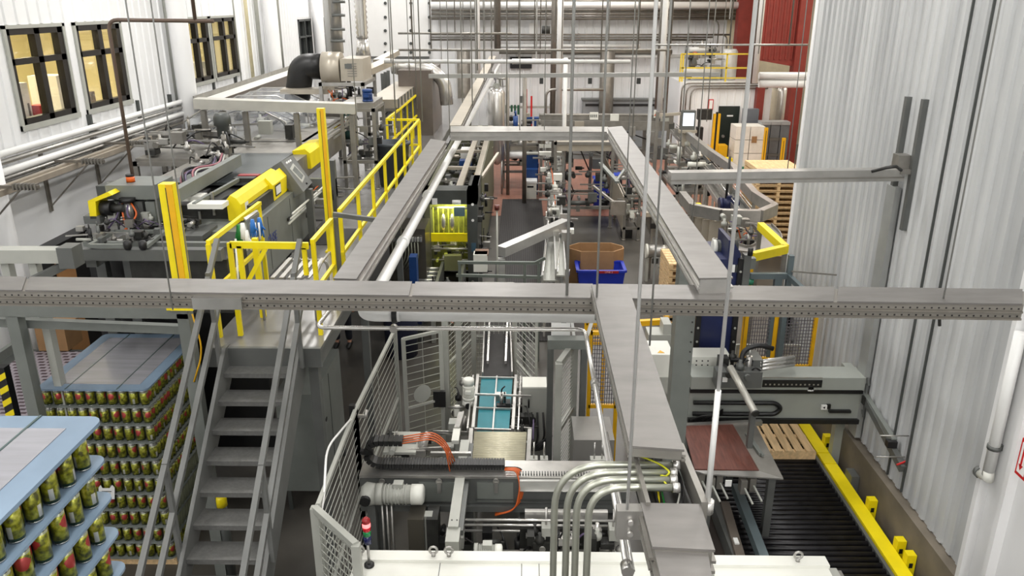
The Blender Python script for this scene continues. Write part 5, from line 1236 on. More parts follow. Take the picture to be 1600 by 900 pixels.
# energy chain
CHN = BLACK
t = thing('energy_chain', 'black energy chain looping back over itself on the gantry beam', 'chain', tuple(Y(600, 735, yg)))
z1 = zt_+.06; xe, xs = Y(788, 735, yg).x, Y(592, 735, yg).x
zc_ = z1+.13
lk = []
n = 44
for k in range(n): lk.append(V(xe+(xs-xe)*k/n, yg+.15, z1))
for k in range(10): a_ = math.pi*k/9; lk.append(V(xs-.15*math.sin(a_), yg+.15, z1+.14-.14*math.cos(a_)))
for k in range(1, 6): lk.append(V(xs+.05*k, yg+.15, z1+.28))
ch = M()
m2 = M()
for i in range(len(lk)-1):
    d = lk[i+1]-lk[i]
    ch.bar(lk[i]+d*.08, lk[i+1]-d*.08, .14, .06); m2.bar(lk[i]-d*.1, lk[i]+d*.1, .1, .045)
ch.build('chain_link', CHN, t); m2.build('chain_joint', GRAYD, t)
o = lk[-1]
for k in range(4):
    v = V(0, -.06+.03*k, .01*k); M().tube(arc([o+v, o+v+V(.15, 0, .03), o+v+V(.33, 0, .06), o+v+V(.46, -.02, -.05), o+v+V(.5+.02*k, -.03, -.32)], .12), .007, 6).build('orange_cable', ORANGE, t)
o = lk[0]
for k in range(5):
    v = V(0, -.12+.03*k, -.01*k); M().tube(arc([o+v, o+v+V(.13+.015*k, 0, 0), o+v+V(.17+.02*k, -.08, -.15), o+v+V(.12+.01*k, -.12, -.42), o+v+V(-.1, -.1, -.5)], .15), .008, 6).build('orange_cable', ORANGE if k < 4 else BLACK, t)
# carriage on top
t = thing('carriage', 'grey plate carriage with silver cylinder standing on the gantry beam', 'carriage', tuple(Y(630, 730, yg+.4)))
p, q = Y(600, 708, yg+.35), Y(650, 692, yg+.35)
M().box(p.x, q.x, yg+.3, yg+.75, q.z-.12, q.z-.09).build('plate', GRAYL, t, bev=.008); M().box(p.x+.1, q.x-.08, yg+.4, yg+.6, zt_, q.z-.12).build('bracket', DARK, t)
M().tube([V(q.x+.06, yg+.45, zt_), V(q.x+.06, yg+.45, zt_+.14), V(q.x+.12, yg+.45, zt_+.26)], [.05, .06, .03], 12).build('silver_cylinder', CHROME, t)
M().bar((q.x+.15, yg+.4, zt_+.03), (q.x+.6, yg+.4, zt_+.03), .04).build('rod', STEEL, t)
clutter(t, p.x, q.x+.1, yg+.35, yg+.6, zt_+.02, zt_+.15, 8, 77, 0)
# gear motor in front
p = Y(563, 776, yg-.25); motor('large white and grey gear motor lying in front of the gantry beam', V(p.x, yg-.2, p.z), (1, 0, -.0), .1, .66, GRAYL)
t = thing('motor_bracket', 'small steel bracket with thin tubes under the large gear motor', 'bracket', (p.x+.1, yg-.15, 0)); M().box(p.x+.03, p.x+.12, yg-.12, yg-.02, 0, p.z-.1).build('post', GRAYM, t)
for k in range(3): M().cyl((p.x+.2+.05*k, yg-.15, .1), (p.x+.2+.05*k, yg-.15, p.z-.14), .012, 6).build('thin_tube', STEEL, t)
# arm
a, b = Z(727, 690, 1.5), Z(708, 826, 1.5)
t = thing('transfer_arm', 'long pale grey bar coming towards the viewer over the gantry beam', 'arm', tuple(b))
M().bar(a, b, .1, .05).build('arm_bar', GRAYL, t, bev=.005); M().bar(a+V(.07, 0, -.05), b+V(.07, 0, -.05), .05, .06).build('arm_side', GRAYM, t)
M().box(b.x-.06, b.x+.07, b.y-.2, b.y+.02, 1.1, 1.5).build('end_box', GRAYL, t, bev=.01)
for k in (0, 1): M().cyl((b.x-.02+.05*k, b.y+.1, 1.52), (b.x-.02+.05*k, b.y+.1, 1.53), .008, 6).build('screw', DARK, t)
p = Y(722, 850, b.y-.1); motor('gear motor with fan beside the end of the long pale bar', V(b.x+.12, b.y-.12, 1.3), (1, 0, 0), .09, .36, GRAYL, gear=False)
M().box(b.x-.06, b.x+.05, b.y-.15, b.y-.05, 0, 1.1).build('arm_post', GRAYM, t); M().box(b.x+.1, b.x+.45, b.y-.2, b.y-.06, 0, 1.21).build('motor_plinth', GRAYM, t)
# dark boxes
for (x0, x1, lab, m_) in ((637, 662, 'tall dark cabinet behind the white cabinet at left', GREENG), (666, 684, 'narrow dark box beside the tall dark cabinet', DARK)):
    p, q = Y(x0, 820, 6.95), Y(x1, 820, 6.95); tag(M().box(p.x, q.x, 6.95, 7.2, 0, Y(x0, 812, 6.95).z).build('dark_cabinet', m_ if m_ is DARK else mat('dark_olive_steel', (88, 84, 76), .3, .4), bev=.01), lab, 'cabinet')
# shafts machine inside
t = thing('shaft_unit', 'open drive unit with polished cross shafts and clamp blocks behind the white cabinet', 'machine', (Y(850, 830, 6.9).x, 6.9, 0))
yy = 6.9
for k, py in enumerate((812, 820, 829, 842)):
    p, q = Y(722 if k < 3 else 815, py, yy+.1*k), Y(960, py, yy+.1*k); q.z = p.z; M().cyl(p, q, .014, 10).build('cross_shaft', CHROME, t)
for px, py in ((718, 850), (958, 838), (853, 835)):
    p = Y(px, py, yy); M().box(p.x-.045, p.x+.045, yy-.04, yy+.1, p.z-.03, p.z+.1).build('clamp_block', GRAYL, t, bev=.008); M().cyl((p.x, yy+.03, p.z-.25), (p.x, yy+.03, p.z+.3), .012, 8).build('spindle', STEEL, t)
p, q = Y(820, 812, 7.1), Y(950, 801, 7.1); M().box(p.x, q.x, 7.1, 7.16, p.z, q.z).build('shiny_plate', CHROME, t)
p, q = Y(812, 865, 7.0), Y(970, 820, 7.0); M().box(p.x, q.x, 7.05, 7.4, 0, q.z-.1).build('machine_body', DARK, t)
clutter(t, p.x, q.x, 6.85, 7.02, p.z, q.z-.05, 26, 81, 6, mats=(BLACK, STEEL, CHROME, DARK, GRAYL))
clutter(t, p.x-.9, p.x, 6.9, 7.2, .6, q.z-.15, 18, 82, 4, mats=(BLACK, DARK, STEEL))
for x in (p.x-.95, q.x): M().box(x-.04, x+.04, 7.0, 7.1, 0, Y(800, 808, 7).z).build('post', GRAYL, t)
# upper shaft with blocks right of roller table
t = thing('linear_axis', 'slim polished axis with sliding blocks right of the roller table', 'axis', (Y(900, 728, 8.2).x, 8.2, 0))
p, q = Y(826, 727, 8.2), Y(978, 728, 8.2); q.z = p.z
M().box(p.x, q.x, 8.2, 8.28, p.z-.05, p.z).build('axis_profile', STEEL, t); M().cyl(p+V(0, -.05, .05), q+V(0, -.05, .05), .013, 8).build('axis_rod', CHROME, t)
for px in (834, 850, 928, 940): x = Y(px, 720, 8.2).x; M().box(x-.045, x+.045, 8.14, 8.24, p.z, p.z+.11).build('slide_block', GRAYL, t, bev=.01); M().cyl((x, 8.18, p.z+.1), (x, 8.18, p.z+.32), .01, 6).build('spindle', CHROME, t)
for x in (p.x+.05, q.x-.05): M().box(x-.03, x+.03, 8.22, 8.28, 0, p.z-.05).build('leg', GRAYL, t)
# white cabinet at bottom
zw = 1.65
w0, w1, w2, w3 = Z(557, 866, zw), Z(1012, 868, zw), Z(1108, 874, zw), Z(1290, 880, zw)
for (u, v, px_list, lab) in ((w0, w1, (564, 678, 702), 'long white cabinet along the bottom edge with lifting eyes'), (w2, w3, (1240,), 'white cabinet at the bottom edge right of the near tray')):
    t = thing('white_cabinet', lab, 'cabinet', (u.x, u.y-.4, 0))
    M().box(u.x, v.x, u.y-.9, u.y, .05, zw).build('cabinet_body', OFFW, t, bev=.012); M().box(u.x-.01, v.x+.01, u.y-.11, u.y+.02, zw-.0, zw+.03).build('back_strip', OFFW, t, bev=.006)
    M().box(u.x+.02, v.x-.02, u.y-.88, u.y-.02, 0, .05).build('plinth', GRAYD, t)
    for px in px_list:
        p = Z(px, 864, zw+.03); p.y = u.y-.05; mm = M(); c = V(p.x, p.y, zw+.09)
        mm.tube([c+V(.035*math.cos(k*math.pi/6), 0, .035*math.sin(k*math.pi/6)) for k in range(13)], .011, 8); mm.build('lifting_eye', STEEL, t); M().cyl((p.x, p.y, zw+.03), (p.x, p.y, zw+.06), .02, 8).build('eye_base', STEEL, t)
    if len(px_list) > 1:
        for px in (688, 815, 842): x = Z(px, 880, zw).x; M().box(x-.003, x+.003, u.y-.9, u.y-.1, zw, zw+.002).build('lid_seam', GRAYD, t)
t = thing('corner_guard', 'narrow brown end frame right of the white cabinet', 'frame', (w3.x+.1, w3.y, 0)); M().box(w3.x+.02, w3.x+.1, w3.y-.5, w3.y, 0, zw-.05).build('end_post', GRAYL, t); M().box(w3.x+.1, w3.x+.16, w3.y-.5, w3.y+.03, 0, zw-.1).build('end_plate', STEELD, t)
# tower light
p = Z(577, 884, zw)
t = thing('tower_light', 'signal tower with lit red, green and blue segments on the white cabinet', 'lamp', (p.x, p.y, zw))
M().lathe((p.x, p.y, zw), [(.045, 0), (.045, .02), (.02, .03)], 16).build('base', BLACK, t); M().cyl((p.x, p.y, zw+.02), (p.x, p.y, zw+.24), .013, 10).build('stem', STEEL, t)
z = zw+.24
M().cyl((p.x, p.y, z), (p.x, p.y, z+.08), .035, 16).build('blue_segment', mat('navy_lens', (24, 30, 80), .2), t); M().cyl((p.x, p.y, z+.08), (p.x, p.y, z+.13), .035, 16).build('green_segment', mat('green_lens', (20, 130, 70), .2), t)
M().cyl((p.x, p.y, z+.13), (p.x, p.y, z+.17), .035, 16).build('red_segment', mat('red_lens', (190, 20, 40), .2), t); M().cyl((p.x, p.y, z+.17), (p.x, p.y, z+.21), .036, 16).build('lit_red_segment', mat('lit_red_lens', (255, 110, 110), .2, 0, 0, emit=2.5), t)
M().lathe((p.x, p.y, z+.21), [(.037, 0), (.035, .03), (.015, .05)], 16).build('cap', mat('dark_red', (150, 30, 36), .4), t)
# legs, machine base left of fence, under the walkway
t = thing('metal_box', 'grey sheet metal box on feet beneath the walkway beside the stair', 'cabinet', (-2.8, 9.6, 0))
x1 = -2.57
M().box(x1-.5, x1, 8.9, 10.3, .3, 1.7).build('box_body', GRAYP, t, bev=.01)
for x in (x1-.45, x1-.03):
    for y in (8.94, 10.26): M().box(x-.025, x+.025, y-.025, y+.025, 0, .3).build('foot', GRAYD, t)
M().box(x1, x1+.01, 9.3, 9.36, 1.1, 1.14).build('latch', BLACK, t); M().box(x1, x1+.006, 9.6, 9.61, .35, 1.65).build('door_seam', GRAYD, t)
p = Y(345, 779, 7.5); t = thing('bollard', 'dark bollard with a yellow cap seen through the open stair treads', 'bollard', (p.x, 7.5, 0)); M().lathe((p.x, 7.5, 0), [(.055, 0), (.055, p.z-.09)], 14).build('bollard_body', GRAYD, t); M().lathe((p.x, 7.5, p.z-.09), [(.062, 0), (.062, .1), (.05, .13)], 14).build('yellow_cap', YEL, t); M().cyl((p.x, 7.5, 0), (p.x, 7.5, .02), .1, 14).build('base_plate', GRAYD, t)
pz = Z(536, 560, 0); 
# stair foot / side brackets and person standing under platform
# ================= RIGHT CELL
# pallet roller conveyor
zr_ = .45; ry0, ry1 = 6.6, 11.4
xr0, xr1 = 2.45, 4.0
t = thing('pallet_conveyor', 'long pallet conveyor of black rollers beside the yellow rail', 'conveyor', ((xr0+xr1)/2, 9, 0))
ROLL = mat('black_roller', (34, 33, 36), .35, .3, .5, 7)
k = 0; y = ry0
while y < ry1: M().cyl((xr0, y, zr_-.035), (xr1, y, zr_-.035), .036, 10).build('roller', ROLL, t); y += .096
M().box(xr0-.09, xr0, ry0, ry1, .22, zr_+.05).build('side_rail', GRAYM, t); M().box(xr1, xr1+.04, ry0, ry1, .2, zr_+.02).build('side_rail', GRAYM, t)
M().box(xr0, xr1, ry0, ry1, .1, .14).build('drip_tray', BLACK, t)
for x in (xr0-.04, xr1+.02):
    for y in (ry0+.2, 8.4, 10, ry1-.2): M().box(x-.03, x+.03, y-.04, y+.04, 0, .22).build('leg', GRAYM, t)
# yellow barrier
x0, x1 = xr1+.05, xr1+.215
t = thing('yellow_barrier', 'long flat yellow barrier beam between the roller conveyor and the wall', 'barrier', (x0, 9, 0))
for a, b in ((ry0, Z(1300, 725, .5).y), (Z(1300, 725, .5).y+.015, Z(1291, 708, .5).y), (Z(1291, 708, .5).y+.015, 11.8)): M().box(x0, x1, a, b, .34, .5).build('beam', YEL, t, bev=.012)
for y in (6.8, 7.8, 8.9, 10.2, 11.5): M().box(x0+.03, x1-.03, y-.05, y+.05, 0, .34).build('post', YEL, t)
for k, (px, py, lab) in enumerate(((1303, 680, 'yellow stub post behind the barrier, furthest away near the pallet'), (1366, 779, 'yellow stub post behind the barrier, second from the back'), (1415, 842, 'yellow stub post behind the barrier, third from the back'), (1430, 864, 'yellow stub post nearest the bottom edge'))):
    p = Z(px, py, .62); p.x = min(p.x, 4.27)
    t = thing('stub_post', lab, 'post', (p.x, p.y, 0), 'yellow stub posts along the barrier')
    M().box(p.x-.05, p.x+.05, p.y-.05, p.y+.05, .012, .62).build('post_body', YEL, t, bev=.008); M().box(p.x-.09, p.x+.09, p.y-.08, p.y+.08, 0, .012).build('base_plate', YEL, t); M().box(p.x-.02, p.x+.02, p.y-.054, p.y-.05, .46, .52).build('slot', BLACK, t)
p = Z(1335, 735, .6); tag(M().box(4.22, 4.32, p.y-.15, p.y+.05, 0, .6).build('sensor_box', GRAYM, bev=.01), 'grey sensor box behind the barrier at the concrete kerb', 'box')
# pallet on rollers
def pallet(lab, x0, x1, y0, y1, z, n=7, group=None, along='y', h=.13):
    t = thing('pallet', lab, 'pallet', ((x0+x1)/2, (y0+y1)/2, z), group)
    if along == 'y':
        p = (x1-x0)/n
        for k in range(n): M().box(x0+p*k+.012, x0+p*(k+1)-.02, y0, y1, z+h-.02, z+h).build('top_board', WOOD, t)
        for y in (y0, (y0+y1)/2-.04, y1-.08): M().box(x0, x1, y, y+.08, z+.02, z+h-.02).build('stringer', WOOD, t)
    else:
        p = (y1-y0)/n
        for k in range(n): M().box(x0, x1, y0+p*k+.01, y0+p*(k+1)-.02, z+h-.02, z+h).build('top_board', WOOD, t)
        for x in (x0, (x0+x1)/2-.04, x1-.08): M().box(x, x+.08, y0, y1, z+.02, z+h-.02).build('stringer', WOOD, t)
    for k in (0, .45, .9): M().box(x0, x1, y0+(y1-y0)*k, y0+(y1-y0)*k+.09, z, z+.02).build('bottom_board', WOOD, t)
    return t
a = Z(1276, 703, .6); b = Z(1250, 653, .6)
pallet('empty wooden pallet lying on the black rollers', a.x-1.15, a.x, a.y, b.y, zr_+.002, 8)
# big grey column
t = thing('steel_column', 'stout grey square steel post rising behind the scratched tray cover', 'post', tuple(Y(1063, 690, 8.3)))
p, q = Y(1049, 600, 8.3), Y(1078, 600, 8.3); M().box(p.x, q.x, 8.3, 8.5, .02, 3.9).build('post_body', GRAYP, t, bev=.01); M().box(p.x-.1, q.x+.1, 8.2, 8.6, 0, .02).build('base_plate', GRAYP, t)
for k in range(8): M().cyl((q.x-.03, 8.29, 3.3-.12*k), (q.x-.03, 8.3, 3.3-.12*k), .01, 6).build('bolt', DARK, t)
# horizontal gantry
y = 9.2; GR2 = mat('pale_green_grey', (158, 162, 156), .4, .15, .05, 3)
g0, g1 = Y(1080, 600, y).x, min(Y(1378, 600, y).x, 4.36)
zt = Y(1200, 590, y).z
t = thing('pick_gantry', 'pale grey gantry with black toothed guides spanning above the pallet', 'gantry', ((g0+g1)/2, y, 0))
M().box(g0, g1, y, y+.34, zt-.17, zt).build('upper_beam', GR2, t, bev=.01)
M().box(g0, g1, y+.05, y+.12, zt-.6, zt-.2).build('lower_plate', GR2, t, bev=.006)
M().box(g0, g1, y+.02, y+.12, zt-.235, zt-.19).build('black_guide', BLACK, t); M().box(g0, g1, y+.0, y+.12, zt-.66, zt-.6).build('black_guide', BLACK, t)
M().box(g0+.9, g0+1.65, y-.012, y, zt-.13, zt-.03).build('toothed_strip', BLACK, t)
dt = M()
for k in range(13): dt.box(g0+.93+k*.055, g0+.95+k*.055, y-.016, y-.012, zt-.1, zt-.08)
dt.build('rivet_row', STEEL, t)
M().box(g0+.9, g0+1.65, y-.01, y+.0, zt-.0, zt+.01).build('strip_top', STEEL, t)
for px, py in ((1267, 608), (1288, 637), (1132, 594)):
    p = Y(px, py, y); M().box(p.x-.035, p.x+.035, y+.0, y+.03, p.z-.03, p.z+.03).build('marker_plate', WHITE, t); M().prism([(p.x-.02, y-.003, p.z), (p.x+.01, y-.003, p.z+.018), (p.x+.01, y-.003, p.z-.018)], (0, .003, 0)).build('arrow_mark', BLACK, t)
    M().box(p.x+.04, p.x+.09, y+.02, y+.05, p.z-.03, p.z+.03).build('sensor', BLACK, t)
xx = Y(1150, 640, y).x; M().tube(arc([V(g0+.05, y+.0, zt-.52), V(xx+.5, y+.0, zt-.52), V(xx+.58, y+.0, zt-.44), V(xx+.5, y+.0, zt-.36), V(g0+.05, y+.0, zt-.36)], .08), .03, 8).build('energy_chain', BLACK, t)
M().box(g1-.4, g1-.12, y-.0, y+.05, zt-.5, zt-.47).build('black_slot', BLACK, t)
for x in (g0+.04, g1-.08): M().box(x-.06, x+.06, y+.34, y+.46, 0, zt).build('post', GR2, t)
c = Y(1080, 660, y-.1); 
for k in range(5): M().tube(arc([V(c.x+.05*k, y-.05, c.z), V(c.x+.15+.03*k, y-.12, c.z+.12), V(c.x+.4, y-.05, c.z+.08+.02*k)], .1), .012, 6).build('hose', BLACK, t)
# end arms at right
t = thing('gantry_gripper', 'pair of dark grey arms reaching down from the gantry end towards the wall', 'arm', tuple(Y(1365, 640, y-.1)))
def clampx(p, lim=4.38): p.x = min(p.x, lim); return p
a, b = clampx(Y(1360, 628, y-.1)), clampx(Y(1428, 733, 8.0)); M().bar(a, b, .07, .09).build('arm_bar', GRAYM, t)
a, b = clampx(Y(1368, 618, y)), clampx(Y(1412, 690, 8.3)); M().bar(a, b, .06, .07).build('arm_bar', GRAYP, t); M().box(b.x-.09, b.x+.02, b.y-.05, b.y+.03, b.z-.06, b.z+.02).build('end_block', BLACK, t)
for (x0, y0, x1, y1) in ((1372, 590, 1388, 603), (1390, 600, 1384, 640), (1376, 640, 1390, 652)): M().bar(clampx(Y(x0, y0, y)), clampx(Y(x1, y1, y-.05)), .025).build('link_rod', GRAYM, t)
p = clampx(Y(1388, 622, y-.02)); M().box(p.x-.05, p.x+.03, y-.1, y-.02, p.z-.06, p.z+.04).build('joint_block', DARK, t)
for py in (681, 714): q = Y(1415, py, 8.1); M().cyl((4.1, q.y, q.z), (XR-.02, q.y, q.z), .008, 6).build('pin', STEEL, t)
M().bar(Y(1418, 720, 8.05), V(4.3, 8.0, Y(1418, 724, 8).z-.02), .015).build('red_wire', RED, t)
# carriage with hose and cylinders
t = thing('gantry_carriage', 'dark carriage with curved black hose and silver cylinders on the gantry', 'carriage', tuple(Y(1180, 580, y-.3)))
p, q = Y(1118, 606, y-.2), Y(1192, 582, y-.2); M().box(p.x, q.x, y-.2, y-.02, p.z, q.z).build('carriage_plate', GRAYM, t, bev=.01)
p = Y(1133, 594, y-.22); M().box(p.x-.03, p.x+.03, y-.215, y-.2, p.z-.03, p.z+.03).build('marker_plate', WHITE, t)
M().tube(arc([Y(1157, 585, y-.1), Y(1160, 548, y), Y(1185, 538, y), Y(1208, 545, y)], .25, 7), .032, 10).build('black_hose', BLACK, t)
for k, (y0) in enumerate((566, 571, 577)): a, b = Y(1186, y0, y), Y(1240, y0-8, y+.25); M().cyl(a, b, .03, 10).build('silver_cylinder', CHROME, t)
p, q = Y(1172, 600, y), Y(1192, 562, y); M().box(p.x, q.x, y-.02, y+.3, zt, q.z).build('cylinder_bracket', GRAYM, t, bev=.01)
clutter(t, Y(1125, 590, y).x, Y(1190, 590, y).x, y-.15, y+.2, zt, zt+.2, 14, 91, 5, mats=(BLACK, DARK, STEEL, GRAYM))
a, b = Y(1141, 574, y-.3), Y(1180, 645, y-1.0); M().tube([a, b], .042, 12).build('suction_tube', mat('pale_steel', (190, 188, 180), .35, .4), t); M().cyl(b, b+(b-a).normalized()*.02, .046, 12).build('tube_ring', DARK, t)
M().box(b.x-.03, b.x+.03, b.y+.05, b.y+.12, b.z-.5, b.z-.03).build('tube_post', GRAYM, t)
# perforated plate + boxes at left of navy
p, q = Y(1066, 582, 9.6), Y(1142, 558, 9.6); t = thing('drilled_plate', 'white drilled mounting plate under the navy panel', 'plate', tuple(p)); M().box(p.x, q.x, 9.6, 9.9, p.z, q.z).build('plate_body', OFFW, t, bev=.006)
for i in range(4):
    for j in range(3): x = p.x+.1+i*.075; z = p.z+.05+j*.06; M().cyl((x, 9.595, z), (x, 9.6, z), .011, 6).build('hole', DARK, t)
M().box(p.x+.1, p.x+.2, 9.7, 9.8, 0, p.z).build('post', GRAYM, t); M().box(q.x-.2, q.x-.1, 9.7, 9.8, 0, p.z).build('post', GRAYM, t)
t = thing('control_box', 'pale control box with yellow warning triangle left of the grey post', 'box', tuple(Y(1032, 600, 9.2)))
p, q = Y(1012, 592, 9.3), Y(1052, 560, 9.3); M().box(p.x, q.x, 9.3, 9.75, p.z, q.z+.05).build('box_body', OFFW, t, bev=.01); c = Y(1033, 568, 9.3)
M().prism([(c.x-.045, 9.35, q.z+.052), (c.x+.045, 9.35, q.z+.052), (c.x, 9.43, q.z+.052)], (0, 0, .003)).build('warning_triangle', YELO, t)
M().box(p.x, q.x, 9.28, 9.3, p.z-.2, p.z+.03).build('lower_trim', GRAYL, t); M().box(p.x+.05, p.x+.13, 9.4, 9.5, 0, p.z).build('leg', GRAYM, t); M().box(q.x-.13, q.x-.05, 9.4, 9.5, 0, p.z).build('leg', GRAYM, t)
t = thing('control_box', 'grey white step shaped box behind the warning box', 'box', tuple(Y(1035, 540, 10.2)))
p, q = Y(1012, 548, 10.3), Y(1050, 508, 10.3); M().box(p.x, q.x, 10.3, 10.6, 0, q.z-.15).build('box_body', GRAYL, t, bev=.01); M().box(p.x+.2, q.x, 10.32, 10.6, q.z-.15, q.z).build('box_top', GRAYL, t)
# yellow gate and orange mesh
def ygate(lab, px0, px1, pt, pb, y, m=YELO, mm=None, n=(10, 14)):
    a, b = Y(px0, pb, y), Y(px1, pb, y); zt = Y(px0, pt, y).z; t = thing('yellow_gate', lab, 'gate', (a.x, y, a.z))
    mm_ = M(); mesh_panel(mm_, (a.x, y), (b.x, y), a.z, zt, n[0], n[1], .005); mm_.build('wire_mesh', mm or mat('dark_wire', (110, 106, 112), .5), t)
    for z in (a.z, zt): M().bar((a.x, y, z), (b.x, y, z), .05).build('frame_bar', m, t)
    for x in (a.x, b.x): M().box(x-.025, x+.025, y-.025, y+.025, 0, zt+.025).build('upright', m, t)
    return t
ygate('yellow framed mesh gate half hidden by the scratched tray', 919, 962, 520, 634, 9.9, n=(12, 18))
ygate('amber mesh guard visible above the yellow framed gate', 915, 944, 505, 536, 11.0, mm=YELO, n=(8, 6))
a = ygate('yellow framed mesh panel right of the navy panel', 1160, 1205, 488, 560, 10.6, n=(12, 12))
ygate('yellow edged guard with black infill further right', 1205, 1265, 490, 572, 11.0, n=(14, 16))
t = thing('amber_rail', 'short amber rail with crumpled end behind the scratched tray', 'rail', tuple(Y(1015, 505, 11)))
a, b = Y(990, 505, 11), Y(1038, 502, 11); M().bar(a, b, .08).build('rail_bar', YELO, t); M().box(b.x, b.x+.06, 10.95, 11.05, 0, b.z+.1).build('post', YELO, t); M().box(a.x-.03, a.x+.03, 10.96, 11.04, 0, a.z).build('post', YELO, t)
# mesh fence right, pale
a, b = Y(1150, 560, 11.4), Y(1345, 560, 11.4)
fence(('pale low mesh fence running to the ribbed wall behind the gantry',), [(a.x, 11.4), (min(b.x, 4.3), 11.4)], Y(1300, 540, 11.4).z, nh=14, nv=24, w=.04, wr=.003)
t = thing('hopper', 'light grey sheet chute with dark side leaning at the ribbed wall', 'chute', tuple(Y(1310, 540, 11.8)))
a = [Y(1288, 492, 11.9), Y(1324, 488, 11.9), Y(1345, 512, 11.9), Y(1338, 538, 11.9), Y(1290, 538, 11.9)]
for p in a: p.x = min(p.x, 4.3)
M().prism(a, (0, .5, 0)).build('chute_body', GRAYL, t, bev=.01); p = a[3]; M().box(p.x-.12, p.x+.0, 11.88, 11.9, p.z+.0, a[2].z).build('dark_side', GRAYD, t); M().box(a[4].x+.1, a[4].x+.2, 12, 12.1, 0, p.z).build('leg', GRAYM, t)
t = thing('slim_doorway', 'narrow pale door frame with dark slit beside the leaning chute', 'frame', tuple(Y(1328, 570, 11.6)))
p, q = Y(1322, 585, 11.5), Y(1335, 540, 11.5); M().box(p.x, q.x-.04, 11.5, 11.58, 0, q.z).build('frame_post', GRAYL, t); M().box(q.x-.04, q.x+.03, 11.51, 11.57, 0, q.z-.05).build('dark_slit', GRAYD, t)
# navy elevator
y = 10.0
p, q = Y(1086, 560, y), Y(1150, 490, y)
t = thing('elevator', 'navy blue vertical can elevator with bolted black edges', 'elevator', ((p.x+q.x)/2, y+.5, 0))
ztop = Z(1148, 378, 3.9)
M().box(p.x, q.x, y+.05, y+.9, p.z-.05, 3.12).build('navy_shaft', NAVY, t, bev=.01)
for x in (p.x-.03, q.x-.03):
    M().box(x, x+.07, y, y+.1, p.z-.1, 3.14).build('black_edge', BLACK, t)
    for k in range(7): z = p.z+.05+k*.2; M().cyl((x+.035, y-.008, z), (x+.035, y, z), .016, 8).build('bolt_head', GRAYL, t)
M().prism([(q.x-.17, y+.05, 3.12), (q.x, y+.05, 3.12), (q.x, y+.05, 3.2), (q.x-.12, y+.05, 3.38), (q.x-.17, y+.05, 3.38)], (0, .6, 0)).build('navy_head', NAVY, t, bev=.02)
M().box(q.x+.0, q.x+.02, y+.15, y+.8, 2.3, 3.1).build('side_plate', mat('navy_side', (38, 46, 84), .4), t)
lz = Y(1148, 421, y).z; lx = Y(1142, 421, y).x; M().box(lx-.02, lx+.06, y+.03, y+.05, lz-.05, lz+.05).build('white_label', WHITE, t); M().box(lx+.07, lx+.16, y+.03, y+.05, lz-.05, lz+.05).build('grey_label', GRAYD, t)
for x in (p.x+.03, q.x-.03):
    for yy in (y+.08, y+.85): M().box(x-.03, x+.03, yy-.03, yy+.03, 0, p.z).build('leg', GRAYM, t)
c = Y(1119, 386, 10.5); M().cyl(c, c+V(.28, 0, 0), .1, 16).build('motor', GRAYD, t); M().cyl(c-V(.05, 0, 0), c, .105, 16).build('motor_cap', OFFW, t)
M().box(c.x-.05, c.x+.5, 10.3, 10.4, c.z-.25, c.z-.1).build('gear_plate', GRAYP, t); M().box(q.x+.03, q.x+.12, y-.03, y+.1, 2.75, 3.2).build('control_bar', GRAYM, t, bev=.01); M().cyl((q.x+.1, y-.02, 3.2), (q.x+.1, y-.02, 3.3), .035, 10).build('switch', BLACK, t)
# yellow guard at the curve
pts = [Z(1175, 401, 2.9), Z(1227, 389, 2.9), Z(1188, 353, 2.9)]
t = thing('guard_barrier', 'yellow V shaped guard beam around the conveyor curve at the wall corner', 'barrier', (pts[1].x, pts[1].y, 0))
for a, b in zip(pts[:-1], pts[1:]): M().bar(a, b, .1, .12).build('beam', YEL, t, bev=.01)
for p in pts: M().box(p.x-.03, p.x+.03, p.y-.03, p.y+.03, 0, p.z-.05).build('post', YELO if p is pts[0] else STEELD, t)
t = thing('steel_trestle', 'blue grey steel frame with a green foot left of the wall corner', 'frame', tuple(Y(1215, 440, 11)))
FG = mat('blue_grey_paint', (96, 108, 112), .45, .1)
a, b = Z(1172, 431, 2.7), Z(1232, 431, 2.7); M().bar(a, b, .07, .08).build('cross_bar', FG, t); c = Z(1215, 431, 2.7); M().box(c.x-.04, c.x+.06, c.y-.04, c.y+.04, 0, 2.7).build('post', FG, t); M().box(b.x-.03, b.x+.04, b.y-.04, b.y+.04, 0, 3.0).build('post', FG, t)
e = Z(1262, 460, 2.7); e.x = min(e.x, 4.35); M().bar(b, e, .06, .07).build('diagonal_bar', FG, t); M().bar(b+V(0, -.1, .1), V(4.35, b.y-.1, b.z+.05), .02).build('rod', STEELD, t); M().cyl(a-V(0, 0, .12), a-V(0, 0, .05), .06, 10).build('green_foot', mat('green_rubber', (50, 130, 100), .5), t)
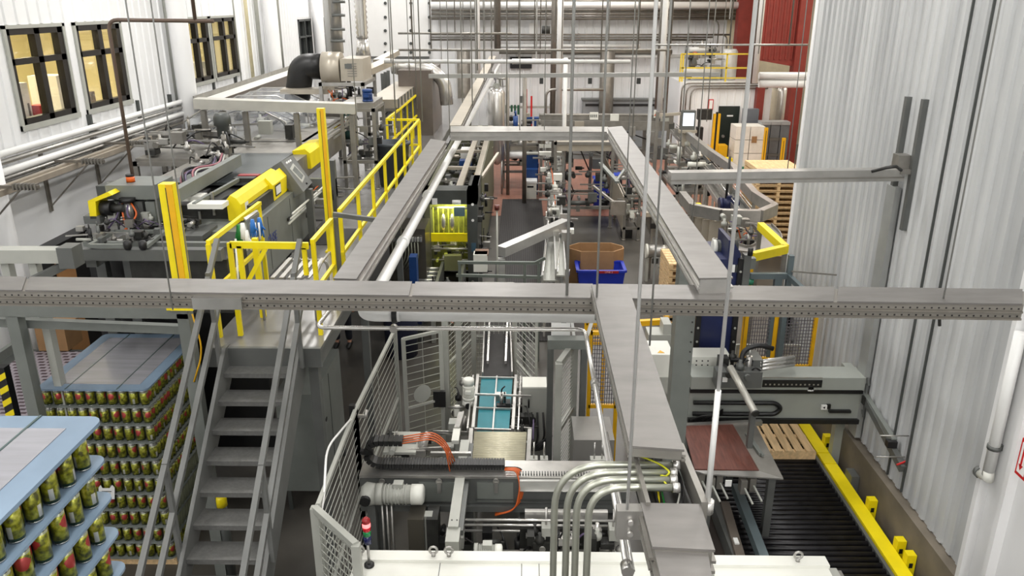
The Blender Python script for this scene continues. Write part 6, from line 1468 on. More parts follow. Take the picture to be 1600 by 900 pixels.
# wooden red plate & steel plate
zq = 1.25
t = thing('layer_table', 'steel layer table with a dark red wooden sheet in front of the gantry', 'table', tuple(Z(1140, 710, 0)))
a = [Z(1066, 664, zq), Z(1144, 664, zq), Z(1186, 737, zq), Z(1085, 735, zq)]
M().prism(a, (0, 0, .02)).build('wooden_sheet', mat('dark_red_wood', (104, 62, 52), .6, 0, .25, 5, .1, str_=(8, 1, 8)), t)
a = [Z(1144, 664, zq), Z(1180, 664, zq), Z(1224, 750, zq), Z(1100, 742, zq), Z(1084, 737, zq), Z(1186, 738, zq)]
M().prism([a[0], a[1], a[2], a[5]], (0, 0, .018)).build('steel_plate', STEELD, t); M().prism([a[4], a[5], a[2], a[3]], (0, 0, .018)).build('steel_plate', STEEL, t)
M().bar(Z(1066, 666, zq), Z(1190, 660, zq+.02), .06).build('front_bar', STEEL, t)
for k in range(2): M().bar(Z(1166+k*4, 678+k*2, zq+.04), Z(1188+k*4, 710+k*2, zq+.04), .03, .03).build('slide_rail', GRAYP, t)
for x, y in ((a[3].x+.1, a[3].y+.12), (a[2].x-.1, a[2].y+.1), (a[0].x, a[0].y-.1)): M().box(x-.04, x+.04, y-.04, y+.04, 0, zq).build('leg', GRAYM, t)
for px, py in ((1094, 745), (1110, 752), (1122, 748), (1160, 756), (1174, 752)):
    p = Z(px, py, zq-.1); M().box(p.x-.03, p.x+.04, p.y-.06, p.y+.06, zq-.2, zq-.03).build('gripper', STEELD, t, bev=.006); M().bar(p, p+V(.06, -.25, -.1), .018).build('gripper_pin', GRAYL, t)
p = Z(1138, 746, zq); M().box(p.x-.035, p.x+.035, p.y-.03, p.y-.02, zq-.1, zq-.02).build('marker_plate', WHITE, t)
# dark lower frames between cabinet and conveyor
t = thing('lift_cradle', 'dark frame with slanted grey side beams sunk left of the roller conveyor', 'frame', (2.2, 8, 0))
for (x0, y0, x1, y1, z_, m_) in ((1150, 762, 1205, 905, .6, FG), (1132, 790, 1165, 905, .5, mat('brown_grey', (100, 92, 84), .6))): M().bar(Z(x0, y0, z_), Z(x1, y1, z_), .1, .12).build('side_beam', m_, t)
p = Z(1152, 835, .66); M().box(p.x-.03, p.x+.02, p.y-.05, p.y+.05, .56, .58).build('white_label', WHITE, t)
M().box(1.75, 2.36, 6.6, 8.6, .05, .3).build('dark_void_fill', mat('brown_black', (44, 36, 32), .7), t)  # brown-black block filling the dark void left of the rollers
# right wall fittings: down pipe, sign
t = thing('down_pipe', 'short white down pipe with dark clamp on the wall beside the white door frame', 'pipe', tuple(X(1550, 700, XR-.12)))
a, b = X(1560, 670, XR-.12), X(1552, 752, XR-.12); M().tube([V(a.x, a.y, 3.6), V(a.x, a.y, b.z)], .05, 12).build('pipe_run', PIPEW, t); M().cyl(V(a.x, a.y, b.z+.28), V(a.x, a.y, b.z+.32), .06, 12).build('clamp', GRAYM, t); M().tube([V(a.x, a.y, b.z+.05), V(a.x, a.y-.02, b.z-.02), V(a.x-.0, a.y+.1, b.z-.04)], .05, 12).build('elbow', OFFW, t)
M().cyl(V(a.x, a.y+.1, b.z-.04), V(a.x, a.y+.14, b.z-.04), .06, 12).build('valve', GRAYM, t); M().box(a.x, XR-.0, a.y-.02, a.y+.02, b.z+.27, b.z+.33).build('wall_bracket', GRAYM, t)
t = thing('wall_sign', 'red and white sign on the jamb at the right edge, partly cut off', 'sign', tuple(X(1596, 715, XR-.22)))
p, q = X(1588, 740, XR-.21), X(1600, 680, XR-.21); 
M().box(XR-.215, XR-.2, p.y-.12, p.y+.02, p.z, p.z+.34).build('sign_plate', RED, t); M().box(XR-.218, XR-.215, p.y-.1, p.y+.0, p.z+.03, p.z+.31).build('white_field', WHITE, t)
M().box(XR-.22, XR-.218, p.y-.05, p.y-.03, p.z+.1, p.z+.27).build('red_arrow', RED, t); M().prism([(XR-.22, p.y-.07, p.z+.11), (XR-.22, p.y-.01, p.z+.11), (XR-.22, p.y-.04, p.z+.06)], (.002, 0, 0)).build('red_arrow_head', RED, t)
# ================= CENTRE AND BACK OF THE HALL
# ribbed rubber drain mat
m = M(); p0, p1 = Z(785, 436, 0), Z(848, 436, 0); yb_ = Z(800, 312, 0).y
x0, x1 = -.66, .56
tag(M().box(x0, x1+.1, 14.5, yb_, .0, .02).build('floor_mat', mat('ribbed_mat', (46, 42, 42), .6, 0, .3, 3, .2, str_=(14, .3, 1))), 'long dark ribbed mat on the floor right of the carton machine', 'mat')
mm = M()
for k in range(23): x = x0+.03+k*.055; mm.box(x, x+.02, 14.5, yb_, .02, .028)
tag(mm.build('mat_ribs', RUBBER), 'fine raised ribs of the long dark floor mat', 'mat', kind='stuff')
# carton machine
OL = GREENG
t = thing('carton_machine', 'olive grey carton machine with lit yellow interior between walkway and mat', 'machine', (-1.5, 19, 0))
X0, X1, y0, y1 = -2.08, -.95, 16.6, 26
zt = 2.55
px0, px1 = Y(672, 330, y0).x, Y(735, 330, y0).x
M().box(X1-.22, X1, y0, y0+1.6, 0, zt).build('right_column', GRAYD, t, bev=.02); M().box(X0, px0, y0, y0+.5, 0, zt).build('left_column', OL, t, bev=.02)
M().box(X0, X1, y0, y0+.5, zt-.3, zt).build('header', GRAYD, t, bev=.02)
for k, z in enumerate((2.25, 1.9)): M().cyl((X1-.1, y0-.01, z), (X1-.1, y0, z), .03, 10).build('white_dot', WHITE, t)
M().box(X1-.14, X1-.04, y0-.012, y0, 1.2, 1.4).build('blue_sticker', mat('blue_sticker', (60, 90, 110), .5), t)
M().box(X1, X1+.02, y0+1.6, y1, .4, zt).build('side_panel', OL, t)
M().box(X1-.02, X1, y0+1.6, y1, 0, .4).build('lower_panel', GRAYD, t); M().box(X0, X0+.03, y0+.5, y1, 0, zt).build('side_panel', OL, t)
M().box(X0, X1, y1, y1+.05, 0, zt).build('rear_panel', OL, t); M().box(X0+.05, X1-.05, y0+1.5, y1, .9, 1.5).build('inner_bed', GRAYM, t)
for x, w in ((X0+.05, .1), (X0+.72, .14), (X1-.08, .14)): M().box(x-w/2, x+w/2, y0+.5, y1, zt-.08, zt).build('roof_beam', BG if x > X0+.3 else OL, t)
for y in (19.2, 21.5, 24, 25.9): M().box(X0, X1, y, y+.1, zt-.08, zt-.01).build('roof_cross_beam', BG, t)
M().box(X0+.4, X1-.2, 17.6, 18.8, 2.1, 2.16).build('olive_plate', mat('olive_plate', (130, 132, 100), .4, .3), t)
for (x, y, s_, m_) in ((-1.5, 21.0, .16, BLUED), (-1.25, 20.4, .0, GRAYM), (-1.35, 22.4, .0, GRAYM)):
    if s_: M().box(x-s_, x+s_, y, y+.3, 2.1, 2.35).build('blue_unit', m_, t, bev=.02)
M().lathe((-1.15, 19.4, 2.1), [(.1, 0), (.1, .08), (.05, .1), (.03, .25)], 12).build('brass_valve', mat('brass', (190, 150, 60), .25, .8), t)
M().box(-1.75, -1.45, 22.6, 23.2, 2.1, 2.35).build('white_unit', WHITE, t, bev=.03)
clutter(t, X0+.2, X1-.25, 17.3, 19.3, 2.1, 2.3, 24, 101, 4, s=1.3); clutter(t, X0+.2, X1-.25, 19.5, 25.5, 1.6, 2.25, 40, 102, 8, s=1.6, mats=(STEEL, DARK, BG, GRAYM, OL, WHITE))
# lit interior
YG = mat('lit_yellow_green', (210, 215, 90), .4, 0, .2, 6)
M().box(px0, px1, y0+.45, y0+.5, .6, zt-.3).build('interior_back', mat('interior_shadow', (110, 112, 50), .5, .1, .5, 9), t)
M().box(px0, px1, y0+.02, y0+.08, 1.42, 1.6).build('yellow_bar', YEL, t, bev=.01)
for k in range(8): x = px0+.05+k*(px1-px0-.1)/7; M().box(x-.012, x+.012, y0+.1, y0+.14, 1.6, 2.15).build('yellow_rib', YG, t)
M().cyl((px0, y0+.2, 2.12), (px1, y0+.2, 2.12), .03, 10).build('top_rod', STEEL, t)
for x in (px0+.27, px0+.46): M().lathe((x, y0+.08, 1.66), [(.03, 0), (.05, .1), (.05, .25), (.02, .36)], 12).build('chrome_head', CHROME, t)
for z in (1.25, 1.0, .75): M().cyl((px0, y0+.05, z), (px1, y0+.05, z), .02, 8).build('cross_rod', CHROME, t)
clutter(t, px0+.05, px1-.05, y0+.08, y0+.3, .7, 1.35, 36, 103, 3, mats=(CHROME, DARK, YG, STEEL, BLACK), s=.8)
M().box(px1-.35, px1-.12, y0-.04, y0+.02, 2.0, 2.2).build('display', mat('dim_screen', (96, 120, 130), .3), t); M().cyl((px1-.38, y0-.02, 2.3), (px1-.2, y0-.02, 2.3), .05, 10).build('white_lamp_head', WHITE, t); M().box(px0+.05, px0+.16, y0-.02, y0+.02, 2.25, 2.38).build('white_box', WHITE, t)
l = bpy.data.lights.new('interior_lamp', 'AREA'); l.size = .6; l.energy = 22; l.color = (1, 1, .55); lo_ = bpy.data.objects.new('interior_lamp', l); COL.objects.link(lo_); lo_.location = ((px0+px1)/2, y0+.25, zt-.33)
# right side fittings of the machine
clutter(t, X1+.02, X1+.14, y0+.1, y0+3, .6, 2.2, 16, 104, 6, mats=(BLACK, DARK, GRAYM, STEEL))
M().bar((X1+.02, 18.2, 2.5), (X1+.35, 19.9, 2.75), .06).build('strut_arm', BG, t)
# infeed of carton machine
t = thing('infeed_unit', 'infeed of the carton machine with long olive box and roller bed', 'machine', (-1.6, 15, 0))
p, q = Z(697, 400, 1.1), Z(722, 400, 1.1)
a, b = Z(691, 400, 1.15), Z(727, 380, 1.15)
M().box(Z(694, 400, 1.15).x, Z(721, 400, 1.15).x, a.y, y0, .82, 1.15).build('olive_box', mat('olive_box', (150, 152, 108), .35, .4), t, bev=.01)
x0b, x1b = Z(657, 410, .95).x, Z(690, 410, .95).x
M().box(x0b, x1b, 14.6, y0, .75, .85).build('bed', GRAYM, t)
for k in range(14): y = 14.7+k*.13; M().cyl((x0b, y, .88), (x1b, y, .88), .035, 8).build('roller', STEEL if k % 2 else GRAYD, t)
for x in (x0b-.03, x1b+.03, x1b+.5): M().box(x-.03, x+.03, 14.4, 16.6, .7, .98).build('side_rail', GRAYM, t); M().box(x-.04, x+.04, 14.4, 14.5, 0, .7).build('leg', GRAYL, t); M().box(x-.04, x+.04, 16.3, 16.4, 0, .7).build('leg', GRAYM, t)
clutter(t, x0b-.4, x1b+.8, 14.3, 15.8, .35, .9, 30, 105, 5, mats=(DARK, STEEL, GRAYM, BLACK), s=1.2)
# hose manifold machine left
t = thing('valve_manifold', 'dark valve cabinet with rows of hoses behind the white pipe', 'machine', (-2.3, 15.5, 0))
p, q = Y(605, 352, 15.6), Y(655, 352, 15.6)
M().box(p.x, q.x+.1, 15.7, 16.6, .2, Y(620, 358, 15.7).z).build('cabinet_body', mat('dark_olive_steel', (88, 84, 76), .3, .4), t, bev=.02)
zz = Y(620, 375, 15.6).z
for k in range(12): x = p.x+.06+k*.055; M().box(x-.02, x+.02, 15.6, 15.7, zz-.04, zz+.04).build('valve', CHROME if k % 2 else GRAYL, t); 
for k in range(9): x = p.x+.08+k*.065; M().tube(arc([V(x, 15.6, zz-.05), V(x+.02, 15.5, zz-.35), V(x-.15, 15.55, zz-.62)], .3), .014, 6).build('hose', mat('grey_hose', (120, 122, 108), .5), t)
M().box(p.x, p.x+.7, 15.4, 15.6, .5, .7).build('shelf', GRAYM, t)
for k in range(8): M().box(p.x+.02+.08*k, p.x+.06+.08*k, 15.38, 15.45, .7, .85).build('bottle_row', (GRAYL, OFFW, GRAYM)[k % 3], t)
t = thing('blue_canister', 'two stacked dark blue plastic canisters behind the lower end of the white pipe', 'canister', tuple(Y(645, 440, 14.6)))
p = Y(646, 402, 14.6); M().box(p.x-.09, p.x+.05, 14.6, 14.85, .9, p.z).build('canister', BLUED, t, bev=.02); M().box(p.x-.1, p.x+.12, 14.5, 14.85, .35, .88).build('canister', NAVY, t, bev=.02); M().box(p.x-.12, p.x+.14, 14.45, 14.9, 0, .35).build('plinth', GRAYD, t)
t = thing('covered_drum', 'rounded dark navy cover behind the lower end of the white pipe', 'cover', tuple(Y(622, 440, 13.9)))
p = Y(622, 425, 13.9); M().lathe((p.x, 13.9, 0), [(.3, 0), (.32, .7), (.3, 1.0), (.2, 1.18), (.05, 1.24)], 20).build('navy_cover', mat('navy_cloth', (24, 28, 52), .8, 0, .15, 6), t); M().tube([(p.x-.33, 13.9, .6), (p.x, 13.57, .6), (p.x+.33, 13.9, .6)], .01, 6).build('cord', BLACK, t)
# white control box in front
p, q = Y(740, 425, 15), Y(761, 398, 15)
t = thing('control_box', 'white control box on a stand in front of the long dark mat', 'box', ((p.x+q.x)/2, 15, 0)); M().box(p.x, q.x, 15, 15.25, p.z+.0, q.z).build('box_body', OFFW, t, bev=.01); M().box(p.x+.02, q.x+.02, 15.02, 15.4, q.z-.03, q.z).build('brown_lid', mat('brown_lid', (110, 80, 60), .5), t); M().box((p.x+q.x)/2-.03, (p.x+q.x)/2+.03, 15.1, 15.2, 0, p.z).build('stand', GRAYM, t)
# grey guard railing
GR3 = mat('grey_green_rail', (108, 116, 110), .45, .15)
t = thing('guard_rail', 'grey two bar guard rail just behind the crossing tray in the middle', 'railing', tuple(Y(780, 430, 13.8)))
y = 13.6
for (x0_, yy0, x1_, yy1) in ((715, 410, 842, 411), (713, 430, 846, 433), (836, 411, 852, 403)): M().bar(Y(x0_, yy0, y), Y(x1_, yy1, y), .05).build('rail', GR3, t)
for px in (718, 842, 820): p = Y(px, 411, y); M().box(p.x-.025, p.x+.025, y-.02, y+.03, 0, p.z).build('post', GR3, t)
t = thing('beacon_pole', 'thin pole with dark red head beside the mat', 'pole', tuple(Y(777, 400, 15.5))); p, q = Y(777, 404, 15.5), Y(778, 328, 15.5); M().cyl((p.x, 15.5, 0), (p.x, 15.5, q.z), .018, 8).build('pole_tube', GRAYL, t); M().cyl((p.x, 15.5, q.z), (p.x, 15.5, q.z+.1), .05, 12).build('red_head', mat('dark_red_brown', (92, 40, 34), .4), t)
# silver trough
t = thing('silver_trough', 'shiny silver trough climbing right from a short square leg over the mat', 'conveyor', tuple(Y(783, 400, 14.4)))
a, b = Z(783, 393, 1.5), Z(884, 349, 1.6); BSH = mat('bright_sheet', (192, 192, 190), .28, .5, .06)
M().bar(a, b, .22, .2).build('trough', BSH, t, bev=.02); M().bar(a+V(0, .0, -.15), a+V(0, -.0, -.75), .16, .16, up=(0, 1, 0)).build('square_leg', BSH, t, bev=.02)
M().box(a.x-.04, a.x+.04, a.y-.04, a.y+.04, 0, a.z-.7).build('post', STEEL, t); M().box(b.x-.03, b.x+.03, b.y-.03, b.y+.03, 0, b.z-.1).build('post', STEEL, t)
p = b+V(.1, -.1, .02); M().cyl(p, p+V(0, -.12, 0), .07, 12).build('black_knob', BLACK, t)
# main long can conveyor
a = [Z(860, 438, 1.2), Z(868, 330, 1.2), Z(862, 250, 1.2), Z(862, 200, 1.2)]
conv('long narrow steel can conveyor running down the centre of the hall', [tuple(p) for p in a], .28, GRAYL, BSH, True, guide=True, rh=.16, leg_every=2.4, rt=.04)
a = [Z(876, 430, 1.35), Z(871, 345, 1.35), Z(872, 275, 1.35), Z(869, 215, 1.35)]
t = conv('second steel conveyor channel close beside the long can conveyor', [tuple(p) for p in a], .16, GRAYL, BSH, True, rh=.2, leg_every=3, name='conveyor', rt=.03)
clutter(t, .65, 1.1, 16, 26, 1.25, 1.7, 46, 111, 4, mats=(OFFW, STEEL, CHROME, DARK, GRAYL), s=1.4)
for k, py in enumerate((212, 222, 233)):
    p = Z(850, py, 1.9); q = Z(862, py, 1.9); r = Z(868, py, 1.9); s_ = Z(876, py, 1.9)
    M().box(p.x-.15, p.x+.25, p.y, p.y+.2, 1.7, 1.8).build('white_guide_block', OFFW, t, bev=.02); M().box(r.x, r.x+.3, p.y, p.y+.2, 1.7, 1.8).build('white_guide_block', OFFW, t, bev=.02)
# conveyor from the main line turning left at bottom (behind crossing tray)
conv('steel conveyor bending left at the near end of the long can conveyor', [tuple(Z(878, 425, .95)), tuple(Z(868, 455, .9)), tuple(Z(800, 470, .8)), tuple(Z(740, 478, .75))], .3, GRAYM, CHROME, True, leg_every=1.2)
# chair-like dark blue tote and white box
t = thing('blue_container', 'tall dark blue plastic container standing on the tiles', 'container', tuple(Z(828, 303, 0)))
p, q = Z(818, 305, 0), Z(840, 305, 0); x0_, x1_, y_ = p.x, q.x, p.y
M().box(x0_, x1_, y_, y_+.6, 0, .9).build('container_body', BLUED, t, bev=.03); M().box(x0_, x1_, y_+.3, y_+.6, .9, 1.35).build('raised_back', BLUED, t, bev=.02); M().box(x0_-.01, x1_+.01, y_+.28, y_+.62, 1.35, 1.4).build('pale_rim', GRAYL, t)
t = thing('white_box', 'small white lidded box in front of the dark blue container', 'box', (x0_+.2, y_-.6, 0)); M().box(x0_+.02, x1_-.05, y_-.6, y_-.1, 0, .55).build('box_body', OFFW, t, bev=.02); M().box(x0_+.0, x1_-.03, y_-.62, y_-.08, .55, .62).build('lid', WHITE, t, bev=.01); M().box(x0_+.12, x1_-.15, y_-.605, y_-.6, .4, .46).build('hand_slot', BLACK, t)
# gaylord & blue bin
t = thing('cardboard_bin', 'large open eight sided cardboard bin beside the long can conveyor', 'box', tuple(Z(933, 440, 0)))
zt = 1.1; a, b = Z(890, 393, zt), Z(977, 393, zt); yf, ybk = a.y, Z(930, 379, zt).y; c_ = .25
def octo(x0, x1, y0, y1, c): return [(x0+c, y0), (x1-c, y0), (x1, y0+c), (x1, y1-c), (x1-c, y1), (x0+c, y1), (x0, y1-c), (x0, y0+c)]
oc = octo(a.x, b.x, yf, ybk, c_); oi = octo(a.x+.02, b.x-.02, yf+.02, ybk-.02, c_)
for k in range(8):
    p, q, r, s_ = oc[k], oc[(k+1) % 8], oi[(k+1) % 8], oi[k]
    M().solid([(*p, 0), (*q, 0), (*r, 0), (*s_, 0)], [(*p, zt), (*q, zt), (*r, zt), (*s_, zt)]).build('side_wall', CARD, t)
M().solid([(*p, .01) for p in oi], [(*p, .03) for p in oi]).build('bottom', CARD, t)
t = thing('blue_tub', 'open blue plastic tub with red writing standing before the cardboard bin', 'tub', tuple(Z(940, 447, 0)))
zt = .85; a, b = Z(903, 424, zt), Z(977, 424, zt); yf, ybk = a.y, Z(930, 409, zt).y
def tub(m, x0, x1, y0, y1, z0, z1, tp): return m.solid([(x0+tp, y0+tp, z0), (x1-tp, y0+tp, z0), (x1-tp, y1-tp, z0), (x0+tp, y1-tp, z0)], [(x0, y0, z1), (x1, y0, z1), (x1, y1, z1), (x0, y1, z1)])
w = .03
for (p0, p1, q0, q1) in (((a.x, yf), (b.x, yf), (a.x+.1, yf+.08), (b.x-.1, yf+.08)), ((b.x, yf), (b.x, ybk), (b.x-.1, yf+.08), (b.x-.1, ybk-.08)), ((b.x, ybk), (a.x, ybk), (b.x-.1, ybk-.08), (a.x+.1, ybk-.08)), ((a.x, ybk), (a.x, yf), (a.x+.1, ybk-.08), (a.x+.1, yf+.08))):
    cx, cy = (a.x+b.x)/2, (yf+ybk)/2
    def inn(p): d = V(cx-p[0], cy-p[1], 0).normalized()*.04; return (p[0]+d.x, p[1]+d.y)
    M().solid([(*q0, 0), (*q1, 0), (*inn(q1), 0), (*inn(q0), 0)], [(*p0, zt), (*p1, zt), (*inn(p1), zt), (*inn(p0), zt)]).build('tub_wall', BLUE, t)
    M().bar((*p0, zt), (*p1, zt), .07, .05).build('rim', BLUE, t, bev=.012)
M().box(a.x+.11, b.x-.11, yf+.09, ybk-.09, 0, .03).build('bottom', BLUE, t)
M().box(cx-.06, cx+.36, yf-.045, yf-.036, zt-.03, zt+.025).build('red_strip', mat('dark_red', (150, 30, 36), .4), t); txt('writing', 'LINE 3', (cx+.15, yf-.046, zt-.002), .06, (math.pi/2, 0, 0), mat('pale_pink_ink', (220, 170, 180), .5), t); M().box((a.x+b.x)/2-.05, (a.x+b.x)/2+.05, yf+.03, yf+.04, .3, .38).build('white_label', WHITE, t)
# blue wheelie bins
for k, (px, lab) in enumerate(((927, 'blue wheeled bin standing on the tiles left of its twin'), (949, 'blue wheeled bin partly behind the steel packing machine'))):
    p = Z(px, 329 if k == 0 else 322, 0); t = thing('wheeled_bin', lab, 'bin', (p.x+.2, p.y, 0))
    M().prism([(p.x+.03, p.y+.05, .06), (p.x+.42, p.y+.05, .06), (p.x+.45, p.y, .95), (p.x, p.y, .95)], (0, .5, 0)).build('bin_body', BLUE, t, bev=.02); M().box(p.x-.02, p.x+.47, p.y-.03, p.y+.55, .95, 1.02).build('lid', mat('bright_blue_lid', (44, 74, 190), .4), t, bev=.02)
    for x in (p.x+.05, p.x+.36): M().cyl((x, p.y+.5, .08), (x+.05, p.y+.5, .08), .08, 12).build('wheel', BLACK, t)
    if k == 0: M().tube(arc([V(p.x-.02, p.y-.05, 1.05), V(p.x-.12, p.y-.1, .7), V(p.x+.15, p.y-.12, .35), V(p.x+.5, p.y-.1, .5)], .3), .012, 6).build('hose', GRAYL, t)
# steel packing machine right of centre
t = thing('packing_unit', 'steel packing machine with tilted panels left of the far right tray', 'machine', (2.3, 17.5, 0))
x0_, x1_ = Z(973, 362, .25).x, Z(1012, 350, .9).x; y_ = Z(973, 362, .25).y
M().box(x0_, x0_+.03, y_, y_+2.3, .25, 1.35).build('side_panel', BG, t)
M().solid([(x0_-.32, y_+2.3, 1.3), (x0_-.02, y_, .25), (x0_, y_, .25), (x0_-.30, y_+2.3, 1.3)], [(x0_-.32, y_+2.3, 1.9), (x0_-.02, y_, 1.25), (x0_, y_, 1.25), (x0_-.30, y_+2.3, 1.9)]).build('slanted_panel', BG, t)
frame3(t, x0_+.03, x1_, y_, y_+2.3, 0, 1.3, .07, STEELD, mid=.35)
for k in range(5): x = x0_+.5+.14*k; M().box(x, x+.1, y_+.3, y_+1.1, 1.32, 1.4).build('white_slat', OFFW, t, bev=.01)
clutter(t, x0_+.1, x1_, y_, y_+2.3, .5, 1.9, 70, 121, 8, mats=(STEEL, CHROME, DARK, STEELD, GRAYL, OFFW), s=1.4)
M().bar(Z(938, 255, 2.2), Z(965, 285, 2.0), .1, .06).build('tilted_arm', GRAYP, t); M().bar(Z(962, 285, 2.0), Z(978, 262, 2.2), .06, .06).build('tilted_arm', GRAYP, t)
p = Z(961, 318, 1.6); M().box(p.x-.1, p.x+.25, p.y, p.y+.1, 1.3, 1.65).build('touch_panel', STEEL, t, bev=.01); M().bar((p.x-.5, p.y+.6, 1.9), (p.x, p.y, 1.6), .06).build('panel_arm', STEEL, t)
M().box(x0_-.0, x0_+.3, y_+.2, y_+.5, .0, .25).build('black_foot', BLACK, t)
# drum unit
t = thing('drum_unit', 'silver round drum with hopper legs under the far right tray', 'machine', tuple(Z(1022, 400, 0)))
p = Z(1012, 392, .75); M().cyl((p.x, p.y, .75), (p.x+.6, p.y, .75), .15, 20).build('drum', STEEL, t); M().cyl((p.x-.05, p.y, .75), (p.x, p.y, .75), .17, 20).build('drum_flange', OFFW, t)
for x in (p.x, p.x+.6): M().box(x-.03, x+.03, p.y-.05, p.y+.05, 0, .6).build('leg', GRAYL, t)
M().solid([(p.x+.1, p.y+.3, 1.0), (p.x+.4, p.y+.3, 1.0), (p.x+.4, p.y+.6, 1.0), (p.x+.1, p.y+.6, 1.0)], [(p.x-.1, p.y+.2, 1.6), (p.x+.7, p.y+.2, 1.6), (p.x+.7, p.y+.9, 1.6), (p.x-.1, p.y+.9, 1.6)]).build('hopper', STEELD, t)
M().box(p.x-.12, p.x+.72, p.y+.1, p.y+.2, 1.55, 1.65).build('hopper_rim', BG, t)
for x in (p.x-.1, p.x+.1): M().box(x-.025, x+.025, p.y+.15, p.y+.2, 0, 1.55).build('leg', STEELD, t)
clutter(t, p.x, p.x+.8, p.y-.1, p.y+.5, .3, 1.4, 16, 131, 3)
# pallet stack small
p = Y(1045, 430, 15.5)
for k in range(9): pallet('wooden pallet in the small stack left of the navy elevator, %s from the top' % ['topmost', 'second', 'third', 'fourth', 'fifth', 'sixth', 'seventh', 'eighth', 'lowest'][8-k] if k < 8 else 'topmost wooden pallet in the small stack left of the navy elevator', p.x, p.x+.6, 15.5, 16.6, .145*k, 6, 'small pallet stack', along='x')
# curved conveyor and guard loops on the right
GL = [Z(x, y, 2.5) for x, y in ((1066, 307), (1082, 327), (1127, 336), (1187, 337), (1210, 327), (1179, 307), (1160, 285), (1145, 264), (1110, 240), (1070, 207), (1054, 206))]
t = thing('loop_trough', 'steel side guard looping around the curved can conveyor at right', 'conveyor', tuple(GL[3]))
for a, b in zip(GL[:-1], GL[1:]): M().bar(a, b, .14, .22).build('trough_section', STEEL, t, bev=.01)
for i in (1, 3, 5, 7, 9): p = GL[i]; M().box(p.x-.03, p.x+.03, p.y-.03, p.y+.03, 0, p.z-.1).build('leg', STEELD, t)
pan = M(); a, b = GL[1], GL[2]; 
for k, f in enumerate((.1, .35, .6, .85)): q = a.lerp(b, f); M().box(q.x-.11, q.x+.11, q.y+.05, q.y+.09, 1.2, 2.35).build('steel_cover', BG, t)
q = GL[2]; 
for k in range(5): M().cyl((q.x-.1, q.y-.02, 1.5+.13*k), (q.x-.1, q.y+.02, 1.5+.13*k), .03, 8).build('white_knob', WHITE, t)
conv('inner can conveyor running diagonally below the looping steel guard', [tuple(Z(1175, 350, 1.9)), tuple(Z(1130, 290, 1.9)), tuple(Z(1078, 230, 1.9)), tuple(Z(1050, 200, 1.9))], .3, GRAYD, STEEL, True, guide=True, leg_every=2.5)
conv('second diagonal can conveyor left of the inner one at right', [tuple(Z(1150, 350, 1.75)), tuple(Z(1110, 290, 1.75)), tuple(Z(1060, 232, 1.75))], .2, STEELD, CHROME, True, leg_every=2.5)
cv = [Z(x, y, 2.3) for x, y in ((1190, 352), (1206, 368), (1203, 382), (1185, 392), (1160, 392), (1140, 385))]
conv('curved grey belt bend inside the yellow guard beam', [tuple(p) for p in arc(cv, .5)], .34, mat('belt_grey', (140, 136, 134), .4, .2), STEELD, False, rh=.08)
t = thing('bend_support', 'steel post with drives carrying the curved grey belt bend', 'post', tuple(Z(1180, 400, 0))); p = Z(1178, 385, 2.2); M().box(p.x-.05, p.x+.05, p.y-.05, p.y+.05, 0, 2.2).build('post', STEELD, t); clutter(t, p.x-.5, p.x+.2, p.y-.2, p.y+.6, 2.1, 2.6, 24, 141, 4, s=1.1)
p = Z(1113, 325, 1.8); q = motor('pair of navy motors hanging inside the conveyor loop', V(p.x, p.y, 1.9), (1, 0, 0), .13, .6, NAVY, gear=False, name='drive_motor'); M().box(p.x+.25, p.x+.33, p.y, p.y+.08, 0, 1.8).build('motor_post', STEELD, q); M().tube([(p.x+.3, p.y, 1.9), (p.x+.3, p.y, 3.0)], .03, 8).build('black_tube', BLACK, q)
t = thing('side_table', 'steel frame table with boxes beneath the big grey duct at the right', 'table', tuple(Z(1070, 262, 0)))
frame3(t, Z(1022, 255, 1.2).x, Z(1062, 255, 1.2).x, 22.5, 25, 0, 1.2, .07, STEELD, mid=.5); M().box(Z(1022, 255, 1.2).x, Z(1062, 255, 1.2).x, 22.5, 25, 1.2, 1.25).build('table_top', STEEL, t)
clutter(t, Z(1020, 255, 1.2).x, Z(1062, 255, 1.2).x, 22, 25, 1.2, 2.2, 40, 151, 5, mats=(STEEL, OFFW, DARK, STEELD, BLACK, GRAYL), s=1.7)
p = Z(1090, 297, 2.0); tag(M().box(p.x-.1, p.x+.12, p.y, p.y+.15, 1.2, 1.65).build('yellow_box', YEL, bev=.02), 'small yellow box under the big grey duct', 'box')
tag(M().box(p.x-.15, p.x+.2, p.y-.05, p.y+.3, 0, 1.2).build('steel_stand', STEELD, bev=.01), 'steel stand carrying the small yellow box', 'stand')
# ---- back line
y = 27
t = thing('rinse_line', 'long steel conveyor line with white panels crossing the back of the hall', 'conveyor', tuple(Y(950, 200, y)))
a, b = Y(842, 182, y), Y(1050, 180, y); b.z = a.z
M().bar(a, b, .5, .1).build('bed', STEEL, t); M().bar(a+V(0, -.3, -.05), b+V(0, -.3, -.05), .04, .28).build('side_plate', STEELD, t); M().bar(a+V(0, -.35, .12), b+V(0, -.35, .12), .03, .05).build('guide_rail', CHROME, t)
a2, b2 = Y(838, 195, y-.5), Y(1045, 197, y-.5); M().bar(a2, b2, .06, .3).build('lower_panel', STEELD, t)
for f in (.02, .2, .4, .6, .8, .98): q = a.lerp(b, f); M().box(q.x-.05, q.x+.05, y-.05, y+.05, 0, q.z-.05).build('leg', STEELD, t)
for px, py, m_ in ((928, 181, OFFW), (960, 184, OFFW), (1028, 178, OFFW), (1038, 190, GRAYL)): p = Y(px, py, y-.35); M().box(p.x-.14, p.x+.14, y-.4, y-.36, p.z-.12, p.z+.12).build('white_panel', m_, t)
pp = Y(928, 181, y-.41)
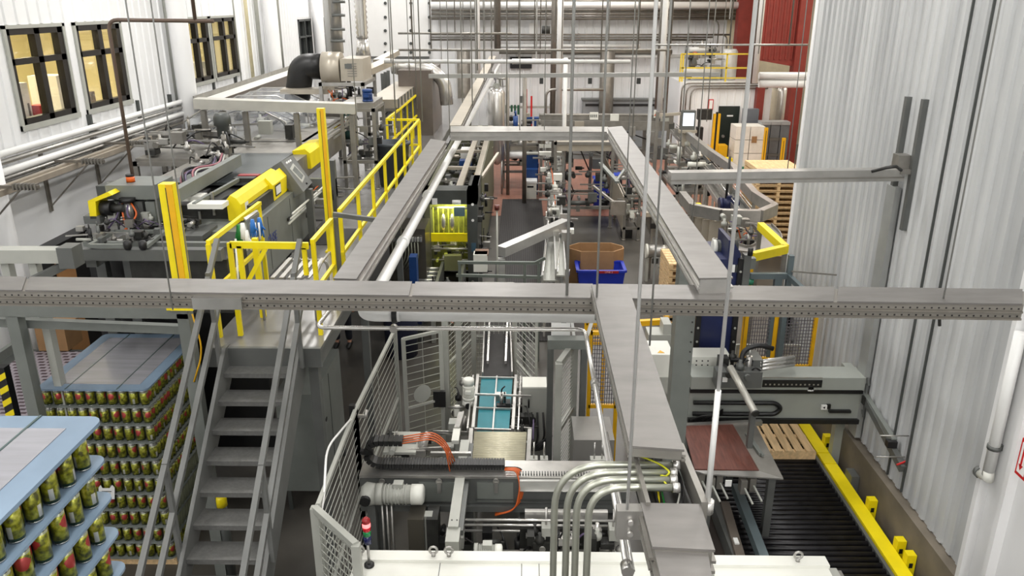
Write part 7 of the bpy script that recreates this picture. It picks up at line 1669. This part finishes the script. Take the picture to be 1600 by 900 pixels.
for k in range(4): M().box(pp.x-.11+.06*k, pp.x-.08+.06*k, y-.408, y-.4, pp.z-.05, pp.z+.04).build('panel_mark', GRAYM, t)
p = Y(1027, 177, y-.4); M().prism([(p.x-.1, y-.42, p.z-.08), (p.x+.1, y-.42, p.z-.08), (p.x, y-.42, p.z+.1)], (0, .01, 0)).build('warning_triangle', ORANGE, t)
clutter(t, a.x, b.x, y-.6, y+.2, .8, a.z-.1, 70, 161, 8, mats=(STEEL, DARK, STEELD, BG, GRAYM), s=2)
t = thing('rinse_table', 'steel table with rails and dark drives under the joining tray at the back', 'table', tuple(Y(930, 250, 24)))
x0_, x1_ = Y(868, 230, 23).x, Y(958, 230, 23).x
frame3(t, x0_, x1_, 23, 25.2, 0, Y(900, 222, 23).z, .08, STEELD, mid=.6); M().box(x0_, x1_, 23, 25.2, Y(900, 236, 23).z, Y(900, 222, 23).z).build('table_body', BG, t); clutter(t, x0_, x1_, 22.8, 24, .5, 1.6, 30, 171, 5, mats=(STEEL, DARK, BLACK, GRAYM), s=1.6)
t = thing('rinse_table', 'steel machine frame with pipes behind the long can conveyor at left', 'machine', tuple(Y(810, 240, 27)))
x0_, x1_ = Y(783, 230, 26).x, Y(842, 230, 26).x
frame3(t, x0_, x1_, 28.3, 29.6, 0, 1.6, .08, STEELD, mid=.6); M().cyl((x0_, 28.2, 1.2), (x1_, 28.2, 1.2), .12, 12).build('white_pipe', PIPEW, t); M().box(x0_, x1_, 28.3, 29.6, 1.3, 1.5).build('table_body', BG, t); clutter(t, x0_, x1_, 28, 29.4, .6, 2.4, 50, 181, 7, mats=(STEEL, BLACK, DARK, BLUED, GRAYL, BG), s=1.9)
# roller shutter panel
p, q = Y(910, 200, 37.2), Y(1037, 158, 37.2)
t = thing('grey_shutter', 'wide grey panelled box with dark slot in front of the back wall', 'panel', ((p.x+q.x)/2, 37.2, 0)); M().box(p.x, q.x, 37.2, 37.8, 0, q.z).build('shutter_body', mat('blue_grey_panel', (140, 142, 144), .5, .1), t, bev=.02)
M().box(p.x+.1, q.x-.1, 37.17, 37.2, Y(950, 164, 37.2).z-.05, Y(950, 164, 37.2).z+.05).build('dark_slot', BLACK, t)
for px in (945, 987): x = Y(px, 170, 37.2).x; M().box(x-.03, x+.03, 37.18, 37.2, .1, q.z-.35).build('seam', GRAYM, t)
M().box(p.x-.05, q.x+.05, 37.15, 37.85, q.z, q.z+.08).build('top_edge', GRAYM, t)
# dark window / display on back wall
p, q = Y(797, 107, 37.8), Y(831, 89, 37.8); tag(M().box(p.x, q.x, 37.8, 38, p.z, q.z).build('black_board', BLACK, bev=.02), 'black rectangular panel on the back wall', 'panel')
p = Y(832, 45, 37.8); tag(M().box(p.x-.15, p.x+.15, 37.8, 38, p.z-.25, p.z+.25).build('wall_box', WHITE), 'small white box on the back wall above the black panel', 'box')
p = Y(853, 46, 25); t = thing('dark_lamp', 'small dark round fitting hanging on a wire before the back wall', 'fitting', tuple(p)); M().cyl(p-V(0, 0, .12), p+V(0, 0, .1), .13, 12).build('fitting_body', DARK, t); M().cyl(p, V(p.x, p.y, ZC), .015, 6).build('wire', GALV, t)
# smooth back panels at left of the back wall
p, q = Y(562, 10, 37.9), Y(671, 88, 37.9); 
t = thing('wall_sheeting', 'tall smooth white panels with rows of dark bolts at the back left corner', 'panel', ((p.x+q.x)/2, 37.9, q.z)); M().box(XL+.05, q.x, 37.88, 38, q.z, 10).build('panel_sheet', WHITE, t); M().box(XL+.05, q.x, 37.8, 37.88, q.z-.1, q.z).build('bottom_rail', GRAYM, t)
for px in (602, 642, 671):
    for py in (5, 27, 48, 68, 82): b_ = Y(px, py, 37.85); M().cyl((b_.x, 37.82, b_.z), (b_.x, 37.88, b_.z), .07, 8).build('bolt', GRAYD, t)
# silver tank
p = Z(776, 198, .9); y = 27.5; c = Y(776, 198, y)
t = thing('steel_tank', 'upright polished steel tank with domed top and legs at the back', 'tank', (c.x, y, 0))
zt = Y(776, 140, y).z; r = .3
M().lathe((c.x, y, 0), [(.05, 1.0), (r, 1.2), (r, zt-.1), (r*.8, zt), (.1, zt+.08)], 24).build('tank_shell', CHROME, t)
for a_ in range(4): x, yy = c.x+.24*math.cos(a_*1.57+.78), y+.24*math.sin(a_*1.57+.78); M().cyl((x, yy, 0), (x, yy, 1.2), .03, 8).build('leg', STEEL, t)
M().cyl((c.x+.05, y-.32, 2.0), (c.x+.05, y-.28, 2.0), .07, 12).build('port', DARK, t); M().box(c.x-.12, c.x, y-.33, y-.28, 2.2, 2.35).build('name_plate', DARK, t)
clutter(t, c.x-.25, c.x+.25, y-.2, y+.2, zt+.05, zt+.55, 14, 191, 4, mats=(CHROME, STEEL, GRAYL), s=1.2)
# red stand and green hoses
p = Y(821, 200, 30); t = thing('hose_station', 'red tools and green hoses on a wall rack at the back beside a grey post', 'rack', (p.x, 37, 0))
pz = Y(822, 178, 36.9); M().box(pz.x-.1, pz.x+.05, 36.9, 37, .8, 2.6).build('red_tool', RED, t); M().box(pz.x+.2, pz.x+.28, 36.9, 37, .9, 2.3).build('red_tool', RED, t); M().box(pz.x-.3, pz.x-.1, 36.9, 37, 2.0, 2.3).build('grey_tool', GRAYM, t)
M().box(pz.x-1.7, pz.x+1.2, 37, 37.05, 1.75, 1.85).build('rack_board', GRAYL, t)
for k in range(9): x = pz.x-1.6+.15*k; M().box(x, x+.09, 36.9, 37, 1.6-.06*(k % 3), 1.9).build('green_handle', mat('hose_green', (30, 80, 56), .5), t)
M().box(pz.x-.9, pz.x-.4, 36.6, 36.9, 0, 1.1).build('black_bin', BLACK, t)
M().box(pz.x-1.7, pz.x-1.6, 37.0, 38, 1.6, 1.85).box(pz.x+1.1, pz.x+1.2, 37, 38, 1.6, 1.85).build('wall_bracket', GRAYM, t)
# touch screen on arm
y = 24.5; p, q = Y(1063, 203, y), Y(1088, 173, y)
t = thing('touch_screen', 'touch screen terminal with bright display before the side room', 'screen', ((p.x+q.x)/2, y, 0)); M().box(p.x, q.x, y, y+.2, p.z, q.z).build('screen_housing', GRAYM, t, bev=.02)
M().box(p.x+.06, q.x-.05, y-.01, y, p.z+.12, q.z-.07).build('lit_display', mat('lit_display', (226, 236, 250), .3, 0, 0, emit=.9), t); M().bar((p.x-.7, y+.1, q.z-.15), (p.x, y+.1, q.z-.1), .08).build('arm', BG, t); M().box(p.x-.05, q.x+.05, y-.1, y+.1, p.z-.08, p.z).build('keyboard_shelf', BG, t)
M().box(p.x-.75, p.x-.65, y+.05, y+.15, 0, q.z-.05).build('post', STEELD, t); M().box(p.x+.1, q.x-.1, y+.02, y+.18, p.z-.5, p.z-.08).build('lower_box', BG, t)
# side room top: railing, tank
zs = Y(1100, 128, 34).z
a, b = Y(1062, 125, 34.1), Y(1177, 125, 34.1)
t = thing('guard_rail', 'thin yellow guard rail on top of the side room', 'railing', (a.x, 34.1, zs))
for z in (zs+.15, zs+.55, zs+1.1): M().bar((a.x, 34.1, z), (b.x, 34.1, z), .06 if z > zs+.2 else .05).build('rail', mat('pale_yellow_paint', (226, 200, 70), .45), t)
for f in (0, .03, .62, 1): x = a.x+(b.x-a.x)*f; M().box(x-.03, x+.03, 34.07, 34.13, zs, zs+1.1).build('post', MT['pale_yellow_paint'], t)
p = Y(1137, 125, 35); t = thing('white_tank', 'white round water tank standing on the side room', 'tank', (p.x, 35, zs)); M().lathe((p.x, 35, zs), [(.3, 0), (.32, .1), (.32, 1.15), (.25, 1.25)], 20).build('tank_shell', mat('tank_white', (206, 206, 204), .4, .1), t); M().cyl((p.x, 35, zs+1.25), (p.x, 35, zs+1.5), .05, 8).build('pipe_stub', STEEL, t)
a = Y(1064, 116, 35); t = thing('air_handler', 'grey pipes and valves lying behind the thin yellow rail', 'machine', (a.x+1, 35, zs)); M().cyl((a.x, 34.6, zs+.35), (p.x-.5, 34.6, zs+.35), .14, 12).build('lagged_pipe', INSUL, t); M().cyl((a.x+.3, 35.2, zs+1.2), (p.x-.4, 35.2, zs+1.2), .12, 12).build('lagged_pipe', INSUL, t); M().box(a.x+1.2, a.x+1.6, 34.8, 35.1, zs, zs+.6).build('grey_unit', GRAYL, t); M().box(a.x+.35, a.x+.45, 35.1, 35.3, zs, zs+1.1).build('bracket', GRAYM, t)
clutter(t, a.x+.2, p.x-.5, 34.5, 35.4, zs+.2, zs+1.5, 34, 201, 3, mats=(STEEL, GRAYM, DARK, GALV), s=1.6)
# stacker truck
y = 32.2; p = Y(1120, 245, y)
AM = YELO
t = thing('stacker_truck', 'amber and black pallet stacker parked before the dark door', 'forklift', (p.x, y, 0))
x = Y(1119, 200, y).x
for dx in (-.09, .09): M().box(x+dx-.05, x+dx+.05, y, y+.12, 0, Y(1119, 178, y).z).build('mast', AM, t)
M().box(x-.04, x+.04, y+.02, y+.1, .3, 2.2).build('mast_chain', BLACK, t); zb = .35
M().box(x-.55, x-.15, y-.1, y+.5, .35, .85).build('amber_body', AM, t, bev=.03); M().box(x+.14, x+.5, y-.1, y+.4, .3, .9).build('amber_body', AM, t, bev=.03); M().box(x-.5, x+.5, y-.4, y-.1, .05, .35).build('black_base', BLACK, t, bev=.03)
M().box(x-.75, x-.5, y, y+.3, .3, 1.6).build('black_column', BLACK, t, bev=.03); M().box(x-.75, x-.2, y, y+.3, 1.9, 2.3).build('top_fitting', DARK, t, bev=.02); M().box(x-.7, x-.6, y+.1, y+.2, 1.6, 1.95).build('neck', DARK, t)
for dx in (-.25, .2): M().box(x+dx-.06, x+dx+.06, y-1.2, y-.3, .05, .1).build('fork', mat('fork_steel', (110, 80, 60), .5), t); M().cyl((x+dx-.05, y-.2, .08), (x+dx+.05, y-.2, .08), .08, 10).build('wheel', BLACK, t)
# red sign + fire extinguisher
p = Y(1111, 163, 33.9); t = thing('wall_sign', 'small white sign with red frame left above the dark door', 'sign', tuple(p)); M().box(p.x-.1, p.x+.1, 33.93, 33.96, p.z-.22, p.z+.2).build('sign_plate', RED, t); M().box(p.x-.07, p.x+.07, 33.92, 33.93, p.z-.18, p.z+.16).build('sign_field', WHITE, t)
# bags on green pallets
y = 31.6; p, q = Y(1144, 250, y), Y(1202, 190, y)
t = thing('bulk_bags', 'white bulky sacks wrapped in film on a green pallet', 'sack', ((p.x+q.x)/2, y, .16))
random.seed(12)
GP = mat('green_plastic_pallet', (22, 120, 92), .5)
tp = thing('pallet', 'green plastic pallet under the white sacks', 'pallet', ((p.x+q.x)/2, y, 0))
a, b = Z(1152, 253, 0), Z(1180, 256, 0); M().box(p.x+.15, q.x-.1, y-.1, y+1.1, .1, .15).build('deck', GP, tp)
for k in range(4): x = p.x+.2+k*(q.x-p.x-.4)/3; M().box(x-.06, x+.1, y-.1, y+1.1, 0, .1).build('bearer', GP, tp)
for i in range(2):
    for j in range(3):
        bw = (q.x-p.x-.15)/2; bx = p.x+.05+i*bw; bz = .16+j*.53; m_ = M(); m_.box(bx, bx+bw-.03, y, y+.9, bz, bz+.51); m_.build('white_sack', mat('white_sack_film', (232, 230, 222), .35, 0, .06, 6, .3), t, bev=.1)
p2 = Y(1196, 203, y); M().box(p2.x-.5, p2.x-.3, y-.02, y, 1.1, 1.35).build('brown_label', CARD, t)
# crates
t0 = None; y = 32.0; x = Y(1186, 235, y).x
for i in range(3):
    for j in range(3):
        t = thing('grey_crate', 'dark grey crate, %s column, %s row of the crates right of the white sacks' % (('left', 'middle', 'right')[i], ('bottom', 'middle', 'top')[j]), 'crate', (x+i*.38+.17, y+.3, .62*j), 'grey crates right of the white sacks')
        M().box(x+i*.38, x+i*.38+.35, y, y+.5, .62*j+.0, .62*j+.5).build('crate_body', mat('crate_grey', (96, 100, 104), .5), t, bev=.02); M().box(x+i*.38-.01, x+i*.38+.36, y-.02, y+.52, .62*j+.5, .62*j+.615).build('rim', GRAYM if j < 2 else mat('film_grey', (150, 152, 154), .3), t)
for k, (px, pt, pb, lab) in enumerate(((1193, 200, 250, 'slim amber guard post left before the grey crates'), (1222, 216, 250, 'slim amber guard post right before the grey crates'))):
    y = 31; p, q = Y(px, pb, y), Y(px, pt, y); t = thing('guard_post', lab, 'post', (p.x, y, 0)); M().box(p.x-.06, p.x+.06, y, y+.12, 0, q.z).build('post_body', AM, t, bev=.01); M().box(p.x-.02, p.x+.0, y-.004, y, .3, q.z-.1).build('dark_groove', BLACK, t); M().box(p.x-.1, p.x+.1, y-.05, y+.16, 0, .02).build('base_plate', AM, t)
p = Y(1141, 240, 31.2); tag(M().box(p.x-.18, p.x+.12, 31.2, 31.55, 0, .55).build('yellow_tub', YEL, bev=.03), 'yellow plastic tub left of the white sacks', 'tub')
p = Y(1173, 190, 33.2); tag(M().box(p.x-.3, p.x+.3, 33.2, 33.5, 0, 2.2).build('grey_locker', mat('locker_grey', (112, 116, 124), .4, .2), bev=.02), 'grey blue locker behind the white sacks', 'cabinet')
# pallet stack large
y = 20.2; p = Z(1182, 262, 2.3)
xa = Y(1181, 300, y).x; n = 16
for k in range(n): 
    pallet('wooden pallet in the tall stack by the wall corner, number %s from the top' % ['one', 'two', 'three', 'four', 'five', 'six', 'seven', 'eight', 'nine', 'ten', 'eleven', 'twelve', 'thirteen', 'fourteen', 'fifteen', 'sixteen'][n-1-k], xa, xa+1.15, y, y+1.3, .145*k, 8, 'tall pallet stack', along='x')
# hall beyond on the right: tanks and pipes
for k, (px, w, lab) in enumerate(((1196, .5, 'shiny steel vessel in the side hall, left one'), (1218, .5, 'shiny steel vessel in the side hall, right one'))):
    y = 36.6; c = Y(px, 190, y); t = thing('steel_vessel', lab, 'tank', (c.x, y, 0)); M().lathe((c.x, y, 0), [(w*.8, .4), (w, .6), (w, 2.6), (w*.7, 2.9), (.1, 3.0)], 22).build('vessel_shell', CHROME, t)
    for a_ in range(3): xx, yy = c.x+.35*math.cos(a_*2.09), y+.35*math.sin(a_*2.09); M().cyl((xx, yy, 0), (xx, yy, .6), .04, 8).build('leg', STEEL, t)
    M().tube(arc([V(c.x-.3, y-.4, 2.8), V(c.x-.3, y-.4, 3.3), V(c.x+.6, y-.4, 3.3)], .3), .05, 8).build('top_pipe', CHROME, t)
for k, (py, r, lab) in enumerate(((118, .12, 'thick white pipe crossing the side hall, upper'), (131, .14, 'thick white pipe crossing the side hall, lower'), (124, .06, 'thin steel pipe between the thick pipes of the side hall'))):
    a, b = Y(1186, py, 29.5), Y(1240, py, 29.5); o = tag(M().cyl(a, V(15.0, a.y, a.z), r, 10).build('overhead_pipe', PIPEW if k < 2 else STEEL), lab, 'pipe')
# ---- office contents
rd = random.Random(5)
for (i, items) in enumerate((((.25, .5, 'w', 0, .55, 1.1), (.55, .8, 'w', .1, .5, .95), (.3, .34, 'bottle', .3, .1, 0), (.8, .95, 'r', .2, .2, .5)), ((.1, .35, 'w', .1, .5, 1.0), (.5, .7, 'o', .5, .1, 1.9), (.3, .5, 'yel', .3, .3, .6)), ((.5, .85, 'w', .1, .5, .7), (.6, .68, 'bottle', .3, .1, 0)), ((.2, .6, 'w', .1, .4, .6),))):
    a, b = wins[i]; lab = ('first', 'second', 'third', 'fourth')[i]
    for j, (f0, f1, kind, off, dep, h) in enumerate(items):
        y0, y1 = a+(b-a)*f0, a+(b-a)*f1; xx = XL-.45-off; zf_ = ZS-1
        if kind == 'w': 
            t = thing('office_cabinet', 'pale cabinet %s the %s office window' % ('left behind' if j == 0 else 'right behind', lab), 'cabinet', (xx, (y0+y1)/2, zf_)); M().box(xx-dep, xx, y0, y1, zf_, zf_+1+h*.55).build('cabinet_body', WHITE, t, bev=.01); M().box(xx, xx+.01, y1-.1, y1-.06, zf_+.8, zf_+1.2).build('door_handle', GRAYM, t)
        elif kind == 'bottle':
            hz = zf_+1+(1.1 if i == 0 else .7)*.55; t = thing('bottle', 'brown glass bottle standing on the cabinet behind the %s office window' % lab, 'bottle', (XL-.6, (y0+y1)/2, hz)); M().lathe((XL-.6, (y0+y1)/2, hz), [(.04, 0), (.04, .2), (.016, .27), (.016, .36)], 14).build('bottle_glass', mat('brown_glass', (70, 34, 16), .15), t)
        elif kind == 'o':
            t = thing('wall_poster', 'orange banner hanging behind the second office window', 'poster', (XL-2.58, (y0+y1)/2, ZS)); M().box(XL-2.58, XL-2.56, y0+.6, y1+.9, ZS+.3, ZT+.25).build('banner_sheet', mat('orange_banner', (224, 110, 30), .5, 0, .4, 5), t)
        elif kind == 'yel':
            t = thing('basket', 'basket with a yellow bag behind the second office window', 'basket', (XL-.5, (y0+y1)/2, ZS-.02)); M().box(XL-.7, XL-.3, y0-.1, y1+.1, ZS-.02, ZS+.22).build('basket_body', mat('wicker', (150, 126, 96), .7, 0, .3, 20), t, bev=.02); M().lathe((XL-.5, (y0+y1)/2, ZS+.2), [(.15, 0), (.18, .12), (.06, .2)], 12).build('yellow_bag', mat('yolk_bag', (240, 180, 20), .5), t); M().box(XL-.72, XL-.28, y0-.15, y1+.15, ZS-1, ZS-.02).build('shelf', WHITE, t)
        else:
            t = thing('red_box', 'red box behind the first office window at lower right', 'box', (XL-.5, y0, ZS-.05)); M().box(XL-.6, XL-.35, y0, y1, ZS-.05, ZS+.15).build('box_body', RED, t, bev=.01); M().box(XL-.7, XL-.3, y0-.2, y1+.1, ZS-1, ZS-.05).build('shelf', WHITE, t)
a, b = wins[0]; t = thing('ceiling_fixture', 'dark shelf boards along the rear of the office behind the first window', 'shelf', (XL-2.4, (a+b)/2, ZS+.7)); M().box(XL-2.35, XL-2.1, a-.3, b+1.8, ZS+.62, ZS+.66).build('board', mat('brown_board', (110, 84, 60), .6), t); M().box(XL-2.59, XL-2.35, a-.4, b+2.3, ZS+.66, ZT+.28).build('dark_bulkhead', mat('dark_brown_board', (58, 46, 38), .6, 0, .3, 3), t); M().box(XL-2.35, XL-2.15, a+.9, b+.9, ZS+.66, ZS+1.1).build('boxes', mat('brown_board', (110, 84, 60), .6), t)
M().box(XL-2.6, XL-2.58, a-.3, b+1.8, ZS-.3, ZS+.8).build('back_board', CREAM, t)
# ================= PERSON STANDING UNDER THE WALKWAY
def skinned(name, joints, edges, rad, m, parent, lvl=2):
    me = bpy.data.meshes.new(name); me.from_pydata(joints, edges, []); o = bpy.data.objects.new(name, me); COL.objects.link(o)
    md = o.modifiers.new('skin', 'SKIN')
    for i, r in enumerate(rad): me.skin_vertices[0].data[i].radius = (r, r) if not isinstance(r, tuple) else r
    me.skin_vertices[0].data[0].use_root = True
    md.use_smooth_shade = True; s = o.modifiers.new('sub', 'SUBSURF'); s.levels = lvl; s.render_levels = lvl
    bpy.context.view_layer.update(); dg = bpy.context.evaluated_depsgraph_get()
    nm = bpy.data.meshes.new_from_object(o.evaluated_get(dg)); bpy.data.objects.remove(o); nm.name = name
    nm.materials.clear(); nm.materials.append(m)
    for f in nm.polygons: f.use_smooth = True
    k = bpy.data.objects.new(name, nm); COL.objects.link(k); k.parent = parent; return k
fp_ = Z(545, 541, 0); y = fp_.y; bx = fp_.x
t = thing('person', 'person in dark navy clothes standing beneath the walkway, only legs showing', 'person', (bx-.1, y, 0))
SKIN = mat('skin', (200, 150, 124), .5, 0, .03); PANT = mat('dark_trousers', (24, 27, 38), .8, 0, .1, 8); SHIRT = mat('navy_shirt', (30, 36, 62), .8, 0, .1, 8)
# body: pelvis root, spine, neck, head, arms, legs as one surface
J = [(0, 0, .95), (0, 0, 1.15), (0, .01, 1.38), (0, 0, 1.5), (0, -.01, 1.6), (0, -.02, 1.7),
     (-.19, 0, 1.42), (-.24, .02, 1.15), (-.25, -.06, .9), (.19, 0, 1.42), (.24, .02, 1.15), (.25, -.06, .9),
     (-.1, 0, .9), (-.11, -.02, .5), (-.12, .02, .09), (-.13, -.12, .04), (.1, 0, .9), (.11, -.02, .5), (.12, .02, .09), (.13, -.12, .04)]
E = [(0, 1), (1, 2), (2, 3), (3, 4), (4, 5), (2, 6), (6, 7), (7, 8), (2, 9), (9, 10), (10, 11), (0, 12), (12, 13), (13, 14), (14, 15), (0, 16), (16, 17), (17, 18), (18, 19)]
RR = [.13, .13, .14, .055, .085, .08, .06, .045, .03, .06, .045, .03, .09, .062, .042, .035, .09, .062, .042, .035]
skinned('body', J, E, RR, SKIN, t)
skinned('shirt', [(0, 0, .98), (0, 0, 1.15), (0, .01, 1.36), (0, 0, 1.47), (-.19, 0, 1.41), (-.23, .02, 1.2), (.19, 0, 1.41), (.23, .02, 1.2)], [(0, 1), (1, 2), (2, 3), (2, 4), (4, 5), (2, 6), (6, 7)], [.15, .15, .16, .075, .08, .065, .08, .065], SHIRT, t)
skinned('trousers', [(0, 0, .95), (-.1, 0, .88), (-.11, -.02, .5), (-.12, .02, .12), (.1, 0, .88), (.11, -.02, .5), (.12, .02, .12)], [(0, 1), (1, 2), (2, 3), (0, 4), (4, 5), (5, 6)], [.15, .11, .08, .065, .11, .08, .065], PANT, t)
for s_ in (-1, 1):
    M().lathe((0, 0, 0), [(.001, 0), (.001, .001)], 3).b.free()
    sh = M(); x = bx-.1+.125*s_; sh.tube([(x, y+.08, .05), (x, y-.02, .055), (x, y-.14, .045), (x, y-.19, .035)], [.045, .052, .045, .02], 12); sh.build('shoe', BLACK, t)
    hx = .25*s_
    skinned('hand', [(hx, -.06, .9), (hx, -.08, .82), (hx-.025, -.09, .75), (hx-.008, -.09, .74), (hx+.01, -.09, .745), (hx+.027, -.085, .755), (hx-.035*s_, -.1, .81)], [(0, 1), (1, 2), (1, 3), (1, 4), (1, 5), (0, 6)], [.028, .03, .009, .009, .009, .008, .01], SKIN, t, 1)
h = M(); h.lathe((bx-.1, y-.01, 1.62), [(.088, 0), (.098, .05), (.095, .11), (.06, .16), (.01, .175)], 16); h.build('hair', mat('dark_hair', (40, 30, 24), .7), t)
for o in list(COL.objects):
    if '_o' in o.keys(): del o['_o']
